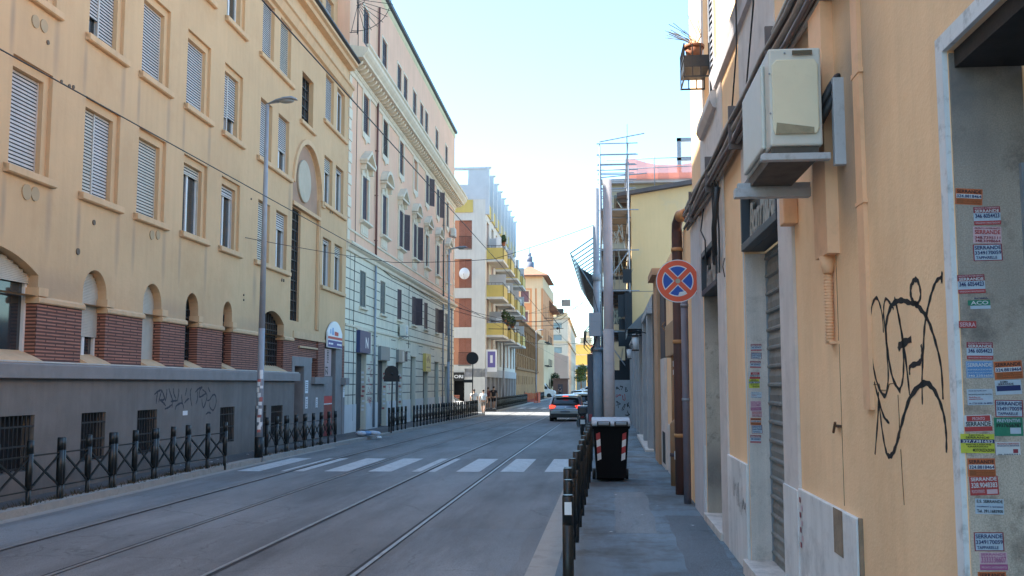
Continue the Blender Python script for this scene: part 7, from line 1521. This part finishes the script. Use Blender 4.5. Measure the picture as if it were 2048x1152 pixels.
# white van nosing out of the side street
vn = thing('white_van', 'white delivery van nosing out of the side street beyond the brown palazzo', 'van', (atY(1111,0,149.5).x, 149.6, zr), R(-90)); b = MB(); hw = 1.0
prof = [(0,.35),(0,.95),(-.12,1.12),(-.95,1.32),(-1.5,2.15),(-2.0,2.5),(-5.6,2.55),(-5.7,2.4),(-5.75,.35)]
k = MB(); secs = []
for x, s_ in ((-hw,.94),(-hw*.97,1),(hw*.97,1),(hw,.94)): secs.append([(x, p[0] if s_ == 1 else p[0]*.985-.04, .35+(p[1]-.35)*s_) for p in prof])
loft(b, secs, 0, False); b.build('body', M['cwht'], vn, bevel=.03)
g = MB(); g.poly([(-.88,-.97,1.40),(.88,-.97,1.40),(.82,-1.48,2.14),(-.82,-1.48,2.14)]); 
o = MB().add(g, Matrix.Translation((0,.035,.02))); o.build('windscreen', M['cglass'], vn)
for s_ in (-1, 1):
    g = MB(); g.prism([(-1.15,1.38),(-2.15,1.38),(-2.15,1.98),(-1.60,1.98)], 'x', s_*1.0-.012, s_*1.0+.012); g.build('side_window', M['cglass'], vn)
    for y in (-.95, -4.6): w_ = MB(); w_.tube([(s_*.80,y,.36),(s_*1.005,y,.36)], .36, 18); w_.build('wheel', M['tyre'], vn)
    h2 = MB(); h2.ball((s_*.8,-.04,.88), .16, n=10, k=6, sc=(1,.5,.8)); h2.build('headlight', M['hl'], vn); mr = MB(); mr.box(s_*1.02, s_*1.22, -1.35, -1.2, 1.35, 1.75); mr.build('wing_mirror', M['black'], vn)
g = MB(); g.box(-.95, .95, -.02, .03, .38, .68); g.build('bumper', M['black'], vn); g = MB(); g.box(-1.006, -1.0, -2.4, -2.2, .9, 1.2); g.build('side_mark', M['black'], vn)
# scooter parked at the right kerb
def scooter(lab, x, y, z, rz, c='cblk'):
    t = thing('scooter', lab, 'scooter', (x, y, z), rz, 'parked scooters'); m = MB()      # local y: tail at 0, front wheel ahead
    loft(m, [[(-w_,yy,z0),(-w_*1.1,yy,(z0+z1)/2),(-w_*.6,yy,z1),(w_*.6,yy,z1),(w_*1.1,yy,(z0+z1)/2),(w_,yy,z0)] for yy, w_, z0, z1 in ((0,.08,.62,.78),(.2,.15,.45,.84),(.55,.17,.32,.82),(.75,.15,.28,.55),(1.1,.16,.26,.36),(1.25,.2,.28,.55),(1.38,.16,.5,1.0),(1.45,.08,.6,1.05))]); m.build('body', M[c], t)
    m = MB(); loft(m, [[(-w_,yy,.80),(-w_,yy,z1),(w_,yy,z1),(w_,yy,.80)] for yy, w_, z1 in ((.05,.10,.86),(.35,.15,.90),(.8,.12,.86))]); m.build('seat', M['black'], t)
    for yy in (.22, 1.45): m = MB(); m.tube([(-.06,yy,.24),(.06,yy,.24)], .24, 18); m.build('wheel', M['tyre'], t)
    m = MB(); m.tube([(0,1.45,.24),(0,1.38,1.05)], .03, 8).tube([(-.33,1.25,1.08),(0,1.36,1.08),(.33,1.25,1.08)], .018, 8); m.build('handlebar', M['iron'], t)
    m = MB(); m.tube([(-.2,1.3,1.1),(-.28,1.3,1.28)], .01, 5).tube([(.2,1.3,1.1),(.28,1.3,1.28)], .01, 5).ball((-.29,1.3,1.32),.06,sc=(1,.3,.7)).ball((.29,1.3,1.32),.06,sc=(1,.3,.7)); m.build('mirror', M['iron'], t)
    m = MB(); m.box(-.19,.19,-.32,.02,.84,1.14); m.build('top_box', M['cblk'], t, bevel=.05); m = MB(); m.box(-.2,.2,-.33,.03,1.13,1.17); m.build('box_lid', M['csil'], t, bevel=.02)
    m = MB(); m.box(-.09,.09,-.05,-.03,.45,.62); m.build('number_plate', M['white'], t); m = MB(); m.ball((0,-.02,.72),.06,sc=(1.3,.5,.7)); m.build('tail_light', M['taild'], t)
scooter('black scooter with a pale-lidded top box at the right kerb, tail towards us', -1.08, 38.6, ZR+drop(39), R(3))
scooter('white scooter parked further along the right kerb by the steel pole', -1.0, 46.5, ZR+drop(46), R(-8), 'cwht')
scooter('pale scooter parked beyond the white one at the right kerb', -1.05, 52.0, ZR+drop(52), R(-5), 'csil')

# ============================================================ people
M['skin'] = mat('skin', (.42,.25,.17), .6, .05, 5, 0); M['hair'] = mat('dark_hair', (.03,.02,.015), .7)
def skinned(pts, edges, radii, name, mt, parent, sub=1):
    me = bpy.data.meshes.new(name); me.from_pydata([tuple(p) for p in pts], edges, []); o = bpy.data.objects.new(name, me); COL.objects.link(o)
    sk = o.modifiers.new('skin', 'SKIN'); sk.use_smooth_shade = True; me.skin_vertices.new() if not me.skin_vertices else None
    for i, r_ in enumerate(radii): me.skin_vertices[0].data[i].radius = (r_, r_) if not isinstance(r_, tuple) else r_
    me.skin_vertices[0].data[0].use_root = True
    if sub: s = o.modifiers.new('sub', 'SUBSURF'); s.levels = s.render_levels = sub
    dg = bpy.context.evaluated_depsgraph_get(); m2 = bpy.data.meshes.new_from_object(o.evaluated_get(dg)); bpy.data.objects.remove(o)
    m2.name = name; m2.materials.clear(); m2.materials.append(mt)
    for p in m2.polygons: p.use_smooth = True
    n = bpy.data.objects.new(name, m2); COL.objects.link(n); n.parent = parent; return n
def person(lab, x, y, z, rz, h=1.75, shirt=(.5,.5,.5), legs=(.05,.05,.07), shorts=True, stride=.22, hold=None):
    """Faces local +y. Body as one skinned surface; shirt, shorts, shoes and hair are its children."""
    s = h/1.75; t = thing('person', lab, 'person', (x, y, z), rz, None)
    J = dict(pel=(0,0,.93), wai=(0,.0,1.08), che=(0,.01,1.30), nek=(0,.0,1.46), hd0=(0,.02,1.56), hd1=(0,.03,1.68), top=(0,.02,1.73))
    P = list(J.values()); E = [(i, i+1) for i in range(6)]; Rr = [(.15,.11),(.135,.095),(.16,.10),(.055,.055),(.075,.085),(.078,.09),(.045,.05)]
    def add(chain, start, rad):
        prev = start
        for p, r_ in zip(chain, rad): P.append(p); E.append((prev, len(P)-1)); Rr.append(r_); prev = len(P)-1
        return prev
    st = stride
    for sg, f in ((-1, 1), (1, -1)):
        kn = (sg*.11, f*st*.55+.03, .50); an = (sg*.10, f*st-.02*(f<0), .09+(.03 if f < 0 else 0)); toe = (an[0]+sg*.02, an[1]+.17, .04)
        add([(sg*.10,.0,.86), kn, (sg*.105,(kn[1]+an[1])/2-.03,.33), an, toe], 0, [.088,.058,.055,.038,.035])
        el = (sg*.25, -f*.08, 1.13); wr = (sg*.25, -f*st*.6+.10, .92)
        w_ = add([(sg*.19,.0,1.40), el, wr, (wr[0],wr[1]+.02,.86)], 2, [.055,.042,.028,.032])
        for q in range(4): ox = -.024+.016*q; add([(wr[0]+ox*.4, wr[1]+.02+ox, .80-.004*abs(q-1.5)), (wr[0]+ox*.4-sg*.01, wr[1]+.03+ox, .755-.004*abs(q-1.5))], w_, [.010,.008])
        add([(wr[0]-sg*.01, wr[1]+.055, .85),(wr[0]-sg*.015, wr[1]+.07, .815)], w_, [.011,.009])
    body = skinned([Vector(p)*s for p in P], E, [tuple(v*s for v in r_) if isinstance(r_, tuple) else r_*s for r_ in Rr], 'body', M['skin'], t)
    i = dict(sh=None)
    mS = mat('shirt_%02d%02d%02d' % tuple(int(c*99) for c in shirt), shirt, .9, .08, 8, .1); mL = mat('cloth_%02d%02d%02d' % tuple(int(c*99) for c in legs), legs, .9, .08, 8, .1)
    SP = [(0,0,.90),(0,0,1.08),(0,.01,1.30),(0,0,1.43)]; SE = [(0,1),(1,2),(2,3)]; SR = [(.175,.13),(.16,.115),(.185,.12),(.08,.075)]
    for sg, f in ((-1, 1), (1, -1)): k = len(SP); SP += [(sg*.19,0,1.40),(sg*.225,-f*.04,1.24)]; SE += [(2,k),(k,k+1)]; SR += [.072,.066]
    skinned([Vector(p)*s for p in SP], SE, [tuple(v*s for v in r_) if isinstance(r_, tuple) else r_*s for r_ in SR], 'shirt', mS, t)
    LP = [(0,0,.95)]; LE = []; LR = [(.165,.12)]
    for sg, f in ((-1, 1), (1, -1)):
        kn = Vector((sg*.11, f*st*.55+.03, .50)); an = Vector((sg*.10, f*st, .14)); k = len(LP); LP += [(sg*.10,0,.84), tuple(Vector((sg*.10,0,.84)).lerp(kn, .85))]; LE += [(0,k),(k,k+1)]; LR += [.105,.085]
        if not shorts: LP.append(tuple(an)); LE.append((k+1,k+2)); LR.append(.06)
    skinned([Vector(p)*s for p in LP], LE, [tuple(v*s for v in r_) if isinstance(r_, tuple) else r_*s for r_ in LR], 'shorts' if shorts else 'trousers', mL, t)
    for sg, f in ((-1, 1), (1, -1)):
        m = MB(); m.ball((sg*.11*s, (f*st+.07)*s, (.05+(.03 if f < 0 else 0))*s), .13*s, n=10, k=6, sc=(.42,1.1,.38)); m.build('shoe', M['black'] if shirt[0] > .3 else M['white'], t)
    m = MB(); m.ball((0,.0,1.665*s), .098*s, n=12, k=8, sc=(.88,1.0,.92)); m.build('hair', M['hair'], t)
    m = MB(); m.ball((-.03*s,.115*s,1.63*s), .010*s, n=6, k=4).ball((.03*s,.115*s,1.63*s), .010*s, n=6, k=4); m.build('eye', M['hair'], body)
    m = MB(); m.prism([(.11*s,1.64*s),(.135*s,1.59*s),(.11*s,1.59*s)], 'x', -.01*s, .01*s); m.build('nose', M['skin'], body)
    m = MB(); m.box(-.025*s,.025*s,.108*s,.116*s,1.555*s,1.562*s); m.build('mouth', mat('lip', (.25,.08,.07)), body)
    return t
zp = ZL-.2
person('person in a white shirt walking at the side street corner', -9.55, 68.6, zr, R(15), 1.78, (.72,.72,.70), (.04,.05,.12), True)
person('person in a pale blue shirt just right of the one in white', -9.1, 70.2, zr, R(-5), 1.74, (.50,.58,.66), (.20,.18,.16), True)
person('person in a maroon shirt and dark shorts walking by the arcade', -9.8, 78.6, zp, R(5), 1.76, (.14,.04,.05), (.03,.03,.035), True)
person('person all in black with bare legs walking by the arcade barriers', -9.25, 77.8, zp, R(-8), 1.84, (.015,.015,.02), (.015,.015,.018), True)
person('distant person in dark clothes on the far left pavement by the shed', atY(1120,0,155).x, 155, zp, 0, 1.7, (.05,.03,.05), (.03,.03,.04), False)
S.render.resolution_x = 1024; S.render.resolution_y = 576
